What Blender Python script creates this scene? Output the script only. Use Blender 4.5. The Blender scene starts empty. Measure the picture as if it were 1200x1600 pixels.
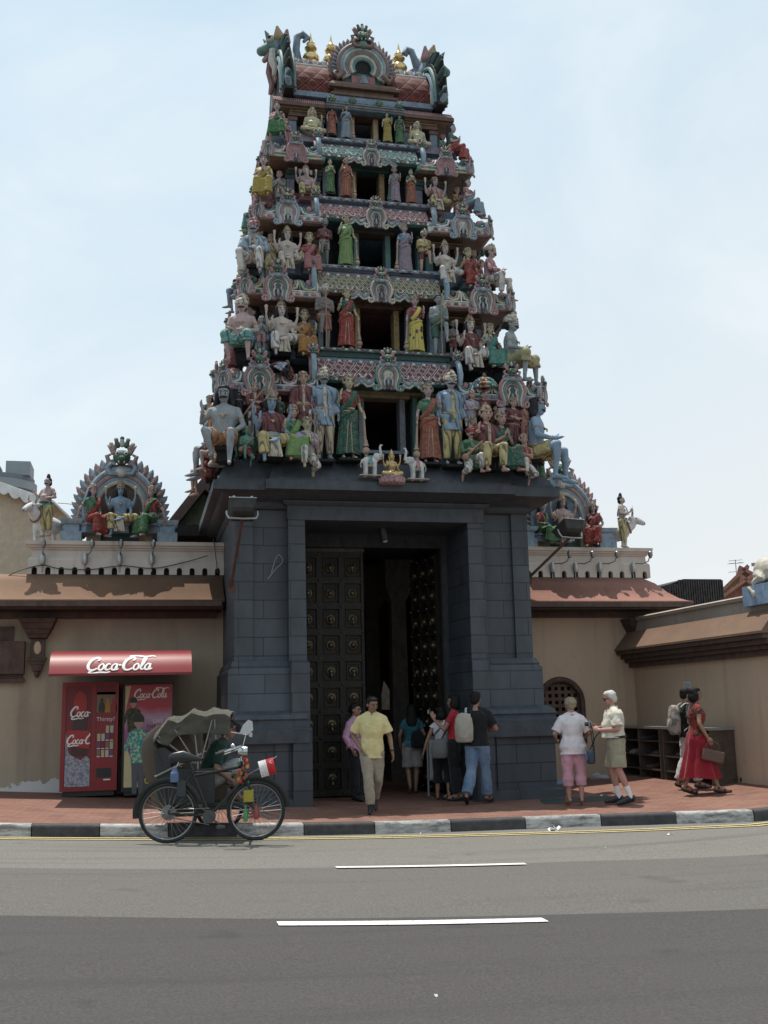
import bpy, math, random
from mathutils import Vector, Matrix
rnd = random.Random(11)
rad = math.radians
S = bpy.context.scene
COL = S.collection
V = Vector
# ------------------------------------------------------------------ camera maths
FPX, CXP, CYP = 1650., 600., 800.
YAW, PIT, ROL = rad(13), math.atan(305 / 1650.), -0.022
fw = V((math.sin(YAW) * math.cos(PIT), math.cos(YAW) * math.cos(PIT), math.sin(PIT)))
r0 = V((math.cos(YAW), -math.sin(YAW), 0)); u0 = r0.cross(fw)
CR = r0 * math.cos(ROL) + u0 * math.sin(ROL); CU = -r0 * math.sin(ROL) + u0 * math.cos(ROL)
CAM = V((-16.6 * math.sin(YAW) - .035, -16.6 * math.cos(YAW), 1.47))
def ray(x, y): return fw + CR * ((x - CXP) / FPX) - CU * ((y - CYP) / FPX)
def aty(x, y, Y): r = ray(x, y); return CAM + r * ((Y - CAM.y) / r.y)
def atx(x, y, X): r = ray(x, y); return CAM + r * ((X - CAM.x) / r.x)
def G(x):                                   # height of the footpath along the street
    d = x - 1.5
    if d < 0: d = max(d, -8.); return .02 + .0045 * d * d
    d = min(d, 5.); return .02 + .0135 * d * d
def atg(x, y, off=0.):
    r = ray(x, y); z = 0.05
    for _ in range(12):
        P = CAM + r * ((z + off - CAM.z) / r.z); z = G(P.x)
    return P
# ------------------------------------------------------------------ materials
MATS = {}
def lin(c):
    return tuple(((v / 255.) / 12.92 if v / 255. <= .04045 else ((v / 255. + .055) / 1.055) ** 2.4) for v in c)
class NT:
    def __init__(s, name):
        s.m = bpy.data.materials.new(name); s.m.use_nodes = True; s.t = s.m.node_tree
        s.b = s.t.nodes['Principled BSDF']; s.o = s.t.nodes['Material Output']
    def n(s, typ, **k):
        nd = s.t.nodes.new(typ)
        for a, b in k.items():
            if a.startswith('i_'):
                key = a[2:].replace('_', ' ')
                nd.inputs[key].default_value = b
            else: setattr(nd, a, b)
        return nd
    def l(s, a, b): s.t.links.new(a, b)
    def pos(s): return s.n('ShaderNodeNewGeometry').outputs['Position']
    def noise(s, vec, scale, detail=4, rough=.6, st=(1, 1, 1)):
        mp = s.n('ShaderNodeMapping'); mp.inputs['Scale'].default_value = st; s.l(vec, mp.inputs['Vector'])
        nz = s.n('ShaderNodeTexNoise'); nz.inputs['Scale'].default_value = scale
        nz.inputs['Detail'].default_value = detail; nz.inputs['Roughness'].default_value = rough
        s.l(mp.outputs[0], nz.inputs['Vector']); return nz.outputs['Fac']
    def ramp(s, fac, stops):
        r = s.n('ShaderNodeValToRGB'); e = r.color_ramp.elements
        while len(e) < len(stops): e.new(.5)
        for el, (p, c) in zip(e, stops):
            el.position = p; el.color = (c, c, c, 1) if isinstance(c, (int, float)) else (*c, 1)
        s.l(fac, r.inputs[0]); return r.outputs[0]
    def mix(s, fac, a, b, typ='MIX'):
        m = s.n('ShaderNodeMix', data_type='RGBA', blend_type=typ)
        for sock, val in ((m.inputs[0], fac), (m.inputs[6], a), (m.inputs[7], b)):
            if hasattr(val, 'links'): s.l(val, sock)
            elif isinstance(val, (int, float)): sock.default_value = val
            else: sock.default_value = (*val, 1)
        return m.outputs[2]
    def math(s, op, a, b=0.):
        m = s.n('ShaderNodeMath', operation=op)
        for sock, val in ((m.inputs[0], a), (m.inputs[1], b)):
            if hasattr(val, 'links'): s.l(val, sock)
            else: sock.default_value = val
        return m.outputs[0]
    def bump(s, h, st=.3, d=.02):
        b = s.n('ShaderNodeBump'); b.inputs['Strength'].default_value = st; b.inputs['Distance'].default_value = d
        s.l(h, b.inputs['Height']); s.l(b.outputs[0], s.b.inputs['Normal'])
    def col(s, c): 
        if hasattr(c, 'links'): s.l(c, s.b.inputs['Base Color'])
        else: s.b.inputs['Base Color'].default_value = (*c, 1)
    def set(s, **k):
        for a, b in k.items(): s.b.inputs[a.replace('_', ' ')].default_value = b
def mul(c, k): return tuple(min(1, v * k) for v in c)
DES = .34
def paint(c, rough=.6, var=.22, sc=9., grime=.25, bump=.12, metal=0.):
    """weathered paint of one colour (c in linear albedo)"""
    l_ = .3*c[0] + .59*c[1] + .11*c[2]; c = tuple(v + (l_ - v)*DES for v in c)
    key = ('p', tuple(round(v, 3) for v in c), rough, var, sc, grime, bump, metal)
    if key in MATS: return MATS[key]
    m = NT('paint'); p = m.pos()
    a = m.noise(p, sc, 5)
    c1 = m.mix(m.ramp(a, [(.3, 0.), (.7, 1.)]), mul(c, 1 - var), mul(c, 1 + var * .6))
    if grime > 0:
        g = m.noise(p, 8, 6, .75, (1, 1, .4))
        c1 = m.mix(m.math('MULTIPLY', m.ramp(g, [(.46, 0.), (.66, 1.)]), min(.9, grime*1.9)), c1, mul(c, .3))
    m.col(c1); m.set(Roughness=rough, Metallic=metal, Specular_IOR_Level=.22 if metal < .3 else .5)
    m.bump(m.noise(p, sc * 5, 3), bump, .01)
    MATS[key] = m.m; return m.m
def plain(c, rough=.5, metal=0., **k):
    key = ('q', tuple(round(v, 3) for v in c), rough, metal, tuple(k.items()))
    if key in MATS: return MATS[key]
    m = NT('plain'); p = m.pos(); a = m.noise(p, 14, 4)
    m.col(m.mix(a, mul(c, .82), mul(c, 1.15))); m.set(Roughness=rough, Metallic=metal, **k)
    MATS[key] = m.m; return m.m
def cloth(c, pattern=None, c2=(.02, .02, .02)):
    key = ('c', tuple(round(v, 3) for v in c), pattern, c2)
    if key in MATS: return MATS[key]
    m = NT('cloth'); p = m.pos(); a = m.noise(p, 7, 4)
    cc = m.mix(m.ramp(a, [(.3, 0.), (.7, 1.)]), mul(c, .86), mul(c, 1.08))
    if pattern == 'floral':
        f = m.ramp(m.noise(p, 22, 3), [(.46, 0.), (.5, 1.)]); cc = m.mix(f, c2, cc)
    if pattern == 'dots':
        vo = m.n('ShaderNodeTexVoronoi'); vo.inputs['Scale'].default_value = 9; m.l(p, vo.inputs['Vector'])
        cc = m.mix(m.ramp(vo.outputs['Distance'], [(.28, 1.), (.32, 0.)]), cc, c2)
    if pattern == 'camo':
        f = m.ramp(m.noise(p, 12, 2), [(.46, 0.), (.52, 1.)]); cc = m.mix(f, c2, cc)
    if pattern == 'denim':
        f = m.ramp(m.noise(p, 5, 3, .5, (1, 1, .5)), [(.4, 0.), (.65, 1.)]); cc = m.mix(f, cc, c2)
    m.col(cc); m.set(Roughness=.88, Specular_IOR_Level=.2)
    m.b.inputs['Sheen Weight'].default_value = .15
    h = m.math('ADD', m.noise(p, 9, 3, .5, (1.3, 1.3, .8)), m.math('MULTIPLY', m.noise(p, 260, 2), .06))
    m.bump(h, .55, .045)
    MATS[key] = m.m; return m.m
def skinm(c):
    key = ('s', c)
    if key in MATS: return MATS[key]
    m = NT('skin'); p = m.pos()
    m.col(m.mix(m.noise(p, 16, 4), mul(c, .85), mul(c, 1.1))); m.set(Roughness=.5)
    m.b.inputs['Subsurface Weight'].default_value = .08; m.b.inputs['Subsurface Radius'].default_value = (.02, .008, .004)
    m.bump(m.noise(p, 120, 2), .1, .003)
    MATS[key] = m.m; return m.m
def hairm(c):
    key = ('h', c)
    if key in MATS: return MATS[key]
    m = NT('hair'); p = m.pos(); a = m.noise(p, 60, 4, .6, (1, 1, .3))
    m.col(m.mix(a, mul(c, .5), mul(c, 1.5))); m.set(Roughness=.6, Specular_IOR_Level=.2); m.bump(a, .7, .02)
    MATS[key] = m.m; return m.m
GOLD = paint((.62, .38, .07), .35, .25, 10, .2, .1, .55)
# ------------------------------------------------------------------ mesh builder
class MB:
    def __init__(s): s.v = []; s.f = []; s.mi = []; s.T = None
    def add(s, vs, fs, m=0):
        o = len(s.v)
        for p in vs:
            p = V(p)
            s.v.append(s.T @ p if s.T is not None else p)
        for f in fs: s.f.append([o + i for i in f]); s.mi.append(m)
    def box(s, x0, x1, y0, y1, z0, z1, m=0):
        s.frus([(z0, x0, x1, y0, y1), (z1, x0, x1, y0, y1)], m)
    def frus(s, rings, m=0):
        vs = []; fs = []
        for (z, a, b, c, d) in rings: vs += [(a, c, z), (b, c, z), (b, d, z), (a, d, z)]
        n = len(rings)
        for i in range(n - 1):
            for k in range(4): fs.append((i*4+k, i*4+(k+1) % 4, i*4+4+(k+1) % 4, i*4+4+k))
        fs.append((3, 2, 1, 0)); fs.append(tuple(range(n*4-4, n*4)))
        s.add(vs, fs, m)
    def tube(s, pts, r, n=8, m=0, flat=None, closed=False, round_ends=False):
        """r: radius or list; flat=(sx,sy) squash of the section in its frame"""
        pts = [V(p) for p in pts]; k = len(pts)
        rs = list(r) if isinstance(r, (list, tuple)) else [r] * k
        if round_ends:
            d0 = (pts[0] - pts[1]).normalized(); d1 = (pts[-1] - pts[-2]).normalized()
            a0 = [pts[0] + d0 * rs[0] * q for q in (.97, .75, .4)]; b0 = [rs[0] * q for q in (.22, .66, .92)]
            a1 = [pts[-1] + d1 * rs[-1] * q for q in (.4, .75, .97)]; b1 = [rs[-1] * q for q in (.92, .66, .22)]
            pts = a0 + pts + a1; rs = b0 + rs + b1; k = len(pts)
        vs = []; fs = []; up = None
        for i in range(k):
            if closed: t = pts[(i+1) % k] - pts[i-1]
            else: t = pts[min(i+1, k-1)] - pts[max(i-1, 0)]
            t = t.normalized() if t.length > 1e-9 else V((0, 0, 1))
            if up is None:
                up = V((0, -1, 0)) if abs(t.y) < .9 else V((1, 0, 0))
            x = up.cross(t); 
            if x.length < 1e-6: x = t.orthogonal()
            x.normalize(); y = t.cross(x); up = y
            fx, fy = flat if flat else (1, 1)
            for j in range(n):
                a = 2 * math.pi * j / n
                vs.append(pts[i] + x * (math.cos(a) * rs[i] * fx) + y * (math.sin(a) * rs[i] * fy))
        for i in range(k if closed else k - 1):
            q = (i + 1) % k
            for j in range(n): fs.append((i*n+j, i*n+(j+1) % n, q*n+(j+1) % n, q*n+j))
        if not closed: fs.append(tuple(range(n-1, -1, -1))); fs.append(tuple((k-1)*n + j for j in range(n)))
        s.add(vs, fs, m)
    def cap(s, a, b, ra, rb=None, n=10, m=0): s.tube([a, b], [ra, ra if rb is None else rb], n, m, round_ends=True)
    def ball(s, c, r, m=0, n=10, M=None):
        rx, ry, rz = r if isinstance(r, (tuple, list)) else (r, r, r); c = V(c); vs = []; fs = []; k = max(4, n // 2 + 1)
        for i in range(1, k):
            t = math.pi * i / k
            for j in range(n):
                a = 2 * math.pi * j / n
                p = V((rx * math.sin(t) * math.cos(a), ry * math.sin(t) * math.sin(a), rz * math.cos(t)))
                vs.append(c + (M @ p if M else p))
        for i in range(k - 2):
            for j in range(n): fs.append((i*n+j, (i+1)*n+j, (i+1)*n+(j+1) % n, i*n+(j+1) % n))
        t = V((0, 0, rz)); o = len(vs); vs.append(c + (M @ t if M else t)); vs.append(c - (M @ t if M else t))
        for j in range(n): fs.append((o, j, (j+1) % n)); fs.append((o+1, (k-2)*n+(j+1) % n, (k-2)*n+j))
        s.add(vs, fs, m)
    def lathe(s, prof, c=(0, 0, 0), n=16, m=0, M=None):
        c = V(c); vs = []; fs = []; k = len(prof)
        for (r, z) in prof:
            for j in range(n):
                a = 2*math.pi*j/n; p = V((r*math.cos(a), r*math.sin(a), z)); vs.append(c + (M @ p if M else p))
        for i in range(k-1):
            for j in range(n): fs.append((i*n+j, i*n+(j+1) % n, (i+1)*n+(j+1) % n, (i+1)*n+j))
        fs.append(tuple(range(n-1, -1, -1))); fs.append(tuple((k-1)*n+j for j in range(n)))
        s.add(vs, fs, m)
    def prism(s, poly, y0, y1, m=0, ax='xz'):
        """outline in a plane, extruded along the third axis"""
        n = len(poly)
        def P(a, b, t): return (a, t, b) if ax == 'xz' else ((t, a, b) if ax == 'yz' else (a, b, t))
        vs = [P(a, b, y0) for a, b in poly] + [P(a, b, y1) for a, b in poly]
        fs = [tuple(range(n)), tuple(range(2*n-1, n-1, -1))] + [(i, n+i, n+(i+1) % n, (i+1) % n) for i in range(n)]
        s.add(vs, fs, m)
    def loft(s, rings, n=14, m=0, M=None):
        """rings: (cx,cy,z,rx,ry) ellipses"""
        vs = []; fs = []; k = len(rings)
        for (cx, cy, z, rx, ry) in rings:
            for j in range(n):
                a = 2*math.pi*j/n; p = V((cx + rx*math.cos(a), cy + ry*math.sin(a), z)); vs.append(M @ p if M else p)
        for i in range(k-1):
            for j in range(n): fs.append((i*n+j, i*n+(j+1) % n, (i+1)*n+(j+1) % n, (i+1)*n+j))
        fs.append(tuple(range(n-1, -1, -1))); fs.append(tuple((k-1)*n+j for j in range(n)))
        s.add(vs, fs, m)
    def build(s, name, mats, parent=None, smooth=40, label=None):
        me = bpy.data.meshes.new(name)
        me.from_pydata([tuple(p) for p in s.v], [], s.f)
        mats = mats if isinstance(mats, (list, tuple)) else [mats]
        for m in mats: me.materials.append(m)
        me.polygons.foreach_set('material_index', s.mi)
        bm = __import__('bmesh').new(); bm.from_mesh(me); __import__('bmesh').ops.recalc_face_normals(bm, faces=bm.faces); bm.to_mesh(me); bm.free()
        if smooth:
            me.polygons.foreach_set('use_smooth', [True] * len(me.polygons))
            me.set_sharp_from_angle(angle=rad(smooth))
        o = bpy.data.objects.new(name, me); COL.objects.link(o)
        if parent: o.parent = parent
        if label: o['label'] = label
        return o
PEND = []
def soft(o, vox, it=4, disp=0., dsc=.12):
    """melt the pieces of one mesh into one continuous surface"""
    PEND.append((o, vox, it, disp, dsc))
    return o
def flush():
    tx = {}
    for (o, vox, it, disp, dsc) in PEND:
        dsc = .085
        m = o.modifiers.new('melt', 'REMESH'); m.mode = 'VOXEL'; m.voxel_size = vox; m.use_smooth_shade = True
        if it:
            q = o.modifiers.new('smooth', 'SMOOTH'); q.iterations = it; q.factor = .5
        if disp:
            if dsc not in tx:
                t = bpy.data.textures.new('folds', 'CLOUDS'); t.noise_scale = dsc; tx[dsc] = t
            d = o.modifiers.new('folds', 'DISPLACE'); d.texture = tx[dsc]; d.strength = disp; d.texture_coords = 'GLOBAL'; d.mid_level = .45
    dg = bpy.context.evaluated_depsgraph_get()
    out = [(o, bpy.data.meshes.new_from_object(o.evaluated_get(dg))) for (o, *_r) in PEND]
    for o, me in out:
        o.modifiers.clear(); old = o.data; o.data = me
        me.polygons.foreach_set('use_smooth', [True] * len(me.polygons))
    PEND.clear()
def thing(name, label, cat, loc=(0, 0, 0), rz=0., group=None, sc=1.):
    o = bpy.data.objects.new(name, None); COL.objects.link(o); o.empty_display_size = .2
    o.location = loc; o.rotation_euler = (0, 0, rz); o.scale = (sc, sc, sc)
    return tag(o, label, cat, group)
def tag(o, label, cat, group=None):
    o['label'] = label; o['category'] = cat
    if group: o['group'] = group
    return o
def struct(o): o['kind'] = 'structure'; return o
def text_mesh(body, size, extr, name, mat, parent, M):
    c = bpy.data.curves.new(name, 'FONT'); c.body = body; c.size = size; c.extrude = extr; c.align_x = 'CENTER'; c.align_y = 'CENTER'
    t = bpy.data.objects.new(name, c); COL.objects.link(t); dg = bpy.context.evaluated_depsgraph_get()
    me = bpy.data.meshes.new_from_object(t.evaluated_get(dg)); bpy.data.objects.remove(t)
    me.transform(M); me.materials.clear(); me.materials.append(mat)
    o = bpy.data.objects.new(name, me); COL.objects.link(o); o.parent = parent; return o
def crom(pts, n=6):
    pts = [V(p) for p in pts]; out = []
    for i in range(len(pts)-1):
        p0, p1, p2, p3 = pts[max(i-1, 0)], pts[i], pts[i+1], pts[min(i+2, len(pts)-1)]
        for k in range(n):
            t = k / n
            out.append(.5*((2*p1) + (p2-p0)*t + (2*p0-5*p1+4*p2-p3)*t*t + (3*p1-p0-3*p2+p3)*t**3))
    out.append(pts[-1]); return out
# ------------------------------------------------------------------ camera, sky, sun
cd = bpy.data.cameras.new('camera'); cam = bpy.data.objects.new('camera', cd); COL.objects.link(cam)
cam.matrix_world = Matrix(((CR.x, CU.x, -fw.x, CAM.x), (CR.y, CU.y, -fw.y, CAM.y), (CR.z, CU.z, -fw.z, CAM.z), (0, 0, 0, 1)))
cd.sensor_fit = 'VERTICAL'; cd.sensor_height = 36.; cd.lens = 36. * FPX / 1600.; cd.clip_end = 4000.; cd.clip_start = .1
S.camera = cam
SUN = V((-.09, .205, 1.)).normalized()
w = bpy.data.worlds.new('World'); S.world = w; w.use_nodes = True; nt = w.node_tree
bg = nt.nodes['Background']; sk = nt.nodes.new('ShaderNodeTexSky'); sk.sky_type = 'NISHITA'; sk.sun_disc = False
sk.sun_elevation = math.asin(SUN.z); sk.sun_rotation = math.atan2(SUN.x, SUN.y); sk.altitude = 10; sk.air_density = 1.0; sk.dust_density = 2.2; sk.ozone_density = 2.
tc = nt.nodes.new('ShaderNodeTexCoord'); mp = nt.nodes.new('ShaderNodeMapping'); mp.inputs['Scale'].default_value = (1, 1, 1.6)
mp.inputs['Rotation'].default_value = (0, .35, .4)
nz = nt.nodes.new('ShaderNodeTexNoise'); nz.inputs['Scale'].default_value = 2.1; nz.inputs['Detail'].default_value = 7; nz.inputs['Roughness'].default_value = .58
nz.inputs['Distortion'].default_value = .6
rp = nt.nodes.new('ShaderNodeValToRGB'); rp.color_ramp.elements[0].position = .46; rp.color_ramp.elements[1].position = .78
rp.color_ramp.elements[0].color = (.0, .0, .0, 1); rp.color_ramp.elements[1].color = (.6, .6, .6, 1)
def wn(t, **k):
    n_ = nt.nodes.new(t)
    for a_, b_ in k.items(): setattr(n_, a_, b_)
    return n_
sx = wn('ShaderNodeSeparateXYZ'); nt.links.new(tc.outputs['Generated'], sx.inputs[0])
e1 = wn('ShaderNodeMath', operation='MULTIPLY_ADD'); e1.inputs[1].default_value = -.45; nt.links.new(sx.outputs[0], e1.inputs[0]); nt.links.new(sx.outputs[2], e1.inputs[2])
el = wn('ShaderNodeMapRange'); el.inputs[1].default_value = -.12; el.inputs[2].default_value = .62; nt.links.new(e1.outputs[0], el.inputs[0])
hz_ = wn('ShaderNodeMix', data_type='RGBA'); hz_.inputs[6].default_value = (7.7, 8.0, 8.1, 1); hz_.inputs[7].default_value = (6.4, 8.3, 9.4, 1); nt.links.new(el.outputs[0], hz_.inputs[0])
fa = wn('ShaderNodeMapRange'); fa.inputs[3].default_value = .92; fa.inputs[4].default_value = .70; nt.links.new(el.outputs[0], fa.inputs[0])
m1 = wn('ShaderNodeMix', data_type='RGBA'); nt.links.new(fa.outputs[0], m1.inputs[0]); nt.links.new(sk.outputs[0], m1.inputs[6]); nt.links.new(hz_.outputs[2], m1.inputs[7])
mx = wn('ShaderNodeMix', data_type='RGBA'); mx.inputs[7].default_value = (8.6, 8.9, 9.0, 1)
for a, b in ((tc.outputs['Generated'], mp.inputs[0]), (mp.outputs[0], nz.inputs['Vector']), (nz.outputs['Fac'], rp.inputs[0]), (rp.outputs[0], mx.inputs[0]), (m1.outputs[2], mx.inputs[6]), (mx.outputs[2], bg.inputs['Color'])): nt.links.new(a, b)
bg.inputs['Strength'].default_value = .105
ld = bpy.data.lights.new('sun', 'SUN'); ld.energy = 4.1; ld.angle = rad(.5); ld.color = (1., .95, .87)
lo = bpy.data.objects.new('sun', ld); COL.objects.link(lo); lo.rotation_euler = (-SUN).to_track_quat('-Z', 'Y').to_euler(); lo.location = (0, 0, 30)
vs = S.view_settings; vs.view_transform = 'Standard'; vs.look = 'None'; vs.gamma = 1; vs.exposure = .12
# ------------------------------------------------------------------ ground, road, kerb
def sheet(name, xs, yfun, off, mat, ny=6):
    mb = MB(); vs_ = []; fs_ = []
    for x in xs:
        a, b = yfun(x)
        for k in range(ny + 1): vs_.append((x, a + (b - a) * k / ny, G(x) + off))
    n = ny + 1
    for i in range(len(xs) - 1):
        for k in range(ny): fs_.append((i*n+k, (i+1)*n+k, (i+1)*n+k+1, i*n+k+1))
    mb.add(vs_, fs_); return mb.build(name, mat, smooth=60)
KERB = [(p.x, p.y) for p in [atg(x, y) for x, y in ((0, 1286), (150, 1287), (300, 1287), (450, 1285.5), (600, 1283), (750, 1278.5), (900, 1272.5), (1050, 1268), (1199, 1263))]]
KERB = [(-60., KERB[0][1] + .2)] + [(-9., KERB[0][1] + .05)] + KERB + [(9., KERB[-1][1] - .1), (60., KERB[-1][1] - .3)]
def pl(t, x):
    for (a, b), (c, d) in zip(t, t[1:]):
        if x <= c: 
            return b + (d - b) * max(0, min(1, (x - a) / (c - a)))
    return t[-1][1]
KW = .16
XS = [-60, -30, -15] + [-9 + .4 * i for i in range(46)] + [15, 30, 60]
# ground base reaching the horizon
gm = NT('ground'); gm.col(gm.mix(gm.noise(gm.pos(), .3, 5), (.16, .15, .14), (.24, .23, .21))); gm.set(Roughness=.95)
mb = MB(); mb.add([(-1500, -1500, -.6), (1500, -1500, -.6), (1500, 1500, -.6), (-1500, 1500, -.6)], [(0, 1, 2, 3)]); struct(mb.build('ground', gm.m, smooth=0))
# asphalt
EDGE1 = [(p.x, p.y) for p in [atg(x, y, -.13) for x, y in ((0, 1355), (300, 1357), (600, 1354), (900, 1345), (1199, 1334))]]
EDGE2 = [(p.x, p.y) for p in [atg(x, y, -.13) for x, y in ((0, 1430), (200, 1433), (400, 1435.5), (600, 1434), (900, 1428), (1199, 1420))]]
def ext(t): return [(-60., t[0][1] + .3)] + t + [(60., t[-1][1] - .3)]
EDGE1, EDGE2 = ext(EDGE1), ext(EDGE2)
def asphalt(name, c, warm, streak):
    m = NT(name); p = m.pos()
    f = m.noise(p, 55, 3, .7); big = m.noise(p, .8, 5, .6, (.25, 1.2, 1)); sp = m.noise(p, 150, 2, .5)
    cc = m.mix(m.ramp(f, [(.3, 0.), (.7, 1.)]), mul(c, .5), mul(c, 1.55))
    cc = m.mix(m.math('MULTIPLY', m.ramp(big, [(.35, 0.), (.7, 1.)]), .5), cc, mul(warm, 1.))
    st = m.noise(p, 1.3, 6, .62, (.12, 2.2, 1))
    cc = m.mix(m.math('MULTIPLY', m.ramp(st, [(.52, 0.), (.68, 1.)]), streak), cc, mul(c, .55))
    oil = m.noise(p, 1.7, 3, .5); cc = m.mix(m.math('MULTIPLY', m.ramp(oil, [(.66, 0.), (.74, 1.)]), .4), cc, mul(c, .45))
    cc = m.mix(m.ramp(sp, [(.74, 0.), (.8, 1.)]), cc, mul(c, 2.0))
    cc = m.mix(m.ramp(m.noise(p, 95, 2, .5), [(.27, 1.), (.33, 0.)]), cc, mul(c, .3))
    m.col(cc); m.set(Roughness=.85); m.bump(m.math('ADD', f, sp), .55, .008); return m.m
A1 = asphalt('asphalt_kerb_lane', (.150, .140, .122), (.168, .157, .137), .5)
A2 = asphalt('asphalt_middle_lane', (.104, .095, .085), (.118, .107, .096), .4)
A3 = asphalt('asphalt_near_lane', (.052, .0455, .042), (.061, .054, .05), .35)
def road_part(name, f, off, mat): return struct(sheet(name, XS, f, off, mat, 4))
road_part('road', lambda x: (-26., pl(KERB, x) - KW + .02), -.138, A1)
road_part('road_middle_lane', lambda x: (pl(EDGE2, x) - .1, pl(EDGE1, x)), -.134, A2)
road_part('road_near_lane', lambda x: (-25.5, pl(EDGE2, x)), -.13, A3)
WHT = NT('road_paint'); _p = WHT.pos()
WHT.col(WHT.mix(WHT.ramp(WHT.noise(_p, 35, 4), [(.54, 0.), (.72, 1.)]), (.76, .75, .72), (.30, .29, .27))); WHT.set(Roughness=.7); WHT = WHT.m
YEL = NT('yellow_paint'); _p = YEL.pos()
YEL.col(YEL.mix(YEL.ramp(YEL.noise(_p, 26, 5, .6), [(.5, 0.), (.68, 1.)]), (.60, .47, .18), (.30, .27, .17))); YEL.set(Roughness=.75); YEL = YEL.m
def strip(name, pts, w_, mat, off):
    xs = [p[0] for p in pts]; n = 40; xx = [xs[0] + (xs[-1] - xs[0]) * i / n for i in range(n + 1)]
    return sheet(name, xx, lambda x: (pl(pts, x) - w_ / 2, pl(pts, x) + w_ / 2), off, mat, 1)
def gpts(l): return [(p.x, p.y) for p in [atg(x, y, -.13) for x, y in l]]
struct(strip('lane_line_far', gpts(((525, 1356), (670, 1354), (821, 1350.5))), .10, WHT, -.122))
struct(strip('lane_line_near', gpts(((434, 1444.5), (640, 1443), (852, 1438.5))), .145, WHT, -.122))
yl = gpts(((0, 1308), (150, 1309), (300, 1309.5), (450, 1308.5), (600, 1306.5), (750, 1303), (900, 1298.5), (1050, 1293), (1199, 1286.5)))
yl = [(-12., yl[0][1] + .05)] + yl + [(12., yl[-1][1] - .1)]
struct(strip('yellow_line_inner', yl, .06, YEL, -.129))
struct(strip('yellow_line_outer', [(a, b - .16) for a, b in yl], .06, YEL, -.129))
# gutter stain strip
# footpath brick
m = NT('brick_paving'); p = m.pos(); bt = m.n('ShaderNodeTexBrick'); bt.inputs['Scale'].default_value = 1.
bt.inputs['Brick Width'].default_value = .22; bt.inputs['Row Height'].default_value = .11; bt.inputs['Mortar Size'].default_value = .006
bt.inputs['Color1'].default_value = (.25, .105, .068, 1); bt.inputs['Color2'].default_value = (.165, .07, .048, 1); bt.inputs['Mortar'].default_value = (.07, .042, .034, 1)
mpn = m.n('ShaderNodeMapping'); mpn.inputs['Rotation'].default_value = (0, 0, .06); m.l(p, mpn.inputs[0]); m.l(mpn.outputs[0], bt.inputs['Vector'])
cc = m.mix(m.math('MULTIPLY', m.ramp(m.noise(p, 1.4, 6, .65), [(.38, 0.), (.72, 1.)]), .6), bt.outputs['Color'], (.25, .14, .10))
cc = m.mix(m.math('MULTIPLY', m.ramp(m.noise(p, 3.5, 5, .7), [(.52, 0.), (.68, 1.)]), .65), cc, (.09, .055, .045))
m.col(cc); m.set(Roughness=.8); m.bump(m.math('SUBTRACT', m.noise(p, 60, 3), m.math('MULTIPLY', bt.outputs['Fac'], 1.2)), .35, .006)
BRK = m.m
struct(sheet('footpath', XS, lambda x: (pl(KERB, x) + .001, 9.), 0., BRK, 4))
# kerb
kw = NT('kerb_white'); p = kw.pos(); dirt = kw.ramp(kw.noise(p, 8, 7, .75, (.45, 1, 2.2)), [(.40, 0.), (.60, 1.)])
kw.col(kw.mix(kw.math('MULTIPLY', dirt, .85), (.47, .455, .43), (.085, .08, .075))); kw.set(Roughness=.8); kw.bump(kw.noise(p, 40, 4), .4, .01)
kb = NT('kerb_black'); p = kb.pos(); kb.col(kb.mix(kb.ramp(kb.noise(p, 9, 5, .7), [(.4, 0.), (.8, 1.)]), (.028, .026, .027), (.075, .07, .068))); kb.set(Roughness=.7); kb.bump(kb.noise(p, 40, 4), .4, .01)
kc = NT('kerb_joint'); kc.col((.2, .19, .175)); kc.set(Roughness=.9)
mb = MB()
bx = [-9.2, -8.2, -7.2, -6.2] + [atg(x, 1286).x for x in (52, 157, 262, 367, 473, 587)] + [atg(x, y).x for x, y in ((701, 1281), (817, 1277), (931, 1272), (1046, 1268), (1167, 1264.5))] + [6.0, 7.0, 8.0, 9.0, 10.]
for i, (a, b) in enumerate(zip(bx, bx[1:])):
    a += .006; b -= .006; k = 4; white = (i % 2 == 1)
    xx = [a + (b - a) * j / k for j in range(k + 1)]
    vs_ = []; fs_ = []
    prof = [(.0, .001), (-KW + .025, .002), (-KW + .008, -.01), (-KW, -.035), (-KW - .012, -.16)]
    for x in xx:
        y = pl(KERB, x)
        for (dy, dz) in prof: vs_.append((x, y + dy, G(x) + dz + .003))
    n = len(prof)
    for q in range(k):
        for j in range(n - 1): fs_.append((q*n+j, (q+1)*n+j, (q+1)*n+j+1, q*n+j+1))
    fs_.append(tuple(range(n))); fs_.append(tuple(k*n + j for j in range(n)))
    mb.add(vs_, fs_, 0 if white else 1)
struct(mb.build('kerb', [kw.m, kb.m]))
struct(sheet('kerb_core', XS, lambda x: (pl(KERB, x) - KW + .02, pl(KERB, x) + .05), -.012, kc.m, 1))
# ------------------------------------------------------------------ gate tower
def P_(r, g, b): return lin((r, g, b))
TEAL = paint((.10, .25, .22)); DTEAL = paint((.05, .13, .12)); PINK = paint((.42, .2, .21)); ROSE = paint((.32, .11, .11)); MAROON = paint((.15, .05, .045))
PBLUE = paint((.23, .34, .43)); CREAM = paint((.5, .45, .36)); OCHRE = paint((.40, .27, .11)); LAV = paint((.30, .27, .36)); GREEN = paint((.05, .15, .09))
DARK = paint((.022, .022, .025), .8); BROWN = paint((.17, .085, .05)); WHITE = paint((.6, .58, .55)); BLACKG = paint((.03, .035, .035)); STEELB = paint((.17, .25, .34)); PALEY = paint((.5, .45, .22))
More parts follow.
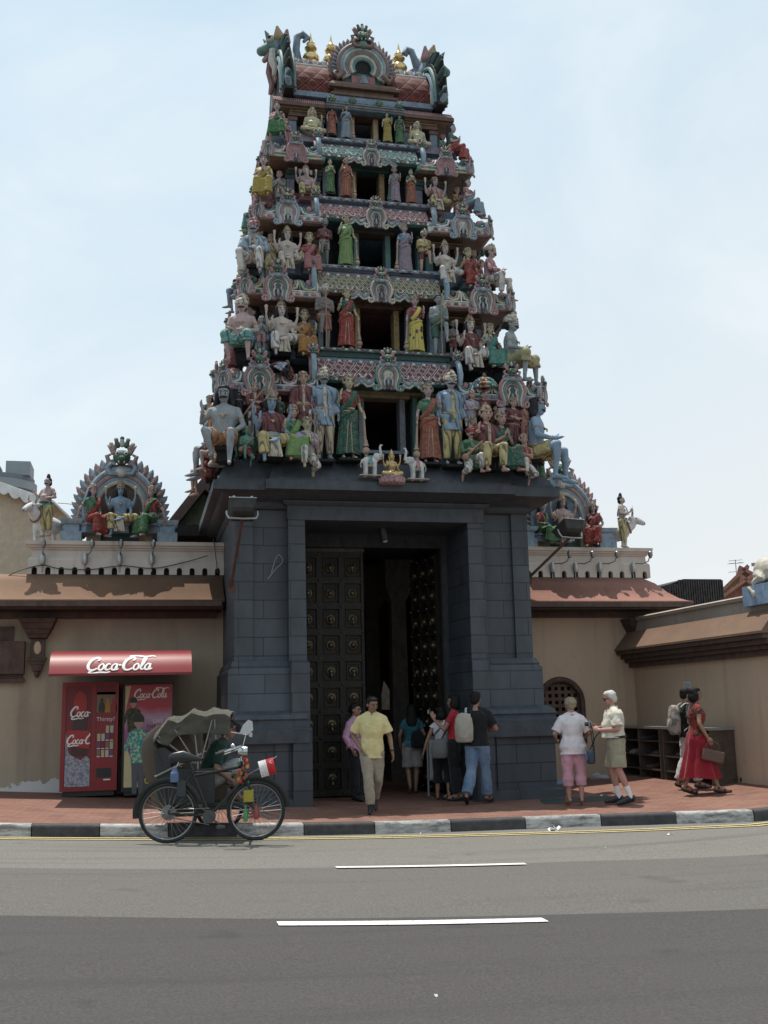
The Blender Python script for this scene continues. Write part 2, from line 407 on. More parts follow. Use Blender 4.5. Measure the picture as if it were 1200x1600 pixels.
# slate blue painted ashlar
def ashlar(c, mortar, bw, rh, jump=.5):
    m = NT('painted_ashlar'); g = m.n('ShaderNodeNewGeometry'); sp = m.n('ShaderNodeSeparateXYZ'); m.l(g.outputs['Position'], sp.inputs[0])
    sn = m.n('ShaderNodeSeparateXYZ'); m.l(g.outputs['True Normal'], sn.inputs[0])
    side = m.math('GREATER_THAN', m.math('ABSOLUTE', sn.outputs[0]), .7)
    cb = m.n('ShaderNodeCombineXYZ'); mxn = m.n('ShaderNodeMix'); m.l(side, mxn.inputs[0]); m.l(sp.outputs[0], mxn.inputs[2]); m.l(sp.outputs[1], mxn.inputs[3])
    m.l(mxn.outputs[0], cb.inputs[0]); m.l(sp.outputs[2], cb.inputs[1])
    bt = m.n('ShaderNodeTexBrick'); bt.inputs['Scale'].default_value = 1; bt.inputs['Brick Width'].default_value = bw; bt.inputs['Row Height'].default_value = rh
    bt.inputs['Mortar Size'].default_value = .007; bt.inputs['Color1'].default_value = (*c, 1); bt.inputs['Color2'].default_value = (*mul(c, 1.3), 1); bt.inputs['Mortar'].default_value = (*mortar, 1)
    m.l(cb.outputs[0], bt.inputs['Vector']); p = g.outputs['Position']
    cc = m.mix(m.math('MULTIPLY', m.ramp(m.noise(p, 2.2, 6, .65, (1, 1, .4)), [(.42, 0.), (.7, 1.)]), .7), bt.outputs['Color'], mul(c, .5))
    cc = m.mix(m.math('MULTIPLY', m.ramp(m.noise(p, 12, 5, .7), [(.6, 0.), (.75, 1.)]), .25), cc, mul(c, 1.7))
    m.col(cc); m.set(Roughness=.55); m.bump(m.math('SUBTRACT', m.math('MULTIPLY', m.noise(p, 40, 3), .15), bt.outputs['Fac']), .6, .012); return m.m
SLATE = ashlar((.050, .057, .068), (.016, .019, .024), .78, .285)
SLATEP = paint((.068, .08, .098), .5, .18, 4, .2)
def lattice(c, line, hi, s=9., k=1.):
    m = NT('lattice_paint'); g = m.n('ShaderNodeNewGeometry'); sp = m.n('ShaderNodeSeparateXYZ'); m.l(g.outputs['Position'], sp.inputs[0])
    a = m.math('ADD', sp.outputs[0], m.math('MULTIPLY', sp.outputs[1], .6))
    u = m.math('MULTIPLY', m.math('ADD', m.math('MULTIPLY', a, k), sp.outputs[2]), s); v_ = m.math('MULTIPLY', m.math('SUBTRACT', m.math('MULTIPLY', a, k), sp.outputs[2]), s)
    d = m.math('MAXIMUM', m.math('ABSOLUTE', m.math('SUBTRACT', m.math('FRACT', u), .5)), m.math('ABSOLUTE', m.math('SUBTRACT', m.math('FRACT', v_), .5)))
    f = m.ramp(d, [(.30, 0.), (.36, 1.), (.43, 1.), (.46, 0.)])
    cc = m.mix(f, c, hi); cc = m.mix(m.ramp(d, [(.44, 0.), (.47, 1.)]), cc, line)
    cc = m.mix(m.math('MULTIPLY', m.noise(g.outputs['Position'], 8, 5), .3), cc, mul(c, .5))
    m.col(cc); m.set(Roughness=.7, Specular_IOR_Level=.2); m.bump(m.math('MULTIPLY', d, -1.), .8, .03); return m.m
LATR = lattice((.15, .055, .055), (.03, .018, .018), (.46, .38, .37), 6.5)
LATY = lattice((.13, .125, .09), (.03, .028, .02), (.47, .43, .31), 7.5)
LATP = lattice((.25, .1, .1), (.08, .035, .035), (.56, .42, .40), 9)
LATG = lattice((.14, .23, .20), (.05, .08, .07), (.42, .50, .46), 8)
TILE = lattice((.10, .022, .018), (.012, .005, .004), (.19, .06, .045), 3.6)
def scrollpat(c, c2, s=14):
    m = NT('scroll_paint'); p = m.pos(); vo = m.n('ShaderNodeTexVoronoi'); vo.inputs['Scale'].default_value = s; m.l(p, vo.inputs[0])
    m.col(m.mix(m.math('MULTIPLY', m.noise(p, 9, 5, .7), .7), m.mix(m.ramp(vo.outputs['Distance'], [(.3, 0.), (.42, 1.), (.55, 0.)]), c, c2), mul(c, .4))); m.set(Roughness=.7, Specular_IOR_Level=.2); m.bump(vo.outputs['Distance'], .5, .02); return m.m
FLORP = scrollpat((.4, .3, .15), (.3, .1, .06)); FLORT = scrollpat((.25, .3, .34), (.3, .12, .12))
tower = thing('temple_tower', 'tall stepped temple gate tower crowded with painted statues above a slate blue gateway', 'temple tower')
YC = 1.75
def inv(y): return 2 * YC - y
# piers
for s in (-1, 1):
    def fr(mb, rings, m=0):       # rings: z, inner, outer, front, back
        mb.frus([(z, *( (a, b) if s > 0 else (-b, -a)), c, d) for z, a, b, c, d in rings], m)
    mb = MB(); bk = inv(.1)
    fr(mb, [(2.1, 1.42, 2.36, .12, bk), (4.6, 1.42, 2.36, .12, bk)])
    fr(mb, [(2.1, 2.12, 2.40, .06, bk - .02), (4.6, 2.12, 2.40, .06, bk - .02)])                                             # corner pilaster
    fr(mb, [(-.4, 1.36, 2.52, -.06, bk + .1), (2.05, 1.36, 2.50, -.06, bk + .1), (2.09, 1.37, 2.46, -.04, bk + .08), (2.12, 1.38, 2.46, -.05, bk + .08), (2.2, 1.40, 2.43, .03, bk + .02)])
    o = mb.build('pier', SLATE, tower, 30)
    mb = MB()
    fr(mb, [(.98, 1.31, 2.72, -.33, bk + .3), (1.17, 1.31, 2.72, -.33, bk + .3), (1.19, 1.32, 2.66, -.28, bk + .26), (1.24, 1.32, 2.66, -.28, bk + .26), (1.27, 1.32, 2.62, -.23, bk + .22), (1.30, 1.32, 2.62, -.23, bk + .2), (1.33, 1.33, 2.63, -.25, bk + .2), (1.39, 1.33, 2.61, -.22, bk + .18), (1.45, 1.35, 2.54, -.1, bk + .12)])
    mb.build('plinth_moulding', SLATEP, o, 30)
    mb = MB()
    fr(mb, [(-.4, 1.30, 2.60, -.2, bk + .22), (.98, 1.30, 2.60, -.2, bk + .22)])
    fr(mb, [(-.4, 1.42, 2.68, -.29, bk + .26), (.16, 1.42, 2.68, -.29, bk + .26), (.2, 1.43, 2.62, -.22, bk + .22)])
    fr(mb, [(-.4, 1.62, 1.82, -.235, .5), (.977, 1.62, 1.82, -.235, .5)])
    mb.build('plinth', SLATE, o, 30)
    mb = MB()
    fr(mb, [(-.4, 1.27, 1.56, -.30, 1.15), (1.19, 1.27, 1.56, -.30, 1.15), (1.22, 1.285, 1.57, -.2, 1.15), (2.16, 1.285, 1.57, -.2, 1.15), (2.2, 1.31, 1.585, -.1, 1.15), (4.37, 1.325, 1.585, -.08, 1.15)])
    mb.build('pilaster', SLATE, o, 30)
mb = MB(); mb.box(-1.60, 1.60, -.10, 1.14, 4.372, 4.60)
mb.frus([(4.60, -1.64, 1.64, -.14, 1), (4.64, -1.68, 1.68, -.19, 1), (4.665, -1.68, 1.68, -.19, 1)])
mb.build('lintel', SLATEP, tower, 30)
mb = MB(); bk = inv(.05)
def ring(z, h, y): return (z, -h, h, y, inv(y))
mb.frus([ring(4.56, 2.41, .03), ring(4.60, 2.45, -.01), ring(4.66, 2.45, -.01), ring(4.665, 2.50, -.07), ring(4.69, 2.58, -.24), ring(4.735, 2.64, -.40), ring(4.75, 2.77, -.50), ring(4.89, 2.77, -.50), ring(4.90, 2.70, -.43), ring(4.94, 2.70, -.43), ring(5.16, 2.58, -.27), ring(5.26, 2.5, -.2)])
mb.frus([(4.67, -1.78, 1.78, -.15, 1), (4.71, -1.86, 1.86, -.38, 1), (4.74, -1.9, 1.9, -.5, 1), (4.755, -1.99, 1.99, -.60, 1), (4.895, -1.99, 1.99, -.60, 1), (4.905, -1.93, 1.93, -.53, 1), (4.945, -1.93, 1.93, -.53, 1), (5.165, -1.85, 1.85, -.35, 1), (5.268, -1.8, 1.8, -.24, 1)])
mb.build('cornice', SLATEP, tower, 30)
# gateway inside
WOOD = paint((.03, .021, .014), .5, .35, 12, .3); WOODD = paint((.03, .02, .015), .5, .3, 12, .2); BRASS = paint((.17, .12, .055), .4, .3, 20, .3, .1, .7)
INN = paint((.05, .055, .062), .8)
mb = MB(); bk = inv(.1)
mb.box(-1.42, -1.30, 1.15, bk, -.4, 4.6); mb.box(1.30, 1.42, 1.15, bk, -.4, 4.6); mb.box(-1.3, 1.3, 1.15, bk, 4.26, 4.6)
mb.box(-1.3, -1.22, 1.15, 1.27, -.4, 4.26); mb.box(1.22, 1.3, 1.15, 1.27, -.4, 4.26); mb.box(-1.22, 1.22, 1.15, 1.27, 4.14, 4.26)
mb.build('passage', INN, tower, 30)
def leaf(name, M):
    """coffered timber leaf, local x 0..1.16 from the hinge, front face -y"""
    mb = MB(); W_, H_ = 1.14, 4.0; mb.box(0, W_, 0, .06, 0, H_)
    nx, nz = 3, 9; cw_, ch = W_ / nx, (H_ - .1) / nz
    for i in range(nx + 1): x = i * cw_; mb.box(max(0, x - .045), min(W_, x + .045), -.05, 0, 0, H_)
    for k in range(nz + 1):
        z = .05 + k * ch
        for i in range(nx): mb.box(i * cw_ + (.045), (i + 1) * cw_ - .045, -.047, 0, max(0, z - .05), min(H_, z + .05))
    for i in range(nx):
        for k in range(nz):
            x0, x1, z0, z1 = i*cw_+.075, (i+1)*cw_-.075, .05+k*ch+.08, .05+(k+1)*ch-.08
            for q in ((x0, x1, z0, z0+.02), (x0, x1, z1-.02, z1), (x0, x0+.02, z0+.02, z1-.02), (x1-.02, x1, z0+.02, z1-.02)): mb.box(q[0], q[1], -.022, 0, q[2], q[3])
    o = mb.build(name, WOOD, tower, 30); o.matrix_local = M
    Mx = Matrix.Rotation(rad(90), 3, 'X')
    bm_ = MB(); bm_.lathe([(.085, 0), (.088, .015), (.075, .03), (.055, .035), (.05, .05), (.035, .07), (.012, .085)], (0, 0, 0), 14, 0, Mx)
    boss = bm_.build('brass_boss', BRASS, o)
    bl = MB(); bl.lathe([(.002, .06), (.014, .055), (.018, .03), (.024, .008), (.03, 0), (.002, .002)], (0, -.075, -.085), 10); bl.tube([(0, -.07, 0), (0, -.078, -.03)], .005, 5)
    bell = bl.build('brass_bell', BRASS, o)
    st = MB(); st.lathe([(.02, 0), (.02, .012), (.008, .03)], (0, 0, 0), 8, 0, Mx); stud = st.build('stud', BRASS, o)
    fb = fbell = fs = True
    for k in range(nz):
        for i in range(nx):
            b = boss if fb else boss.copy()
            if not fb: COL.objects.link(b)
            fb = False; b.location = ((i + .5) * cw_, 0, .05 + (k + .5) * ch); b.parent = o
            if k % 2 == 0:
                q = bell if fbell else bell.copy()
                if not fbell: COL.objects.link(q)
                fbell = False; q.location = b.location; q.parent = o
    for k in range(nz + 1):
        for i in range(nx + 1):
            q = stud if fs else stud.copy()
            if not fs: COL.objects.link(q)
            fs = False; q.location = (min(max(i * cw_, .03), W_ - .03), -.05, min(.05 + k * ch, H_ - .03)); q.parent = o
    return o
leaf('door_leaf', Matrix.Translation((-1.27, 1.30, .07)))
leaf('door_leaf', Matrix.Translation((1.05, 2.52, .07)) @ Matrix.Rotation(rad(-82), 4, 'Z'))['label'] = 'right door leaf swung inward showing its studs'
mb = MB(); mb.box(-1.22, -.1, 1.29, 1.34, 4.075, 4.14); mb.build('transom_panel', paint((.12, .1, .07)), tower, 30)
# tiers -----------------------------------------------------------------------------------------
def spiral(c, r0_, r1_, a0, a1, n=14):
    return [(c[0] + (r0_ + (r1_ - r0_) * i / n) * math.cos(a0 + (a1 - a0) * i / n), 0, c[1] + (r0_ + (r1_ - r0_) * i / n) * math.sin(a0 + (a1 - a0) * i / n)) for i in range(n + 1)]
KM = [PINK, CREAM, TEAL, DARK, GREEN, PBLUE, DTEAL, GOLD, MAROON]
def beast(mb, c, s, cols=(4, 0, 1)):
    """horned lion mask with a fan of petals on top"""
    x, y, z = c; a, b, d = cols
    mb.ball((x, y - .04*s, z), (.17*s, .12*s, .15*s), a, 10); mb.ball((x, y - .15*s, z - .05*s), (.09*s, .09*s, .06*s), a, 8)
    for q in (-1, 1):
        mb.ball((x + q*.08*s, y - .14*s, z + .05*s), .045*s, d, 8); mb.ball((x + q*.08*s, y - .18*s, z + .05*s), .02*s, 3, 6)
        mb.tube([(x + q*.12*s, y, z - .08*s), (x + q*.24*s, y - .03*s, z - .1*s), (x + q*.28*s, y - .03*s, z + .02*s), (x + q*.2*s, y - .03*s, z + .06*s)], [.06*s, .06*s, .045*s, .02*s], 7, b)
        mb.cap((x + q*.15*s, y, z + .1*s), (x + q*.27*s, y, z + .24*s), .06*s, .012*s, 7, b)
        mb.ball((x + q*.05*s, y - .16*s, z - .11*s), (.02*s, .02*s, .045*s), d, 6)
    for i, an in enumerate((-50, -25, 0, 25, 50)):
        t = rad(an); q = V((x + math.sin(t)*.2*s, y, z + .05*s + math.cos(t)*.22*s)); e = V((x + math.sin(t)*.27*s, y, z + .05*s + math.cos(t)*.34*s))
        mb.cap(q, e, .06*s, .03*s, 7, (b, a, d, a, b)[i]); mb.ball(e, .045*s, (d, b, a, b, d)[i], 6)
def kudu(wings=False, pal=(0, 1, 2)):
    mb = MB(); c = (0, .42)
    for r, rr, m, sq, curl in ((.43, .05, pal[0], 1.12, .12), (.345, .038, pal[1], 1.1, .1), (.27, .035, pal[2], 1.1, 0), (.205, .03, pal[0], 1.1, 0)):
        for s in (-1, 1):
            pts = [(s * r * math.cos(rad(a)), 0, c[1] + r * sq * math.sin(rad(a))) for a in (90, 70, 50, 30, 10, -10, -28)]
            e = pts[-1]
            if curl:
                pts += [(s*(r*.78), 0, .12), (s*(r*.74), 0, .03)]
                pts += [(s*(r*.74 + curl + curl*k*math.cos(a)), 0, .0 + curl*k*math.sin(a)) for a, k in ((rad(210), 1.), (rad(260), .95), (rad(310), .85), (rad(0), .75), (rad(50), .6), (rad(110), .45), (rad(180), .3))]
            else: pts += [(s*r*.8, 0, .05), (s*r*.9, 0, -.06)]
            mb.tube([V((a, -.03 - rr * .5, b)) for a, _, b in pts], [rr] * len(pts), 7, m)
    mb.prism([(.2*math.cos(rad(a)), .44 + .2*math.sin(rad(a))) for a in range(0, 360, 24)], -.045, .05, pal[1] if pal[2] == 0 else 6)
    for s in (-1, 1): mb.tube([(s*.06, -.07, .52), (s*.13, -.08, .45), (s*.1, -.08, .34), (s*.15, -.08, .22), (s*.13, -.08, .05)], [.02, .035, .035, .03, .02], 6, pal[1])
    mb.prism([(-.07, -.06), (.07, -.06), (.055, .3), (0, .36), (-.055, .3)], -.055, .05, 8)
    mb.ball((0, -.06, .2), (.05, .05, .14), 5, 8)
    mb.prism([(.43*math.cos(rad(a)), .42 + .46*math.sin(rad(a))) for a in range(-30, 211, 15)] + [(-.3, -.05), (.3, -.05)], .0, .10, 5 if pal[0] != 5 else 2)
    mb.ball((0, -.11, .8), (.12, .06, .09), 5, 9); mb.ball((0, -.15, .8), .05, 1, 7)
    for s in (-1, 1): mb.tube([(x_, -.08, z_) for x_, _, z_ in [(s*(.2 + .1*math.cos(t)*k), 0, .86 + .1*math.sin(t)*k) for t, k in ((3.6, 1), (4.5, 1), (5.4, 1), (6.3, .9), (7.2, .7), (8.2, .5))]], [.045]*4 + [.035, .03], 7, 5)
    beast(mb, (0, -.06, 1.02), .95)
    if wings:
        for s in (-1, 1):
            for q, (m, dz, rr) in enumerate(((1, .0, .05), (2, .09, .06), (0, .17, .045))):
                mb.tube([(s*x_, -.05, z_ + dz) for x_, z_ in ((.5, .12), (.62, .02), (.75, .0), (.86, .1), (.98, .12), (1.1, .02), (1.24, -.02), (1.36, .05 - dz), (1.33, .12 - dz), (1.26, .1 - dz))], [rr, rr, rr, rr, rr, rr, rr*.9, rr*.8, rr*.6, rr*.4], 7, m)
            for x_ in (.68, .95): mb.ball((s*x_, -.07, .14), (.1, .06, .08), 5, 8)
    me = mb.build('horseshoe_arch', KM, None, 50); COL.objects.unlink(me); return me
KU = kudu(); KUW = kudu(True, (1, 0, 2)); KUP = kudu(False, (0, 0, 0)); KUB = kudu(False, (5, 1, 0)); KUT = kudu(False, (2, 1, 5))
KUWB = kudu(True, (2, 1, 0))
def put(proto, parent, loc, sc, rz=0., name=None):
    o = proto.copy(); COL.objects.link(o); o.parent = parent; o.location = loc; o.scale = (sc, sc, sc) if not isinstance(sc, tuple) else sc; o.rotation_euler = (0, 0, rz); return o
FM = [WHITE, TEAL, PINK, DTEAL, PALEY, MAROON]
def frieze(x0, x1, parent, loc, rz, h, var):
    """row of painted U shaped petals over a row of beads; local x runs along the moulding, z=0 its lower edge"""
    mb = MB(); n = max(2, round((x1 - x0) / (.3 if var < 4 else .34))); d = (x1 - x0) / n
    for i in range(n):
        cx = x0 + (i + .5) * d; hw = d * .42
        def U(k, z0): return [(cx - hw*k, -.02 + .12*(1 - 0), h), (cx - hw*k*.98, -.03, h*.75), (cx - hw*k*.75, -.045, z0 + h*.12), (cx, -.05, z0), (cx + hw*k*.75, -.045, z0 + h*.12), (cx + hw*k*.98, -.03, h*.75), (cx + hw*k, .1, h)]
        mb.tube([V(q) for q in U(1., h*.36)], .022, 6, (0, 4, 0, 0, 4)[var % 5]); mb.tube([V(q) for q in U(.66, h*.46)], .02, 6, (1, 2, 1, 2, 1)[(var + i) % 5])
        mb.ball((cx, .0, h*.76), (hw*.42, .05, h*.2), ((2, 3, 5, 1)[(i + var) % 4]), 8)
        mb.tube([(cx + d/2, .06, h), (cx + d/2, -.03, h*.7), (cx + d/2, -.05, h*.36)], [.016, .02, .012], 6, (1, 0, 2, 1, 0)[(i + var) % 5])
    nb = max(3, round((x1 - x0) / .13)); db = (x1 - x0) / nb
    for i in range(nb): mb.ball((x0 + (i + .5)*db, -.045, h*.16), (db*.34, .035, h*.11), (1, 2, 3, 2)[(i + var) % 4] if var < 4 else (4, 1)[i % 2], 8)
    mb.tube([(x0, -.05, h*.31), (x1, -.05, h*.31)], .014, 6, 0); mb.tube([(x0, -.055, 0.015), (x1, -.055, .015)], .02, 6, 4 if var > 2 else 2)
    o = mb.build('petal_frieze', FM, parent, 50); o.location = loc; o.rotation_euler = (0, 0, rz); return o
# z0 floor, z1/z2 side eave, A half width, yk eave front, W wall half, wy wall front, cw centre half, cy centre wall, (wh, wz0, wz1), (m0, m1, mY), ledge top
TIERS = [
 dict(z0=5.26, z1=6.34, z2=6.68, A=2.63, yk=-.38, W=2.12, wy=.12, cw=1.10, win=(.30, 5.60, 6.46), m=(6.56, 7.06, -.30), led=7.19, lat=LATR, wall=MAROON, post=FLORT, col=TEAL, kap=PBLUE, ku=(KUWB, KU), lint=OCHRE),
 dict(z0=7.19, z1=8.04, z2=8.40, A=2.27, yk=-.06, W=1.83, wy=.34, cw=1.03, win=(.29, 7.33, 8.09), m=(8.17, 8.68, .04), led=8.76, lat=LATY, wall=ROSE, post=FLORP, col=PBLUE, kap=CREAM, ku=(KUW, KU), lint=BROWN),
 dict(z0=8.76, z1=9.51, z2=9.84, A=2.04, yk=.23, W=1.63, wy=.60, cw=.93, win=(.235, 8.89, 9.57), m=(9.62, 10.05, .31), led=10.12, lat=LATP, wall=STEELB, post=TEAL, col=TEAL, kap=WHITE, ku=(KUW, KUB), lint=BROWN),
 dict(z0=10.12, z1=10.80, z2=11.09, A=1.83, yk=.49, W=1.46, wy=.84, cw=.84, win=(.21, 10.29, 10.86), m=(10.90, 11.32, .57), led=11.38, lat=LATG, wall=MAROON, post=FLORP, col=LAV, kap=TEAL, ku=(KUW, KU), lint=DTEAL),
 dict(z0=11.38, z1=12.06, z2=12.32, A=1.67, yk=.92, W=1.38, wy=1.07, cw=.72, win=(.175, 11.66, 12.06), m=None, led=12.42, lat=LATG, wall=LAV, post=OCHRE, col=STEELB, kap=BROWN, ku=None, lint=BROWN)]
for ti, T in enumerate(TIERS):
    z0, z1, z2, A, yk, W, wy, cw = (T[k] for k in ('z0', 'z1', 'z2', 'A', 'yk', 'W', 'wy', 'cw')); wh, wz0, wz1 = T['win']; top = T['led']
    yb = inv(wy); nb = wy + .3                         # niche back
    mb = MB()
    # mass with a real opening through the middle
    for s in (-1, 1):
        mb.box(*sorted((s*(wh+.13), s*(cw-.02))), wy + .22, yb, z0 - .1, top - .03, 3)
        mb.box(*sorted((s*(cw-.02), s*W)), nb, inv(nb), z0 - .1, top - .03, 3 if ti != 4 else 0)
        # pilasters and niche frame
        for x in (W - .07, cw + .09):
            mb.box(s*x - .065, s*x + .065, wy - .0, nb, z0 - .1, z1 - .12, 1); mb.box(s*x - .085, s*x + .085, wy - .02, nb, z1 - .2, z1 - .13, 2)
        mb.box(*sorted((s*(cw + .0), s*(W))), wy - .04, nb, z1 - .12, z1 - .0, 2)
        mb.box(*sorted((s*(cw + .0), s*(W - .02))), wy - .07, nb, z1 - .045, z1 + .02, 5)
        mb.box(*sorted((s*(cw), s*(W + .08))), yk + .2, inv(yk + .2), z0 - .12, z0 + .03, 4)      # bench under the seated figures
        mb.box(*sorted((s*(cw + .02), s*(W + .02))), wy - .12, nb + .01, z0 + .03, z0 + .16, 0)
        # side face pilasters
        for y in (wy + .3, YC - .35, YC + .35, inv(wy + .3)):
            mb.box(*sorted((s*(W - .02), s*(W + .07))), y - .06, y + .06, z0 - .1, z1 - .05, 1)
    mb.box(-wh - .13, wh + .13, wy + .22, yb, z0 - .1, wz0, 0); mb.box(-wh - .13, wh + .13, wy + .22, yb, wz1, top - .03, 0)
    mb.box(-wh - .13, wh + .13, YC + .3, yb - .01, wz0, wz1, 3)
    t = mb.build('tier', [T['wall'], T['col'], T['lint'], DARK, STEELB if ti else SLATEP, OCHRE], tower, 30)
    # window frame
    mb = MB(); y0 = wy + .02
    for s in (-1, 1): mb.box(*sorted((s*wh, s*(wh + .09))), y0, wy + .25, wz0 - .02, wz1, 0)
    mb.box(-wh - .16, wh + .16, y0 - .05, wy + .25, wz1, wz1 + .06, 1); mb.box(-wh - .12, wh + .12, y0 - .03, wy + .24, wz0 - .07, wz0 - .02, 2)
    mb.box(-cw - .06, cw + .06, wy - .06, wy + .23, wz1 + .06, wz1 + .11, 1)
    mb.build('window_frame', [T['post'], T['lint'], STEELB], t, 30)
    for s in (-1, 1):
        mb = MB()
        for x in (wh + .27, cw - .07): mb.box(s*x - .04, s*x + .04, wy + .05, wy + .24, z0, wz1 + .05)
        mb.build('column', T['col'], t, 30)
    # side eaves, curved
    for s in (-1, 1):
        mb = MB(); hh = z2 - z1
        prof = [(z1, .03), (z1 + .0301, 0), (z1 + hh*.3, .0), (z1 + hh*.34, .05), (z1 + hh*.55, .07), (z1 + hh*.75, .12), (z1 + hh*.9, .19), (z2, .29)] if ti < 4 else [(z1, .06), (z1 + .02, .0), (z1 + .09, 0), (z1 + .1, .03), (z1 + hh*.7, .12), (z2, .2)]
        mb.frus([(z, *sorted((s*(A - e), s*(cw - .01))), yk + e, inv(yk + e)) for z, e in prof])
        mb.frus([(z, *sorted((s*(A - e), s*(cw + .01))), yk + e, inv(yk + e)) for z, e in ((z1 - .03, .05), (z1 - .002, .015))], 1)
        k_ = mb.build('eave', [T['kap'], BROWN], t, 30)
        if ti < 4:
            x0, x1 = sorted((s*(cw + .05), s*(A - .02)))
            frieze(x0, x1, t, (0, yk + .05, z1 + .01), 0, hh*.95, ti)
            frieze(-(YC - yk) + .05, (YC - yk) - .05, t, (s*(A - .05), YC, z1 + .01), s*rad(90), hh*.95, ti)
    # centre barrel moulding
    if T['m']:
        m0, m1, mY = T['m']; h = m1 - m0
        mb = MB(); cwm = cw + .04
        prof = [(wy + .3, m0), (mY + .02, m0), (mY - .02, m0 + .03), (mY - .02, m0 + .07), (mY + .03, m0 + .09)]
        mb.prism(prof + [(wy + .3, m0 + .09)], -cwm, cwm, 0, 'yz')
        arc = [(mY + .03 + .22*(1 - math.cos(rad(a))), m0 + .092 + (h - .15)*math.sin(rad(a))) for a in range(0, 91, 10)]
        mb.prism([(wy + .3, m0 + .092)] + arc + [(wy + .3, arc[-1][1])], -cwm + .02, cwm - .02, 1, 'yz')
        mb.prism([(wy + .28, m1 - .06), (mY + .21, m1 - .06), (mY + .23, m1), (wy + .28, m1)], -cwm, cwm, 2, 'yz')
        nb = int(cwm*2/.085)
        for i in range(nb):
            x = -cwm + .04 + i*(2*cwm - .08)/(nb - 1); mb.ball((x, mY + .17, m1 - .085), (.036, .03, .032), (3, 4, 3, 5)[i % 4], 7); mb.ball((x, mY - .025, m0 + .05), (.028, .02, .02), (4, 3, 5, 3)[i % 4], 6)
            if i % 2 == 0: mb.tube([(x - .06, mY + .05, m0 + .19), (x - .03, mY + .01, m0 + .12), (x + .03, mY + .01, m0 + .12), (x + .06, mY + .05, m0 + .19)], .011, 5, 3)
        mb.build('barrel_moulding', [DTEAL if ti != 1 else BROWN, T['lat'], LAV if ti else STEELB, WHITE, PINK, TEAL], t, 30)
        mb = MB(); mb.frus([(m1 + .002, -cw - .02, cw + .02, mY + .2, wy + .4), (top - .06, -cw - .02, cw + .02, mY + .17, wy + .4), (top - .055, -cw - .07, cw + .07, mY + .12, wy + .4), (top, -cw - .07, cw + .07, mY + .12, wy + .4)])
        for i in range(int(cw*2/.1)): mb.ball((-cw + .06 + i*.1, mY + .115, top - .03), (.034, .02, .02), (1, 2)[i % 2], 6)
        mb.build('ledge', [STEELB if ti != 0 else DTEAL, CREAM, ROSE], t, 30)
        # end scrolls of the moulding
        for s in (-1, 1):
            mb = MB(); xx = s*(cw + .1)
            for q, (m, r) in enumerate(((5, .045), (0, .035))):
                mb.tube([(xx + s*.03*q, mY - .02 + .12*q + a_, m0 + b_) for a_, b_ in ((.1, -.02), (-.04, .04), (-.08, h*.4), (-.02, h*.75), (.08, h*.98), (.02, h*1.12), (-.06, h*1.1))], [r*.5, r, r*1.1, r, r*.9, r*.7, r*.3], 7, m)
            beast(mb, (xx, mY + .02, m0 + h*1.05), .32)
            mb.build('scroll_bracket', KM, t, 50)
        cwk = (.46, .41, .38, .33)[ti]
        put(T['ku'][0], t, (0, mY - .04, m0 - .06), cwk*1.02)
        ks = (.52, .48, .44, .38)[ti]
        for s in (-1, 1):
            put(T['ku'][1] if ti < 3 else KUP, t, (s*(A - .56 + .08*ti*.3), yk - .02, z1 - .04), ks)
            for y in (yk + .75, YC + .6, inv(yk) - .55): put((KUB, KU, KUT, KUP)[ti], t, (s*(A + .02), y, z1 - .04), ks, s*rad(90))
            put(KU, t, (s*(A - .02), yk + .0, z1 + .02), ks*.62, s*rad(45))
    else:
        # ribbed eave, small roundels
        mb = MB(); mb.box(-cw, cw, yk - .02, inv(yk - .02), z1 + .02, z1 + .13); mb.box(-cw + .02, cw - .02, yk + .05, inv(yk + .05), z1 + .13, z2 + .06)
        for z, r_, mi_ in ((z1 + .025, .022, 1), (z1 + .075, .016, 2), (z1 + .13, .02, 3)): mb.tube([(-cw, yk - .025, z), (cw, yk - .025, z)], r_, 6, mi_)
        for i in range(22): mb.ball((-cw + .04 + i*(2*cw - .08)/21, yk + .04, z1 + .19), (.028, .02, .03), (2, 1)[i % 2], 6)
        mb.build('fascia', [STEELB, DTEAL, ROSE, TEAL], t, 30)
        for x in (-.62, -.25, .25, .62):
            mb = MB(); mb.lathe([(.001, .06), (.04, .05), (.065, .02), (.07, 0)], (x, yk - .02, z1 + .2), 10, 0, Matrix.Rotation(rad(90), 3, 'X'))
            for a in range(0, 360, 60): mb.ball((x + .05*math.cos(rad(a)), yk - .05, z1 + .2 + .05*math.sin(rad(a))), .024, 0, 6)
            mb.build('roundel', paint((.10, .17, .10)), t, 50).scale = (1, 1, 1)
        for s in (-1, 1):
            mb = MB()
            for i in range(26): x = s*(cw + .03 + i*(A - cw - .05)/25); mb.tube([(x, yk + .035, z1 + .1), (x, yk + .11, z1 + .2), (x, yk + .2, z2 + .005)], .014, 5)
            mb.build('eave_ribs', PINK, t, 50)
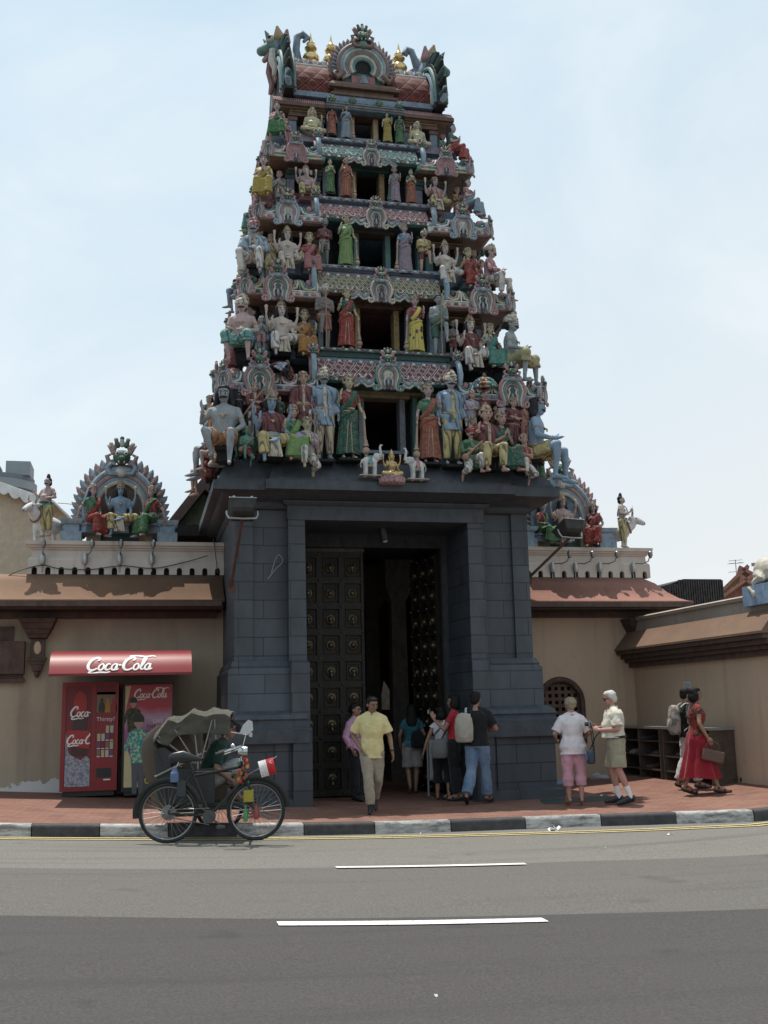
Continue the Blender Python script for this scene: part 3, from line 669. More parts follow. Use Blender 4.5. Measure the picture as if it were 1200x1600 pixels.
# roof vault -------------------------------------------------------------------------------------
RX = 1.30; zb, zt = 12.36, 13.32
def vault(k=1., dz=0.):
    R_ = []
    for i in range(15):
        a = math.pi * i / 14; R_.append((YC - .68*k*math.cos(a)*(1. if abs(math.cos(a)) < .99 else 1), zb + dz + (zt - zb)*k*math.sin(a)**.8))
    return R_
roof = MB(); roof.prism(vault(), -RX, RX, 0, 'yz'); roof = roof.build('barrel_roof', TILE, tower, 60)
mb = MB()
mb.prism([(YC - .36, zt - .17), (YC - .30, zt - .03), (YC - .2, zt + .06), (YC + .2, zt + .06), (YC + .30, zt - .03), (YC + .36, zt - .17)], -RX, RX, 0, 'yz')
for z, y, r, m in ((zt - .14, .385, .035, 1), (zt - .21, .43, .022, 2), (zt + .0, .3, .02, 1)): mb.tube([(-RX, YC - y, z), (RX, YC - y, z)], r, 7, m); mb.tube([(-RX, YC + y, z), (RX, YC + y, z)], r, 7, m)
for i in range(14):
    x = -RX + .1 + i*(2*RX - .2)/13; mb.tube([(x - .06, YC - .33, zt + .02), (x - .05, YC - .34, zt - .05), (x, YC - .35, zt - .08), (x + .05, YC - .34, zt - .05), (x + .06, YC - .33, zt + .02)], .014, 5, 1)
    mb.ball((x, YC - .2, zt + .07), (.07, .05, .04), (0, 2)[i % 2], 7)
mb.build('ridge', [PINK, WHITE, TEAL], roof, 50)
mb = MB(); mb.box(-RX, RX, YC - .74, YC + .74, zb - .02, zb + .08); mb.build('roof_kerb', STEELB, roof, 30)
for x in (-.86, -.47, .0, .47, .86):
    mb = MB(); mb.lathe([(.1, -.02), (.13, .03), (.07, .07), (.09, .1), (.17, .18), (.2, .27), (.17, .34), (.09, .38), (.075, .41), (.13, .47), (.15, .52), (.1, .56), (.09, .6), (.11, .63), (.06, .68), (.03, .78), (.004, .93)], (0, 0, 0), 18)
    o = mb.build('gilded_finial', paint((.75, .48, .08), .22, .12, 10, .1, .03, .85), tower, 60); o.location = (x, YC, zt + .05); o.scale = (.82, .82, .82)
# gable ends
def gable(s):
    mb = MB(); X0 = s*(RX + .03)
    outer = [(YC + .98*math.cos(rad(a))*(1 if a > -1 else 1), zb - .05 + 1.28*max(0, math.sin(rad(a)))**.85) for a in range(0, 181, 12)]
    mb.prism([(YC + (y - YC), z) for y, z in outer], X0, X0 + s*.16, 3, 'yz')
    for i, a in enumerate(range(4, 180, 9)):
        t = rad(a); y, z = YC + 1.0*math.cos(t), zb - .03 + 1.3*math.sin(t)**.85
        mb.cap((X0 + s*.1, y, z), (X0 + s*.1, y + .17*math.cos(t), z + .14*math.sin(t) + .02), .09, .03, 7, 4 if i % 2 else 3)
    for k, (r, m, rr) in enumerate(((.80, 5, .055), (.68, 1, .04), (.90, 2, .04))):
        for xo in (X0 - s*.02, X0 + s*.18): mb.tube([(xo, YC + r*math.cos(rad(a)), zb + 1.22*r*max(0., math.sin(rad(a)))**.85 + .02) for a in range(0, 181, 10)], rr, 7, m)
    mb.tube([(X0 + s*.08, YC - .92, zb + .02), (X0 + s*.12, YC - 1.06, zb + .1), (X0 + s*.12, YC - 1.04, zb + .26), (X0 + s*.1, YC - .95, zb + .24)], [.06, .06, .045, .02], 7, 5)
    # horned beast head on the crest, looking out along the ridge
    hx, hz = s*(RX + .2), zt + .42
    mb.cap((s*RX, YC, zt + .05), (hx, YC, hz), .2, .2, 10, 6); mb.ball((hx, YC, hz), (.24, .2, .2), 2, 12)
    mb.cap((hx + s*.1, YC, hz - .02), (hx + s*.3, YC, hz - .12), .14, .09, 9, 2); mb.cap((hx + s*.12, YC, hz - .16), (hx + s*.24, YC, hz - .3), .08, .05, 8, 0)
    for q in (-1, 1):
        mb.ball((hx + s*.14, YC + q*.16, hz + .06), .075, 1, 9); mb.ball((hx + s*.17, YC + q*.2, hz + .06), .04, 3, 8)
        mb.cap((hx - s*.02, YC + q*.14, hz + .12), (hx + s*.02, YC + q*.18, hz + .30), .12, .03, 8, 7 if q < 0 else 6)
        mb.cap((hx + s*.16, YC + q*.1, hz + .1), (hx + s*.24, YC + q*.13, hz + .22), .07, .015, 7, 2); mb.cap((hx - s*.14, YC + q*.15, hz + .05), (hx - s*.16, YC + q*.2, hz + .24), .10, .03, 8, 0)
        mb.tube([(hx + s*.1, YC + q*.12, hz - .16), (hx + s*.12, YC + q*.2, hz - .4), (hx + s*.06, YC + q*.26, hz - .62), (hx + s*.1, YC + q*.3, hz - .8)], [.07, .08, .07, .04], 7, (1, 0)[q > 0])
    mb.tube([(hx - s*.1, YC, hz - .1), (hx - s*.28, YC, hz - .06), (hx - s*.34, YC, hz + .12), (hx - s*.38, YC, hz + .24), (hx - s*.48, YC, hz + .27), (hx - s*.53, YC, hz + .19), (hx - s*.46, YC, hz + .15)] if s > 0 else [(hx - s*.18, YC, hz - .3), (hx - s*.42, YC, hz - .32), (hx - s*.36, YC, hz + .0), (hx - s*.38, YC, hz + .26), (hx - s*.48, YC, hz + .34), (hx - s*.58, YC, hz + .27), (hx - s*.5, YC, hz + .18)], [.1, .1, .07, .07, .08, .06, .03], 8, 6)
    mb.prism([(hx - s*.75, zt + .02), (hx - s*.1, hz + .05), (hx - s*.05, zt)], YC - .05, YC + .05, 6)
    return mb.build('gable_horn', [PINK, CREAM, TEAL, BLACKG, DTEAL, PBLUE, STEELB, OCHRE], tower, 50)
gable(-1); gable(1)
# big arches with a flame border: roof front and both wing shrines
def flame_arch(name, parent, loc, w_, h_, cols, back, sc=1., mats=None, deep=.16, op=.64):
    mb = MB(); n = 27; zc = h_ * .42; R1 = w_ / 2
    def pt(a, k): return (R1*k*math.cos(a), zc + (h_ - zc)*k*math.sin(a) if math.sin(a) > 0 else zc + R1*.9*k*math.sin(a))
    full = [pt(rad(a), 1.) for a in range(-30, 211, 10)]
    mb.prism(full + [(-R1*.8, 0), (R1*.8, 0)], 0, deep, cols[0]); mb.prism([pt(rad(a), 1.1) for a in range(-24, 205, 6)], .05, deep - .03, cols[5])
    inner = [pt(rad(a), .62) for a in range(-40, 221, 10)]
    for k, m, rr in ((.96, cols[1], .055), (.84, cols[2], .05), (.74, cols[3], .04), (.66, cols[4], .045)):
        mb.tube([(x, -.03, z) for x, z in [pt(rad(a), k) for a in range(-42, 223, 8)]], rr*w_/1.3, 7, m)
    mb.prism([pt(rad(a), .64) for a in range(-50, 231, 12)], -.012, -.002, back if op > .6 else cols[0])
    if op < .6:
        for k, m, rr in ((.57, cols[1], .05), (.47, 1, .05), (.38, 2, .05)): mb.tube([(x, -.035, z - (.64 - k)*.1) for x, z in [pt(rad(a), k) for a in range(-42, 223, 10)]], rr*w_/1.3, 7, m)
        mb.prism([pt(rad(a), .36) for a in range(-50, 231, 12)], -.02, -.013, back)
    for i in range(n):
        a = rad(-22 + 224*i/(n - 1)); x, z = pt(a, 1.02)
        if abs(math.degrees(a) - 90) < 9: continue
        d = V((math.cos(a), 0, math.sin(a))); q = V((x, .06, z)); s = 1 if x > 0 else -1
        up = (d + V((0, 0, .55))).normalized(); f = w_*.088
        mb.tube([q - d*.02, q + up*f*.6 + d*f*.3, q + up*f*1.3 + d*f*.15, q + up*f*2.], [f*.5, f*.62, f*.42, f*.07], 8, cols[5] if i % 2 else cols[6] if len(cols) > 6 else cols[5], flat=(1, .55))
        mb.tube([q + V((0, -.06, 0)), q + up*f*.5 + V((s*f*.2, -.07, 0)), q + up*f*1.1 + V((-s*f*.1, -.06, 0))], [f*.22, f*.2, f*.05], 6, cols[2])
    for s in (-1, 1):
        mb.tube([(s*(.1 + .1*math.cos(t)*k)*w_, -.08, h_*.99 + .1*w_*math.sin(t)*k) for t, k in ((3.2, 1), (4.2, 1), (5.2, 1), (6.2, .9), (7.2, .7), (8.2, .5))], [.04*w_]*4 + [.03*w_, .02*w_], 7, cols[1])
        mb.tube([(s*R1*.75, -.04, .25*h_), (s*R1*1.0, -.05, .1*h_), (s*R1*1.12, -.05, .2*h_), (s*R1*1.0, -.05, .27*h_)], [.07*w_, .06*w_, .05*w_, .02*w_], 7, cols[5])
    mb.ball((0, -.08, h_*.93), (.09*w_, .06, .08*w_), cols[4], 9)
    beast(mb, (0, -.02, h_*1.13), w_*.72, (4, cols[5], 1))
    o = mb.build(name, mats or KM, parent, 50); o.location = loc; o.scale = (sc,)*3; return o
o = flame_arch('front_gable_arch', tower, (0, 1.10, 12.72), .98, .84, (6, 7, 5, 1, 2, 7), 3, 1., KM[:7] + [paint((.26, .15, .12)), MAROON], op=.5)
mb = MB(); mb.T = Matrix.Translation((0, -1.10, -12.72)); mb.box(-.22, .22, 1.06, 1.3, 12.7, 12.88, 0); mb.prism([(-.09, 12.71), (.09, 12.71), (.03, 12.86), (-.03, 12.86)], 1.0, 1.06, 1)
mb.build('arch_sill', [ROSE, STEELB], o, 40)
mb = MB(); mb.frus([(12.42, -.62, .62, .98, 1.5), (12.47, -.62, .62, .98, 1.5), (12.475, -.56, .56, 1.03, 1.5), (12.56, -.56, .56, 1.03, 1.5), (12.565, -.66, .66, .95, 1.5), (12.62, -.66, .66, .95, 1.5), (12.70, -.58, .58, 1.0, 1.5)])
mb.build('arch_pedestal', BROWN, tower, 30)
# ------------------------------------------------------------------ figures
SK = dict(g=(.27, .31, .33), b=(.19, .32, .46), p=(.46, .30, .28), y=(.50, .43, .21), w=(.54, .44, .37), n=(.07, .30, .22), k=(.2, .17, .16), l=(.42, .36, .42), o=(.5, .27, .18))
def skel(pose):
    p = V(pose.get('p', (0, 0, .93)))
    MT = Matrix.Translation(p) @ Matrix.Rotation(rad(pose.get('tw', 0)), 4, 'Z') @ Matrix.Rotation(rad(pose.get('side', 0)), 4, 'Y') @ Matrix.Rotation(rad(pose.get('lean', 0)), 4, 'X') @ Matrix.Translation((0, 0, -.93))
    hy, hp = pose.get('head', (0, 0))
    MH = MT @ Matrix.Translation((0, -.01, 1.50)) @ Matrix.Rotation(rad(hy), 4, 'Z') @ Matrix.Rotation(rad(hp), 4, 'X') @ Matrix.Translation((0, 0, .115))
    return MT, MH
def limb(mb, pts, rs, n=10, m=0, ends=True): mb.tube(pts, rs, n, m, round_ends=ends)
def leg_pts(p, MT, pose, i):
    s = (-1, 1)[i]; L = pose['L'][i]
    hip = MT @ V((s*.088, 0, .90)); k, a = V(L[0]), V(L[1]); return hip, k, a
def arm_pts(MT, A, s, sw): 
    return MT @ V((s*sw, 0, 1.382)), MT @ V(A[0]), MT @ V(A[1])
def handgeo(mb, wr, d, nrm, detail, curl=.5, sc=1., m=0, ts=1):
    d = d.normalized(); nrm = (nrm - d*nrm.dot(d)); nrm = nrm.normalized() if nrm.length > 1e-4 else d.orthogonal().normalized(); sd = d.cross(nrm)
    M = Matrix((sd, nrm, d)).transposed()
    mb.ball(wr + d*.045*sc, (.038*sc, .017*sc, .05*sc), m, 8, M)
    if detail:
        for i, ln in enumerate((.068, .08, .075, .058)):
            b = wr + d*.085*sc + sd*(i - 1.5)*.0195*sc
            e1 = b + (d*math.cos(curl*.6) + nrm*math.sin(curl*.6))*ln*.5*sc; e2 = e1 + (d*math.cos(curl*1.6) + nrm*math.sin(curl*1.6))*ln*.5*sc
            mb.tube([b - d*.02, b, e1, e2], [.0095*sc, .0095*sc, .0088*sc, .0075*sc], 6, m, round_ends=True)
    else:
        mb.tube([wr + d*.07*sc, wr + d*.11*sc + nrm*.01*curl, wr + (d*.15 + nrm*.05*curl)*sc], [.03*sc, .028*sc, .016*sc], 7, m, flat=(1, .55), round_ends=True)
    t0 = wr + d*.02*sc + sd*ts*.03*sc; mb.tube([t0, t0 + (d*.03 + sd*ts*.02 + nrm*.008)*sc, t0 + (d*.062 + sd*ts*.022 + nrm*.018)*sc], [.013*sc, .011*sc, .009*sc], 6, m, round_ends=True)
def figure(F):
    """F: dict(pose, skin, fem, wear, hd, g, detail) -> {part: (MB, material, voxel, smooth, disp)}"""
    pose = F['pose']; fem = F.get('fem', 0); g = F.get('g', 1.); det = F.get('detail', 0); hd = F.get('hd', 1.); belly = F.get('belly', 0)
    MT, MH = skel(pose); sw = .158 if fem else .185; sw *= (1 + (g - 1)*.6); out = {}
    W = {w_[0]: w_ for w_ in F['wear']}
    tor = [(.84, .13, .10), (.93, .168, .118), (1.02, .145, .10), (1.10, .124, .09), (1.20, .135, .1), (1.30, .15, .105), (1.38, .142, .088), (1.44, .085, .066), (1.49, .05, .05)] if fem else \
          [(.84, .13, .10), (.93, .160, .115), (1.02, .15, .108), (1.10, .143, .102), (1.20, .158, .11), (1.30, .176, .115), (1.38, .172, .1), (1.44, .10, .076), (1.49, .058, .055)]
    body = MB()
    body.loft([(0, .005 - (belly*.06 if 1.0 < z < 1.22 else 0), z, rx*g, ry*g + (belly*.05 if 1.0 < z < 1.22 else 0)) for z, rx, ry in tor], 16, 0, MT)
    if fem:
        for s in (-1, 1): body.ball(MT @ V((s*.066, -.085*g, 1.265)), .062*g, 0, 9)
    else:
        for s in (-1, 1): body.ball(MT @ V((s*.075, -.06*g, 1.30)), (.07, .05, .055), 0, 9)
    NK = MT @ V((0, .0, 1.45)); body.cap(NK, MH @ V((0, .01, -.06)), .052, .05, 10)
    # head
    H = lambda x, y, z: MH @ V((x*hd, y*hd, z*hd + (hd - 1)*.1))
    def hb(c, r, m=0, mb=body, n=10): mb.ball(H(*c), tuple(v*hd for v in r) if isinstance(r, tuple) else r*hd, m, n, MH.to_3x3())
    hb((0, .012, .03), (.077, .095, .088), n=14); hb((0, -.02, -.035), (.062, .073, .075), n=12); hb((0, -.058, -.08), (.03, .028, .026)); hb((0, -.03, .05), (.066, .065, .05))
    body.tube([H(0, -.085, .02), H(0, -.105, -.02), H(0, -.09, -.032)], [.012*hd, .019*hd, .017*hd], 7, round_ends=True)
    for s in (-1, 1):
        hb((s*.08, .012, -.005), (.014, .024, .034)); hb((s*.036, -.062, -.022), (.024, .02, .024)); hb((s*.032, -.082, .028), (.026, .012, .010))
    hb((0, -.084, -.056), (.026, .014, .0075)); hb((0, -.082, -.069), (.022, .013, .008))
    # arms
    def arm(A, s, shoulder=True):
        sh, el, wr = arm_pts(MT, A, s, sw)
        if shoulder: body.cap(MT @ V((s*.03, .0, 1.45)), sh, .055, .05, 9)
        k = (.9 if fem else 1.) * (1 + (g - 1)*.5)
        if shoulder: body.ball(sh, .056*k, 0, 9)
        mid = sh.lerp(el, .45); limb(body, [sh, mid, el], [.052*k, .05*k, .039*k]); m2 = el.lerp(wr, .3); limb(body, [el, m2, wr], [.039*k, .041*k, .026*k])
        d = V(A[2]) if len(A) > 2 and A[2] else (wr - el)
        if len(A) > 2 and A[2]: d = MT.to_3x3() @ d
        nrm = MT.to_3x3() @ (V(A[3]) if len(A) > 3 else V((-s, -.35, 0)))
        handgeo(body, wr, d, nrm, det, pose.get('curl', .5), 1. if det else 1.12, 0, -s)
        return sh, el, wr
    arms = [arm(pose['A'][i], (-1, 1)[i]) for i in range(2)]
    for i, A in enumerate(pose.get('ext', ())): arm(A, (-1, 1)[i % 2], False)
    legs = []
    for i in range(2):
        hip, k, a = leg_pts(None, MT, pose, i); s = (-1, 1)[i]; legs.append((hip, k, a)); lk = (1 + (g - 1)*.6)
        limb(body, [hip, hip.lerp(k, .35), k], [.09*lk, .084*lk, .056*lk]); limb(body, [k, k.lerp(a, .3), a], [.055*lk, .056*lk, .034])
        L = pose['L'][i]; fd = V(L[2]) if len(L) > 2 and L[2] else V((s*.15, -1, -.12))
        fd = fd.normalized(); up = V((0, 0, 1)); 
        h0 = a - fd*.035 - V((0, 0, .045)); t1 = a + fd*.11 - V((0, 0, .052)); t2 = a + fd*.18 - V((0, 0, .06))
        body.tube([h0, a + fd*.03 - V((0, 0, .035)), t1, t2], [.036, .043, .038, .022], 8, 0, flat=(1, .8), round_ends=True)
        legs[i] = (hip, k, a, fd, h0, t1, t2)
    out['body'] = (body, F['skin'], .0085 if det else .017, 3 if det else 2, 0)
    # clothes -----------------------------------------------------------------
    vx = .011 if det else .017
    def add(name, mb, mat, vox=vx, sm=3, disp=0.): out[name] = (mb, mat, vox, sm, disp)
    for w_ in F['wear']:
        t, mat = w_[0], w_[1]; o = w_[2] if len(w_) > 2 else {}
        if t == 'top':
            mb = MB(); e = o.get('e', .016); hem = o.get('hem', .86); rings = []
            for z, rx, ry in tor:
                if z < hem - .001 or z > o.get('neck', 1.46): continue
                lo = max(0, (1.1 - z)/.25)
                b = belly*.05 if 1.0 < z < 1.22 else 0
                rings.append((0, .005 - b*1.2 - (.02 if fem and 1.2 <= z <= 1.3 else 0), z, rx*g + e + o.get('fl', .012)*lo, ry*g + e + b + (.03 if fem and 1.2 <= z <= 1.3 else 0) + o.get('fl', .012)*lo))
            if rings[0][2] > hem + .01: r_ = rings[0]; rings.insert(0, (0, r_[1], hem, r_[3] + .01 + o.get('fl', .012), r_[4] + .01))
            mb.loft(rings, 18, 0, MT)
            if fem:
                for s in (-1, 1): mb.ball(MT @ V((s*.064, -.085*g, 1.265)), .07*g, 0, 9)
            sl = o.get('sl', .6)
            for i, (sh, el, wr) in enumerate(arms):
                if sl <= 0: continue
                k = (.9 if fem else 1.)*(1 + (g - 1)*.5); es = o.get('es', .02)
                mb.ball(sh, .056*k + e*.45, 0, 10); mb.cap(MT @ V(((1 if i else -1)*.04, .0, 1.445)), sh, .05 + e*.6, .054*k + e*.45, 10)
                if sl <= 1: mb.tube([sh, sh.lerp(el, sl*.5), sh.lerp(el, sl)], [.055*k + e*.55, .052*k + es*.55, .05*k + es*.8], 12)
                else: mb.tube([sh, sh.lerp(el, .5), el, el.lerp(wr, (sl - 1)*.5), el.lerp(wr, sl - 1)], [.055*k + e, .055*k + e, .046*k + e, .043*k + e, .034*k + e], 12)
            if o.get('collar'): mb.tube([MT @ V((.062*math.cos(a_)*1.05, .012 + .062*math.sin(a_), 1.465 + .018*math.sin(a_))) for a_ in [2*math.pi*q/14 for q in range(14)]], .017, 6, 0, closed=True)
            add(o.get('name', 'shirt'), mb, mat, vx, 3, o.get('disp', .022 if det else .0))
        elif t == 'pants':
            mb = MB(); e = o.get('e', .02); ln = o.get('len', 1.95); eb = o.get('eb', .03)
            zt_ = o.get('top', 1.04); mb.loft([(0, .005, z, rx*g + e*.7, ry*g + e*.7) for z, rx, ry in tor if z <= zt_], 16, 0, MT)
            lk = (1 + (g - 1)*.6)
            for (hip, k, a, *_r) in legs:
                if ln <= 1: 
                    q = hip.lerp(k, ln); pts = [hip, hip.lerp(q, .5), q]; rs = [.094*lk + e, .088*lk + e, .075*lk + eb]
                else:
                    q = k.lerp(a, ln - 1); pts = [hip, hip.lerp(k, .5), k, k.lerp(q, .5), q]; rs = [.094*lk + e, .084*lk + e, .06*lk + e, .05*lk + eb*.9, .038 + eb]
                mb.tube(pts, rs, 12); mb.ball(hip, .094*lk + e, 0, 10); 
                if ln > 1: mb.ball(k, .06*lk + e, 0, 10)
            add(o.get('name', 'trousers'), mb, mat, vx, 3, o.get('disp', .028 if det else .0))
        elif t == 'skirt':
            mb = MB(); hem = o.get('hem', .12); fl = o.get('fl', .05); pl_ = o.get('pl', .012); npl = o.get('n', 12); top_ = o.get('top', 1.05); N = 48; K = 9
            c0 = MT @ V((0, 0, top_)); ca = (legs[0][2] + legs[1][2])/2; vs_ = []; fs_ = []
            for q in range(K):
                f = q/(K - 1); z = c0.z + (hem - c0.z)*f; cx = c0.x + (ca.x - c0.x)*f*f*.8; cy = c0.y + (ca.y - c0.y)*f*f*.8
                hipb = math.exp(-((z - .9)/.14)**2)
                rx = (.135*g + .045*hipb*g + fl*f + .0*f) ; ry = (.105*g + .035*hipb + fl*f*.8)
                spread = abs(legs[0][2].x - legs[1][2].x)*.5*f*.6; sy = abs(legs[0][2].y - legs[1][2].y)*.5*f*.7
                for j in range(N):
                    a = 2*math.pi*j/N; pm = 1 + pl_*math.sin(a*npl + 1.3)*min(1, f*2)/.12
                    vs_.append((cx + (rx + spread)*math.cos(a)*pm, cy + (ry + sy)*math.sin(a)*pm, z + (0.012*math.sin(a*3) if q == K - 1 else 0)))
            for q in range(K - 1):
                for j in range(N): fs_.append((q*N + j, q*N + (j+1) % N, (q+1)*N + (j+1) % N, (q+1)*N + j))
            fs_.append(tuple(range(N))); fs_.append(tuple((K-1)*N + j for j in range(N))); mb.add(vs_, fs_)
            add('skirt', mb, mat, None, 0)
        elif t == 'lap':                    # cloth over seated legs
            mb = MB(); e = o.get('e', .03); mb.loft([(0, .0, z, rx*g + e, ry*g + e) for z, rx, ry in tor if z <= 1.04], 16, 0, MT)
            pts = [(l[0], l[1], l[1].lerp(l[2], o.get('len', .85))) for l in legs]
            for a in pts: mb.tube(list(a), [.10 + e, .075 + e, .06 + e + o.get('fl', .02)], 12); mb.ball(a[1], .07 + e, 0, 10)
            if o.get('join', 1):
                for q in (.3, .7):
                    mb.tube([pts[0][i].lerp(pts[1][i], q) + V((0, .03, -.04)) for i in range(3)], [.09, .05 + e*.5, .05 + e], 10)
                for q in range(7):
                    a_, b_ = pts[0], pts[1]; f_ = q/6; k_ = a_[1].lerp(b_[1], f_) + V((0, -.045, .0)); h_ = a_[2].lerp(b_[2], f_) + V(((f_ - .5)*.1, -.05, 0)); mb.tube([k_, k_.lerp(h_, .5), h_], [.018, .024, .032], 7)
            add('skirt' if fem else 'dhoti', mb, mat, vx, 2)
        elif t == 'drape':                  # hanging front cloth with folds
            mb = MB(); zt2 = MT @ V((0, -.13*g, .95)); zb2 = o.get('z', .12); y0 = min(legs[0][1].y, legs[1][1].y) if o.get('out') else zt2.y - .03; x0 = o.get('x', 0)
            for q in range(5):
                x = x0 + (q - 2)*.03; mb.tube([V((zt2.x + (q - 2)*.015, zt2.y, zt2.z)), V((x*.9, y0 - .01, zt2.z - .06)), V((x*1.3, y0 - .02, (zt2.z + zb2)/2)), V((x*1.9, y0, zb2))], [.018, .025, .024, .03], 6)
            add('front_cloth', mb, mat, None)
        elif t == 'sash':
            mb = MB(); s = o.get('s', 1); e = .03
            P2 = [(-s*.17*g, -.06, 1.0), (-s*.06, -.155*g - .0, 1.12), (s*.05, -.17*g, 1.28), (s*.12, -.09, 1.43), (s*.13, .03, 1.45), (s*.1, .13*g, 1.3), (s*.02, .14*g, 1.1)]
            mb.tube([MT @ V(q) for q in crom(P2, 3)], o.get('r', .05), 8, 0, flat=(1, .42)); 
            P3 = [(s*.16*g, -.06, 1.03), (0, -.16*g, .97), (-s*.15*g, -.1, .88), (-s*.2*g, .0, .8)]
            if not o.get('up'): mb.tube([MT @ V(q) for q in crom(P3, 3)], .03, 7, 0, flat=(1, .5))
            add('sash', mb, mat, None)
        elif t == 'hair':
            mb = MB(); st = o.get('st', 'short'); k = hd
            def hh(c, r): mb.ball(H(*c), tuple(v*k for v in r), 0, 12, MH.to_3x3())
            if st in ('short', 'bob', 'long', 'bun', 'curly'):
                hh((0, .03, .052), (.088, .093, .082)); hh((0, -.005, .088), (.076, .085, .045)); hh((0, .06, -.01), (.078, .06, .075))
                for s in (-1, 1): hh((s*.065, .03, .03), (.026, .05, .06))
            if st == 'bob':
                hh((0, .05, -.04), (.1, .07, .1)); hh((0, -.04, .085), (.07, .055, .035))
                for s in (-1, 1): hh((s*.075, .015, -.03), (.034, .06, .085))
            if st == 'long':
                hh((0, .06, -.1), (.105, .06, .16)); hh((0, .085, -.2), (.115, .05, .17))
                for s in (-1, 1): hh((s*.07, .03, -.05), (.03, .05, .1))
            if st == 'bun': hh((0, .11, -.01), (.055, .05, .055))
            if st == 'knot': hh((0, .03, .055), (.088, .095, .08)); hh((0, .02, .15), (.055, .055, .05)); hh((0, .02, .2), (.04, .04, .03)); hh((0, .055, -.02), (.085, .06, .09))
            if st == 'curly':
                for q in range(46):
                    a = rnd.uniform(0, 6.28); b = rnd.uniform(-.55, 1.); y = math.sin(a); r_ = math.sqrt(max(0, 1 - b*b)) if b > 0 else 1.
                    x, yy, z = .088*r_*math.cos(a), .03 + .095*r_*y, .045 + .085*b
                    if yy < -.055 and z < .075: continue
                    hh((x, yy, z), (.025, .025, .022))
            if st == 'mane':
                hh((0, .045, .03), (.105, .085, .09)); hh((0, .06, -.07), (.12, .06, .1)); hh((0, -.01, .085), (.08, .085, .04))
                for s in (-1, 1): hh((s*.085, .02, -.02), (.04, .055, .1)); hh((s*.11, .03, -.11), (.035, .045, .05))
            add('hair', mb, mat, .012 if det else .018, 2 if st != 'curly' else 1, .012 if det else .01)
        elif t == 'crown':
            mb = MB(); h_ = o.get('h', .22); r_ = .092*hd; M3 = MH.to_3x3()
            pr = [(r_*1.02, 0), (r_*1.08, .02), (r_*.98, .035), (r_*1.0, .06), (r_*.86, .07), (r_*.9, .1), (r_*.72, .11), (r_*.74, h_*.62), (r_*.55, h_*.65), (r_*.52, h_*.8), (r_*.3, h_*.84), (r_*.28, h_*.92), (r_*.1, h_), (.004, h_*1.12)]
            mb.lathe(pr, H(0, .01, .055), 12, 0, M3)
            for s in (-1, 1): mb.ball(H(s*.098, .01, .03), (.02*hd, .02*hd, .045*hd), 0, 7)
            mb.ball(H(0, -.085, .095), (.03*hd, .018*hd, .035*hd), 0, 7)
            add('crown', mb, mat, None)
        elif t == 'turban':
            mb = MB()
            for q, (z, r_, rr) in enumerate(((.05, .078, .036), (.085, .07, .04), (.12, .05, .04))):
                mb.tube([H(r_*math.cos(a)*1.0, .015 + r_*math.sin(a)*1.1, z + .02*math.sin(a*1 + q)) for a in [2*math.pi*j/14 for j in range(14)]], rr*hd, 7, 0, closed=True)
            mb.ball(H(0, .015, .12), (.07*hd, .075*hd, .05*hd), 0, 9); mb.ball(H(.03, -.01, .175), (.03*hd,)*3, 0, 7)
            add('turban', mb, mat, None)
        elif t == 'cap':
            mb = MB(); mb.lathe([(.094*hd, 0), (.095*hd, .03), (.085*hd, .065), (.05*hd, .085), (.004, .09)], H(0, .012, .035), 14, 0, MH.to_3x3())
            if o.get('brim', 1): mb.tube([H(0, -.06, .042), H(0, -.11, .038), H(0, -.155, .028)], [.075*hd, .072*hd, .05*hd], 12, 0, flat=(1, .12))
            add('cap', mb, mat, None)
        elif t == 'mous':
            mb = MB()
            for s in (-1, 1): mb.tube([H(0, -.096, -.042), H(s*.022, -.098, -.043), H(s*.045, -.085, -.05), H(s*.06, -.072, -.038)], [.011*hd, .013*hd, .010*hd, .004*hd], 6)
            add('moustache', mb, mat, None)
        elif t == 'eyes':
            mb = MB(); ml = [mat, o.get('white', WHITE), o.get('lip', ROSE)]
            for s in (-1, 1):
                hb((s*.032, -.083, .006), (.021, .012, .0115), 1, mb, 8); hb((s*.032, -.0925, .006), (.0095, .006, .0095), 0, mb, 8)
                mb.tube([H(s*.012, -.096, .03), H(s*.035, -.094, .037), H(s*.056, -.079, .028)], [.0045*hd, .006*hd, .003*hd], 5, 0)
            hb((0, -.089, -.058), (.023, .012, .007), 2, mb, 8); hb((0, -.087, -.068), (.018, .011, .007), 2, mb, 8)
            out['face'] = (mb, ml, None, 0, 0)
        elif t == 'jewel':
            mb = MB()
            for z, r_, y_ in ((1.41, .085, .02), (1.35, .11, -.0)): mb.tube([MT @ V((r_*math.cos(a)*1.05, y_ + (r_*1.12 if math.sin(a) < 0 else r_*.8)*math.sin(a)*g, z + .06*(-math.sin(a) if False else math.sin(a)))) for a in [2*math.pi*j/14 for j in range(14)]], .012, 6, 0, closed=True)
            mb.ball(MT @ V((0, -.14*g, 1.27)), (.026, .014, .034), 0, 7)
            mb.tube([MT @ V(((.158*g + .012)*math.cos(a), .005 + (.118*g + .014)*math.sin(a), 1.0)) for a in [2*math.pi*j/16 for j in range(16)]], .018, 6, 0, closed=True)
            for (sh, el, wr) in arms:
                c = sh.lerp(el, .5); d = (el - sh).normalized(); u = d.orthogonal().normalized(); v_ = d.cross(u)
                mb.tube([c + (u*math.cos(a) + v_*math.sin(a))*.054 for a in [2*math.pi*j/10 for j in range(10)]], .011, 6, 0, closed=True)
                c = el.lerp(wr, .88); d = (wr - el).normalized(); u = d.orthogonal().normalized(); v_ = d.cross(u)
                mb.tube([c + (u*math.cos(a) + v_*math.sin(a))*.034 for a in [2*math.pi*j/10 for j in range(10)]], .011, 6, 0, closed=True)
            add('jewellery', mb, mat, None)
        elif t in ('shoes', 'sandals', 'socks'):
            mb = MB()
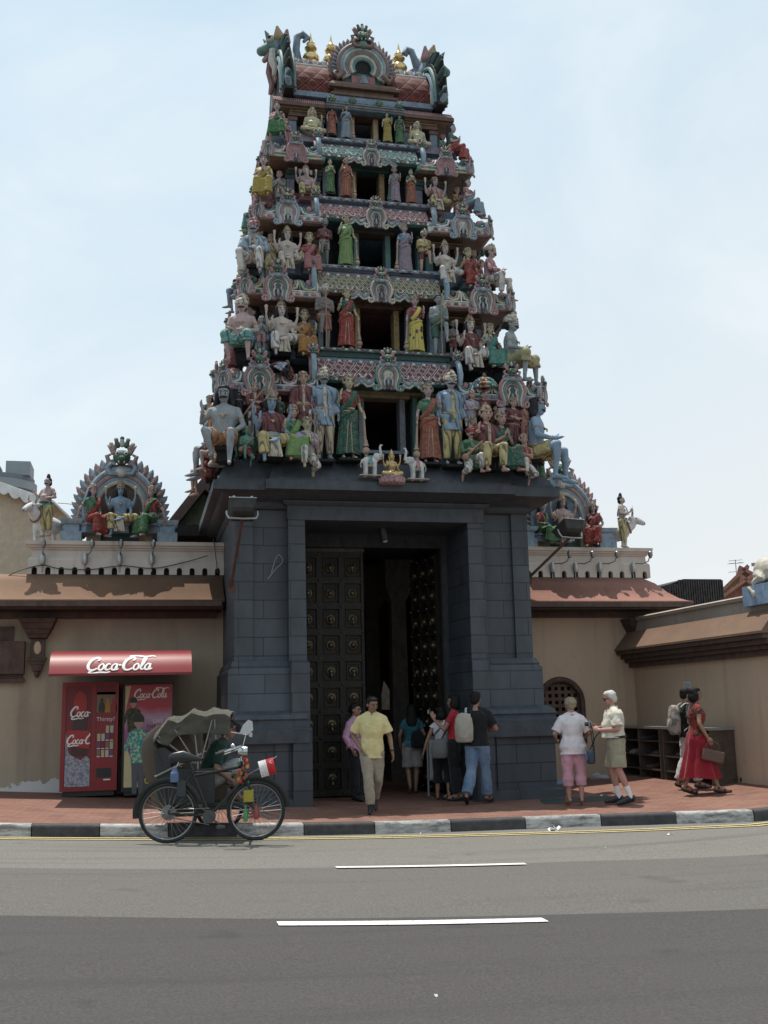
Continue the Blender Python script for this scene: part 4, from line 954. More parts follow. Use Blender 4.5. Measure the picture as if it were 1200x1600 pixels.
            for (hip, k, a, fd, h0, t1, t2) in legs:
                if t == 'socks': mb.tube([a - V((0, 0, .03)), a + (k - a)*.12, a + (k - a)*o.get('h', .3)], [.044, .042, .05], 10, round_ends=True)
                elif t == 'shoes':
                    dz = V((0, 0, .004)); mb.tube([h0 + dz - fd*.005, a + fd*.03 - V((0, 0, .03)), t1 + dz, t2 + fd*.03], [.045, .052, .046, .03], 10, 0, flat=(1, .85), round_ends=True); mb.tube([h0 - V((0, 0, .018)) - fd*.01, t1 - V((0, 0, .014)), t2 + fd*.025 - V((0, 0, .01))], [.042, .046, .032], 10, 0, flat=(1, .4), round_ends=True)
                else:
                    mb.tube([h0 - V((0, 0, .028)) - fd*.01, t1 - V((0, 0, .026)), t2 + fd*.025 - V((0, 0, .014))], [.04, .046, .03], 10, 0, flat=(1, .3), round_ends=True)
                    sd = fd.cross(V((0, 0, 1))); mb.tube([t1 + sd*.045 - V((0, 0, .02)), t1 + V((0, 0, .034)), t1 - sd*.045 - V((0, 0, .02))], .014, 6); mb.tube([a - fd*.0 + sd*.045 - V((0, 0, .04)), a + fd*.06 - V((0, 0, .0)), a - sd*.045 - V((0, 0, .04))], .012, 6)
            add(t, mb, mat, .011 if t != 'sandals' else None, 2)
        elif t == 'fn':
            mb = MB(); o['f'](mb, MT, MH, H, arms, legs); add(o['name'], mb, mat, o.get('vox'), o.get('sm', 2), o.get('disp', 0))
    return out, (MT, MH, arms, legs)
def place(F, name, label, cat, loc, rz=0., sc=None, height=None, group=None, props=None):
    parts, sk_ = figure(F)
    zs = [p.z for n_, pp in parts.items() for p in pp[0].v]; zmin, zmax = min(zs), max(zs)
    if sc is None: sc = height / (zmax - zmin)
    root = thing(name, label, cat, V(loc) - V((0, 0, zmin*sc)), rz, group, sc)
    for n_, (mb, mat, vox, sm, disp) in parts.items():
        o = mb.build(n_, mat, root, 45)
        if vox: soft(o, vox, sm, disp)
    return root, sk_, sc
# poses ------------------------------------------------------------------------------------------
def mir(q): return tuple((-q[0], *q[1:])) if q else q
def mpose(P):
    Q = dict(P); Q['L'] = [tuple(mir(v) for v in P['L'][1]), tuple(mir(v) for v in P['L'][0])]
    Q['A'] = [tuple(mir(v) for v in P['A'][1]), tuple(mir(v) for v in P['A'][0])]
    if 'ext' in P: Q['ext'] = [tuple(mir(v) for v in P['ext'][1]), tuple(mir(v) for v in P['ext'][0])]
    if 'head' in P: Q['head'] = (-P['head'][0], P['head'][1])
    for k in ('tw', 'side'):
        if k in P: Q[k] = -P[k]
    return Q
LS = [((-.10, -.02, .49), (-.11, .02, .085)), ((.10, -.02, .49), (.11, .02, .085))]
DOWN = [((-.26, .03, 1.14), (-.27, -.05, .90)), ((.26, .03, 1.14), (.27, -.05, .90))]
A_LADY = [((-.24, .02, 1.16), (-.22, -.2, 1.27), (0, -.2, 1)), ((.25, .02, 1.15), (.30, -.1, .97))]
A_PRAY = [((-.22, -.06, 1.12), (-.045, -.22, 1.22), (.15, -.25, 1)), ((.22, -.06, 1.12), (.045, -.22, 1.22), (-.15, -.25, 1))]
A_FOLD = [((-.24, -.02, 1.13), (.03, -.2, 1.16), (1, 0, .1)), ((.24, -.02, 1.13), (-.03, -.19, 1.2), (-1, 0, .1))]
A_BLESS = [((-.26, -.02, 1.16), (-.26, -.22, 1.27), (0, -.2, 1)), ((.26, -.02, 1.14), (.25, -.24, 1.02), (.1, -1, -.2))]
A_KNEE = [((-.30, -.02, 1.16), (-.26, -.22, 1.03), (0, -.8, -.6)), ((.30, -.02, 1.16), (.24, -.24, 1.03), (0, -.8, -.6))]
EXT = [((-.30, .02, 1.26), (-.36, -.05, 1.48), (0, -.1, 1)), ((.30, .02, 1.26), (.36, -.05, 1.48), (0, -.1, 1))]
LE = [((-.22, -.36, .50), (-.2, -.36, .09)), ((.36, -.24, .50), (.03, -.37, .45), (-1, -.5, -.05))]
L2 = [((-.16, -.38, .51), (-.17, -.35, .09)), ((.15, -.40, .51), (.13, -.42, .09))]
LC = [((-.36, -.16, .13), (.06, -.30, .08), (1, -.3, 0)), ((.36, -.16, .13), (-.06, -.25, .11), (-1, -.3, 0))]
LK = [((-.13, -.36, .47), (-.13, -.33, .09)), ((.2, -.28, .09), (.2, .12, .09), (0, .4, -1))]
STAND = dict(L=LS, A=DOWN); LADY = dict(L=LS, A=A_LADY, side=2); LADYM = mpose(LADY); PRAYST = dict(L=LS, A=A_PRAY); FOLDST = dict(L=LS, A=A_FOLD, lean=8)
DEITY = dict(p=(0, 0, .50), L=LE, A=A_BLESS, ext=EXT); DEITYM = mpose(DEITY); CONS = dict(p=(0, 0, .5), L=L2, A=A_BLESS); CONSM = mpose(CONS); SITPRAY = dict(p=(0, 0, .5), L=L2, A=A_PRAY)
GIANT = dict(p=(0, 0, .5), L=[((-.26, -.34, .56), (-.16, -.22, .22)), ((.16, -.42, .52), (.14, -.44, .05))], A=[((-.34, -.06, 1.2), (-.3, -.26, 1.34), (-.2, -.3, 1)), ((.31, -.02, 1.14), (.2, -.3, 1.0), (-.3, -1, -.3))], lean=4)
GIANT2 = dict(p=(0, 0, .5), L=[((-.26, -.36, .54), (-.2, -.3, .09)), ((.16, -.42, .52), (.18, -.42, .09))], A=[((-.28, -.06, 1.13), (-.14, -.3, 1.1), (-.6, -.8, 0)), ((.30, -.05, 1.13), (.1, -.3, 1.08), (-.8, -.5, 0))], lean=3)
CROSS = dict(p=(0, 0, .13), L=LC, A=[((-.27, -.0, 1.14), (-.2, -.2, 1.02), (.4, -1, -.3)), ((.27, 0, 1.14), (.3, -.12, 1.36), (0, -.1, 1))]); CROSSM = mpose(CROSS)
KNEEL = dict(p=(0, .0, .42), L=LK, A=A_PRAY); KNEELH = dict(p=(0, 0, .42), L=LK, A=A_FOLD); KNEELHM = mpose(KNEELH)
LEGUP = dict(L=[((-.15, -.3, .86), (-.17, -.27, .44)), LS[1]], A=A_FOLD, lean=6); LEGUPM = mpose(LEGUP)
# statue wardrobe --------------------------------------------------------------------------------
CRN = paint((.40, .27, .15), .5, .4, 14, .35); JWL = paint((.44, .29, .10), .45, .3, 14, .2)
EYE = plain((.02, .015, .015), .4); HB = paint((.025, .023, .025), .6)
def pc(c):
    key = ('pc', c)
    if key in MATS: return MATS[key]
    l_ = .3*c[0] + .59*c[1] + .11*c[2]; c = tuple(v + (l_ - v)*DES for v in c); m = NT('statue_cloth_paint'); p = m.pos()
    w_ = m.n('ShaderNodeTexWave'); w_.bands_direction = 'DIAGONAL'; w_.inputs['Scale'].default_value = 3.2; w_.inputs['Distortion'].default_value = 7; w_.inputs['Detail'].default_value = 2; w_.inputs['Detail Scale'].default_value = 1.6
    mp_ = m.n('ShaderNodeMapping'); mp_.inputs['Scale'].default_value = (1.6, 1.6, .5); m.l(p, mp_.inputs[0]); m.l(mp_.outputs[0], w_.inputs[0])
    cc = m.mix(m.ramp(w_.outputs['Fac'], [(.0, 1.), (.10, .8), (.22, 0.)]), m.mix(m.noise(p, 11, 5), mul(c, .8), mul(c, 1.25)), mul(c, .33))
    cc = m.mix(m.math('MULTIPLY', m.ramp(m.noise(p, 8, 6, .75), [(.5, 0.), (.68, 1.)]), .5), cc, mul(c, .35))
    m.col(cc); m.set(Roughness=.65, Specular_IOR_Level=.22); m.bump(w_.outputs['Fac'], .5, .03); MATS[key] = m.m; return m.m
C = dict(yel=(.46, .36, .09), white=(.55, .5, .45), mar=(.2, .05, .055), red=(.34, .06, .055), green=(.06, .2, .09), teal=(.10, .32, .27), blue=(.19, .3, .42), lav=(.34, .29, .38), orange=(.42, .2, .06), pink=(.44, .19, .2), beige=(.42, .32, .2), dkgreen=(.04, .13, .1), gold=(.6, .38, .08), cream=(.52, .44, .32), lime=(.2, .36, .13), grey=(.24, .25, .24), brick=(.36, .12, .085), lblue=(.28, .37, .45), black=(.03, .03, .035))
def SARI(c):
    if c not in SAR: SAR[c] = scrollpat(mul(c, .8), tuple(v*.45 + w_ for v, w_ in zip(c, (.2, .15, .1))), 17)
    return SAR[c]
SAR = {}
def sari_border(seated):
    def f(mb, MT, MH, H, arms, legs):
        c = (legs[0][2] + legs[1][2])/2
        if not seated:
            mb.tube([V((c.x + .17*math.cos(a), c.y + .135*math.sin(a), .125)) for a in [2*math.pi*j/20 for j in range(20)]], .014, 6, 0, closed=True)
            for x in (-.05, .03): mb.tube([MT @ V((x*.5, -.135, .98)), V((c.x + x, c.y - .15, .55)), V((c.x + x*1.6, c.y - .145, .13))], .012, 5)
        P2 = [(-.20, -.05, .98), (-.07, -.178, 1.1), (.035, -.19, 1.25), (.085, -.12, 1.42)]; mb.tube([MT @ V(q) for q in crom(P2, 4)], .012, 5)
    return ('fn', CRN, dict(f=f, name='sari_border'))
def wear_lady(sari, top, hair='long', border='gold', crown=True, seated=False):
    w = [('eyes', EYE), ('jewel', JWL), ('top', pc(C[top]), dict(sl=.62, hem=1.1, e=.012)), ('hair', HB, dict(st=hair))]
    sari = sari if not isinstance(sari, str) else SARI(C[sari])
    w += [('lap', sari if not isinstance(sari, str) else pc(C[sari]), dict(len=.97, fl=.05, e=.02))] if seated else [('skirt', sari if not isinstance(sari, str) else pc(C[sari]), dict(hem=.1, fl=.03, pl=.008))]
    w += [('sash', sari if not isinstance(sari, str) else pc(C[sari]), dict(r=.06))]
    w.append(sari_border(seated))
    if crown: w += [('crown', CRN, dict(h=.14))]
    return w
def wear_deity(d, crown=.24, bare=True, top=None, hair='mane'):
    w = [('eyes', EYE), ('jewel', JWL), ('lap', pc(C[d]), dict(len=.8, join=0, e=.026)), ('drape', pc(C['cream']), dict(out=1)), ('hair', HB, dict(st=hair)), ('crown', CRN, dict(h=crown))]
    if top: w.append(('top', pc(C[top]), dict(sl=.4, hem=1.08)))
    return w
def wear_man(lower, top=None, head=('turban', 'cream'), mous=True, ln=1.9, sl=1.9, hem=.8, sock=None, belt=True, coat=None):
    w = [('eyes', EYE), ('hair', HB, dict(st='short'))]
    if lower: w.append(('pants', pc(C[lower]), dict(len=ln, e=.022)))
    if top: w += [('top', pc(C[top]), dict(sl=sl, hem=hem, e=.02, fl=.02))]
    if belt: w.append(('jewel', JWL))
    if head: w.append((head[0], pc(C[head[1]]), {}))
    if mous: w.append(('mous', HB))
    if sock: w.append(('socks', pc(C[sock]), dict(h=.8)))
    if coat:
        def strip_(mb, MT, MH, H, arms, legs):
            mb.tube([MT @ V((0, -.125, 1.44)), MT @ V((0, -.155, 1.3)), MT @ V((0, -.14, 1.1)), MT @ V((0, -.16, .95)), MT @ V((0, -.165, .82))], .03, 6, 0, flat=(1, .35))
            mb.tube([MT @ V((.175*math.cos(a), .005 + .14*math.sin(a), 1.04)) for a in [2*math.pi*j/16 for j in range(16)]], .022, 6, 0, closed=True)
        w.append(('fn', pc(C[coat]), dict(f=strip_, name='coat_trim')))
    return w
# ------------------------------------------------------------------ statues of the tower
SG = 'painted statues on the temple tower'
def mace(i, col='ochre'):
    def f(mb, MT, MH, H, arms, legs):
        wr = arms[i][2]; s = -1 if i == 0 else 1; b = V((wr.x + s*.04, wr.y - .03, .2))
        mb.tube([wr + V((0, -.03, .06)), wr.lerp(b, .5), b], [.022, .026, .034], 8); mb.ball(b - V((0, 0, .04)), (.085, .085, .09), 0, 10); mb.ball(b - V((0, 0, .14)), (.045, .045, .05), 0, 8); mb.lathe([(.07, .06), (.05, .1), (.03, .2)], b, 8)
    return ('fn', paint((.40, .26, .15)) if col == 'ochre' else pc(C[col]), dict(f=f, name='mace'))
def ped(w_=.2, d=.16, h=.05, mat=None):
    def f(mb, MT, MH, H, arms, legs): c = (legs[0][2] + legs[1][2])/2; mb.box(c.x - w_, c.x + w_, c.y - d - .06, c.y + d, -.01 - h, -.01)
    return ('fn', mat or DARK, dict(f=f, name='pedestal'))
def seat(mat, w_=.22, z=.38):
    def f(mb, MT, MH, H, arms, legs): mb.frus([(.14, -w_, w_, -.02, .3), (z - .06, -w_*.9, w_*.9, -.02, .3), (z - .055, -w_ - .02, w_ + .02, -.1, .32), (z, -w_ - .02, w_ + .02, -.1, .32)])
    return ('fn', mat, dict(f=f, name='seat'))
def held(i, kind='disc'):
    def f(mb, MT, MH, H, arms, legs):
        wr = arms[i][2]; el = arms[i][1]; d = (wr - el).normalized()
        if kind == 'staff': mb.tube([V((wr.x, wr.y - .03, .0)), V((wr.x, wr.y - .03, wr.z + .5))], .018, 7)
        elif kind == 'club': mb.tube([wr - V((.25, -.02, .22)), wr + V((.2, -.05, .2))], [.05, .025], 8); mb.ball(wr - V((.28, -.02, .25)), .1, 0, 10)
        elif kind == 'bow': mb.tube([V((wr.x + .1, wr.y - .1, .02)), V((wr.x + .16, wr.y - .06, .4)), V((wr.x + .08, wr.y, .75)), V((wr.x + .12, wr.y, 1.05)), V((wr.x + .05, wr.y, 1.2))], .018, 6)
        elif kind == 'pole': mb.tube([wr + V((-.35, .1, -.5)), wr + V((.1, -.05, .12)), wr + V((.6, -.2, .8))], .025, 7)
    return ('fn', paint((.36, .2, .1)), dict(f=f, name=dict(disc='disc', staff='staff', club='club', bow='bow', pole='pole')[kind]))
def extras(k=0):
    def f(mb, MT, MH, H, arms, legs):
        for s, a in ((-1, EXT[0]), (1, EXT[1]))[k:k + 1]:
            wr = MT @ V(a[1]); mb.cap(wr + V((0, -.01, .1)), wr + V((0, -.01, .2)), .025, .035, 8); mb.ball(wr + V((0, -.01, .22)), (.045, .03, .045), 0, 8)
    return ('fn', paint((.5, .38, .3)), dict(f=f, name=('emblem', 'raised_emblem')[k]))
def basket():
    def f(mb, MT, MH, H, arms, legs): mb.lathe([(.09, 0), (.14, .05), (.15, .1), (.13, .12), (.155, .13), (.15, .19), (.1, .22)], H(0, .02, .13), 14)
    return ('fn', paint((.36, .22, .13)), dict(f=f, name='basket'))
SEATC = {1: SLATEP, 2: MAROON, 3: STEELB, 4: ROSE, 5: STEELB}
def dots(c, c2): 
    m = NT('spotted_paint'); p = m.pos(); vo = m.n('ShaderNodeTexVoronoi'); vo.inputs['Scale'].default_value = 8; m.l(p, vo.inputs['Vector'])
    m.col(m.mix(m.ramp(vo.outputs['Distance'], [(.24, 1.), (.3, 0.)]), c, c2)); m.set(Roughness=.6); return m.m
SPOT = dots((.46, .38, .08), (.03, .03, .025))
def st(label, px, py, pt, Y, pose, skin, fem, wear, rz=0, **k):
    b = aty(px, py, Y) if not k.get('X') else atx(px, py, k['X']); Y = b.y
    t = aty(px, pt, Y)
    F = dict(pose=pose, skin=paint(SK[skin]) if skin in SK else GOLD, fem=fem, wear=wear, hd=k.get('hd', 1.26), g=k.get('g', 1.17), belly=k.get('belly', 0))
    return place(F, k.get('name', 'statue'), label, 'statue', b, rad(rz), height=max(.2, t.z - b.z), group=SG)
L_ = wear_lady; D_ = wear_deity; M_ = wear_man
# lowest row
st('grey bare chested giant statue with black hair seated at the lowest left corner', 350, 739, 604, -.52, GIANT, 'g', 0, M_('orange', None, None, ln=.75) + [('hair', HB, dict(st='mane')), seat(DARK, .12, .36)], -12, g=1.25)
st('small green monkey faced statue squatting at the foot of the grey giant', 385, 727, 664, -.62, KNEELH, 'n', 0, M_('red', None, None, False, ln=.6) + [('crown', CRN, dict(h=.16)), held(0, 'club')], 8)
st('statue in a maroon coat holding a parasol pole behind the left giant', 398, 690, 588, -.43, dict(L=LS, A=A_FOLD), 'o', 0, M_('white', 'mar', None, False, hem=.6, coat='beige') + [('crown', CRN, dict(h=.1)), held(1, 'pole')])
st('blue skinned crowned statue in yellow robes seated left of the guard in the lowest row', 424, 731, 604, -.56, DEITY, 'b', 0, D_('yel', top='mar') + [seat(DARK)], 5)
st('small seated statue in lime green trousers beside the blue skinned figure', 458, 727, 630, -.52, CONS, 'o', 1, L_('lime', 'green', seated=True) + [seat(SLATEP, .2)], 10)
st('statue in a dark red coat standing behind the lime green consort', 474, 700, 581, -.43, DOWN and STAND, 'o', 0, M_('white', 'mar', None, False, hem=.6, coat='beige') + [('crown', CRN, dict(h=.1))])
st('kneeling statue in lavender coat and white breeches with a bow', 479, 747, 652, -.62, KNEEL, 'y', 0, M_('white', 'lav', None, False, hem=.8) + [('crown', CRN, dict(h=.1)), held(1, 'bow')], 6)
st('left guard statue in pale blue coat, brown breeches and white stockings', 507, 724, 571, -.42, STAND, 'g', 0, M_('beige', 'blue', ('turban', 'cream'), hem=.66, coat='cream', sock='lblue') + [ped(.18, .14, .05)], g=1.2)
st('lady statue in green sari with red sleeves left of the lowest window', 545, 722, 583, -.40, LADY, 'y', 1, L_('dkgreen', 'red') + [mace(1), ped(.24, .15, .05)], 4, g=1.15)
st('lady statue in red sari with green sleeves right of the lowest window', 673, 728, 597, -.40, LADYM, 'p', 1, L_('brick', 'green') + [mace(0), ped(.24, .15, .05)], -2, g=1.15)
st('right guard statue in pale blue coat, yellow breeches and black stockings', 708, 732, 578, -.42, STAND, 'l', 0, M_('yel', 'blue', ('turban', 'cream'), hem=.66, coat='yel', sock='black') + [ped(.18, .14, .05)], g=1.2)
st('small bare attendant statue peering out behind the right guard', 738, 690, 611, -.43, FOLDST, 'o', 0, M_('beige', 'lav', None, False) + [('crown', CRN, dict(h=.1))], 8)
st('moustached statue in bright green coat with a striped club', 738, 752, 663, -.62, KNEELHM, 'o', 0, M_('white', 'green', ('turban', 'red'), hem=.7) + [held(0, 'club')], 6)
st('seated king statue in maroon tunic and yellow breeches in the lowest row', 763, 746, 628, -.56, CONS, 'o', 0, M_('yel', 'mar', None, False, hem=.82, coat='beige') + [('crown', CRN, dict(h=.18)), seat(DARK)], 6)
st('seated queen statue in dark green skirt beside the maroon king', 786, 744, 640, -.52, SITPRAY, 'o', 1, L_('dkgreen', 'dkgreen', seated=True) + [seat(SLATEP, .2)], 12)
st('standing statue in long plum red robe behind the dark green queen', 803, 716, 620, -.43, FOLDST, 'o', 0, M_('mar', 'mar', None, False, hem=.3) + [('crown', CRN, dict(h=.14))], 10)
st('kneeling page statue in red waistcoat and white breeches at the right end', 821, 757, 676, -.60, KNEELH, 'o', 0, M_('white', 'red', None, False, hem=.85, sl=.0) + [('crown', CRN, dict(h=.14))], 8)
st('grey blue giant statue in yellow shorts seated at the right end of the lowest row', 840, 757, 622, -.35, GIANT2, 'b', 0, M_('yel', None, None, ln=.75) + [('hair', HB, dict(st='mane')), seat(DARK, .12, .36)], 62, g=1.2)
# second row
st('pink skinned moustached statue in teal skirt and cream turban at the left corner', 378, 576, 459, -.32, GIANT2, 'p', 0, M_(None, None) + [('lap', pc(C['teal']), dict(len=.35)), seat(DARK, .12, .36)], -14, g=1.15)
st('small grey attendant statue with red apron beside the pink skinned figure', 409, 560, 494, -.0, PRAYST, 'g', 0, M_('pink', None, None, False, ln=.6) + [('crown', WHITE, dict(h=.1))])
st('four armed statue in white robes at the left of the second row', 440, 566, 464, -.02, DEITY, 'w', 0, D_('white') + [seat(DARK), extras(), extras(1)], 4)
st('consort statue in orange sari seated in the second row', 476, 566, 482, .02, CONSM, 'y', 1, L_('orange', 'orange', seated=True) + [seat(MAROON, .2)], 4)
st('grey bearded statue in red loincloth leaning on one raised leg', 507, 549, 444, -.06, LEGUP, 'k', 0, M_('brick', None, ('turban', 'cream'), False, ln=.8) + [held(1, 'staff')], 10)
st('lady statue in red sari with teal sleeves left of the second window', 542, 549, 449, -.05, LADY, 'y', 1, L_('red', 'dkgreen') + [mace(1), ped(.22, .14, .04)], 4)
st('lady statue in black spotted yellow sari right of the second window', 651, 556, 461, -.05, LADYM, 'p', 1, L_(SPOT, 'red') + [mace(0), ped(.22, .14, .04)], 0)
st('grey green statue in green shawl with one leg raised', 687, 560, 462, -.06, LEGUPM, 'g', 0, M_('dkgreen', None, None, False, ln=.85) + [('sash', paint((.12, .2, .15)), dict(r=.09)), held(0, 'staff')], -4)
st('dark attendant statue lifting an arm beside the white robed deity', 709, 565, 502, .0, FOLDST, 'k', 0, M_('mar', None, None, False, ln=.7) + [('crown', CRN, dict(h=.14))])
st('four armed statue in white robes with maroon sleeves, right side of second row', 737, 590, 488, -.02, DEITY, 'w', 0, D_('white', top='mar') + [seat(DARK), extras(), extras(1)], 8)
st('consort statue in teal skirt seated in the second row', 768, 583, 504, .02, CONS, 'y', 1, L_('teal', 'grey', seated=True) + [seat(MAROON, .2)], 14)
st('grey skinned turbaned giant statue in olive skirt at the right corner', 800, 606, 488, -.10, GIANT2, 'g', 0, M_(None, None) + [('lap', paint((.33, .29, .1)), dict(len=.35)), seat(DARK, .12, .36)], 55, g=1.15)
# third row
st('turbaned statue in sky blue coat and white trousers at the left corner', 396, 442, 340, -.0, GIANT2, 'g', 0, M_('white', 'lblue', ('turban', 'pink'), hem=.85, coat='orange') + [seat(DARK, .12, .36)], -12, g=1.2)
st('four armed statue in cream robes at the left of the third row', 449, 435, 350, .26, DEITY, 'w', 0, D_('cream') + [seat(STEELB), extras(), extras(1)], 4)
st('consort statue in pink and red skirt seated in the third row', 484, 436, 362, .28, CONSM, 'y', 1, L_('pink', 'red', seated=True) + [seat(STEELB, .2)], 4)
st('crouching statue in red shirt and grey turban', 507, 418, 342, .26, LEGUP, 'k', 0, M_('grey', 'mar', ('turban', 'grey'), True, ln=.6, hem=.95), 8)
st('lady statue in leaf green sari left of the third window', 541, 421, 334, .25, LADY, 'y', 1, L_('lime', 'lime') + [mace(1), ped(.22, .14, .04)], 4)
st('lady statue in lilac sari right of the third window', 634, 430, 349, .25, LADYM, 'p', 1, L_('lav', 'blue') + [mace(0), ped(.22, .14, .04)], 0)
st('statue in mustard waistcoat with one leg raised in the third row', 663, 432, 359, .26, LEGUPM, 'o', 0, M_('mar', 'yel', ('turban', 'beige'), True, ln=.6, hem=.95), 0)
st('four armed statue in pale robes at the right of the third row', 697, 456, 373, .26, DEITY, 'w', 0, D_('white') + [seat(STEELB), extras(), extras(1)], 8)
st('consort statue in scarlet sari with a child on her lap', 733, 459, 386, .28, CONS, 'y', 1, L_('red', 'red', seated=True) + [seat(STEELB, .2)], 12)
st('pink skinned statue in rose tunic and white trousers at the right corner', 767, 472, 380, .12, GIANT2, 'p', 0, M_('white', 'pink', ('turban', 'beige'), hem=.8) + [seat(DARK, .12, .36)], 58, g=1.1)
# fourth row
st('lady statue in flowing yellow sari at the left corner', 412, 319, 243, .30, SITPRAY, 'p', 1, L_('yel', 'yel', crown=False, seated=True) + [seat(ROSE, .22)], -10)
def trunk(mb, MT, MH, H, arms, legs):
    mb.ball(H(0, -.01, .02), (.12, .12, .13), 0, 12); mb.tube([H(0, -.1, -.0), H(0, -.16, -.08), H(.01, -.17, -.2), H(.04, -.16, -.3), H(.07, -.15, -.32)], [.06, .05, .042, .034, .022], 8, 0, round_ends=True)
    for s in (-1, 1): mb.ball(H(s*.15, .03, .0), (.075, .022, .11), 0, 10); mb.cap(H(s*.05, -.1, -.08), H(s*.06, -.17, -.12), .018, .01, 6)
st('elephant headed statue in yellow trousers in the fourth row', 478, 319, 256, .54, DEITY, 'p', 0, [('eyes', EYE), ('jewel', JWL), ('lap', pc(C['yel']), dict(len=.8, join=0)), ('crown', CRN, dict(h=.2)), ('fn', paint(SK['p']), dict(f=trunk, name='elephant_head', vox=.017)), seat(ROSE), extras(), extras(1)], 4, belly=1.3)
st('statue in jade green robe with folded arms in the fourth row', 516, 306, 249, .53, PRAYST, 'y', 1, L_('green', 'green', crown=False) + [ped()], 8)
st('lady statue in vermilion sari left of the fourth window', 541, 313, 246, .51, LADY, 'o', 1, L_('brick', 'brick') + [mace(1), ped()], 4)
st('lady statue in mauve sari right of the fourth window', 618, 320, 260, .51, LADYM, 'o', 1, L_('lav', 'grey') + [mace(0, 'green'), ped()], 0)
st('lady statue in salmon sari beside the mauve figure', 643, 322, 265, .53, PRAYST, 'y', 1, L_('brick', 'dkgreen', crown=False) + [ped()], 0)
st('four armed statue in pink tunic and yellow trousers in the fourth row', 681, 341, 277, .54, DEITY, 'p', 0, D_('yel', top='pink', crown=.12) + [seat(ROSE), extras(), extras(1)], 8)
st('lady statue in powder blue sari at the right corner', 731, 345, 279, .42, SITPRAY, 'p', 1, L_('lblue', 'pink', crown=False, seated=True) + [seat(ROSE, .22)], 55)
# fifth row
st('praying lady statue in teal sari at the left corner', 433, 224, 160, .70, SITPRAY, 'p', 1, L_('green', 'pink', crown=False, seated=True) + [seat(STEELB, .22)], -10)
st('pale yellow cross legged statue at the left of the top row', 488, 213, 169, .92, CROSS, 'y', 0, [('eyes', EYE), ('jewel', JWL), ('hair', pc(C['beige']), dict(st='mane')), ('pants', paint(SK['y']), dict(len=1.6))], 4, g=1.2, belly=1)
st('small lady statue in crimson dress in the top row', 519, 214, 165, .94, STAND, 'p', 1, L_('brick', 'red', crown=False) + [ped()], 6)
st('small lady statue in slate blue dress in the top row', 541, 221, 165, .92, LADY, 'o', 1, L_('lblue', 'blue', crown=False) + [mace(1), ped()], 4)
st('small lady statue in golden yellow dress in the top row', 606, 226, 176, .92, LADYM, 'y', 1, L_('yel', 'yel', crown=False) + [ped()], 0)
st('small lady statue in bottle green dress in the top row', 625, 228, 178, .94, STAND, 'p', 1, L_('green', 'dkgreen', crown=False) + [ped()], -4)
st('pale yellow cross legged statue at the right of the top row', 653, 233, 191, .92, CROSSM, 'y', 0, [('eyes', EYE), ('jewel', JWL), ('hair', pc(C['beige']), dict(st='mane')), ('pants', paint(SK['y']), dict(len=1.6))], 6, g=1.2, belly=1)
st('praying lady statue in ruby red sari at the right corner', 707, 262, 194, .74, SITPRAY, 'p', 1, L_('red', 'dkgreen', crown=False, seated=True) + [seat(STEELB, .22)], 58)
# left flank of the tower
def fl(label, X, y, z, h, pose, skin, fem, wear, rz=-80, **k):
    F = dict(pose=pose, skin=paint(SK[skin]), fem=fem, wear=wear, hd=1.24, g=1.15, belly=k.get('belly', 0))
    place(F, 'statue', label, 'statue', (X, y, z), rad(rz), height=h, group='painted statues on the flanks of the temple tower')
fl('woman statue in red blouse carrying a stacked basket on her head, left flank', -2.42, .12, 5.28, 1.55, STAND, 'p', 1, L_('dkgreen', 'red', crown=False) + [basket()], -62)
fl('grey statue with hand raised to its head, lowest on the left flank', -2.62, .75, 5.15, 1.25, dict(p=(0, 0, .5), L=L2, A=[((-.2, -.2, 1.45), (-.08, -.08, 1.62), (.5, .2, .6)), A_KNEE[1]]), 'g', 0, M_('mar', None, None, False, ln=.7) + [seat(DARK)], -85)
fl('small pink statue with folded hands squatting on the left flank', -2.66, .30, 5.1, .95, KNEELH, 'p', 0, M_('orange', None, None, False, ln=.7) + [('crown', CRN, dict(h=.12))], -70)
fl('statue in red patterned shawl with bare legs at the left rear of the cornice', -2.72, 1.15, 4.98, .95, GIANT2, 'o', 0, M_('red', 'red', None, False, ln=.3) + [seat(DARK)], -90)
fl('brown skinned dancer statue on the left flank of the lowest row', -2.5, 1.5, 5.2, 1.2, LEGUP, 'o', 0, M_('brick', None, None, False, ln=.6) + [('crown', CRN, dict(h=.15))], -90)
fl('woman statue in dark red dress with green sleeves on the left flank', -2.10, .42, 6.78, 1.28, CONS, 'p', 1, L_('mar', 'green', 'bun', crown=False, seated=True) + [seat(MAROON, .2)], -70)
fl('girl statue leaning out over the second ledge of the left flank', -2.30, 1.0, 6.72, 1.0, KNEEL, 'y', 1, L_('pink', 'grey', 'bun', crown=False, seated=True), -88)
fl('green capped statue holding a rattle on the left flank of the second row', -2.35, 1.5, 6.72, 1.0, GIANT2, 'p', 0, M_('green', 'green', ('turban', 'green'), False), -90)
fl('statue in mustard robe and green turban on the left flank of the third row', -1.92, .72, 8.5, 1.2, CONS, 'w', 0, M_('yel', 'yel', ('turban', 'green'), False) + [seat(STEELB, .2)], -75)
fl('grey child statue clinging to the third ledge of the left flank', -2.1, 1.15, 8.42, .9, KNEELH, 'l', 0, M_('mar', 'grey', ('turban', 'beige'), False), -90)
fl('blue skirted statue on the left flank of the third row', -2.12, 1.7, 8.42, .95, GIANT2, 'g', 0, M_('blue', None, ('turban', 'pink'), False, ln=1.2) + [seat(STEELB)], -90)
fl('seated figure statue in pale pink on the left flank of the fourth row', -1.72, .95, 9.9, .95, CONS, 'p', 1, L_('pink', 'lav', crown=False, seated=True) + [seat(ROSE, .2)], -80)
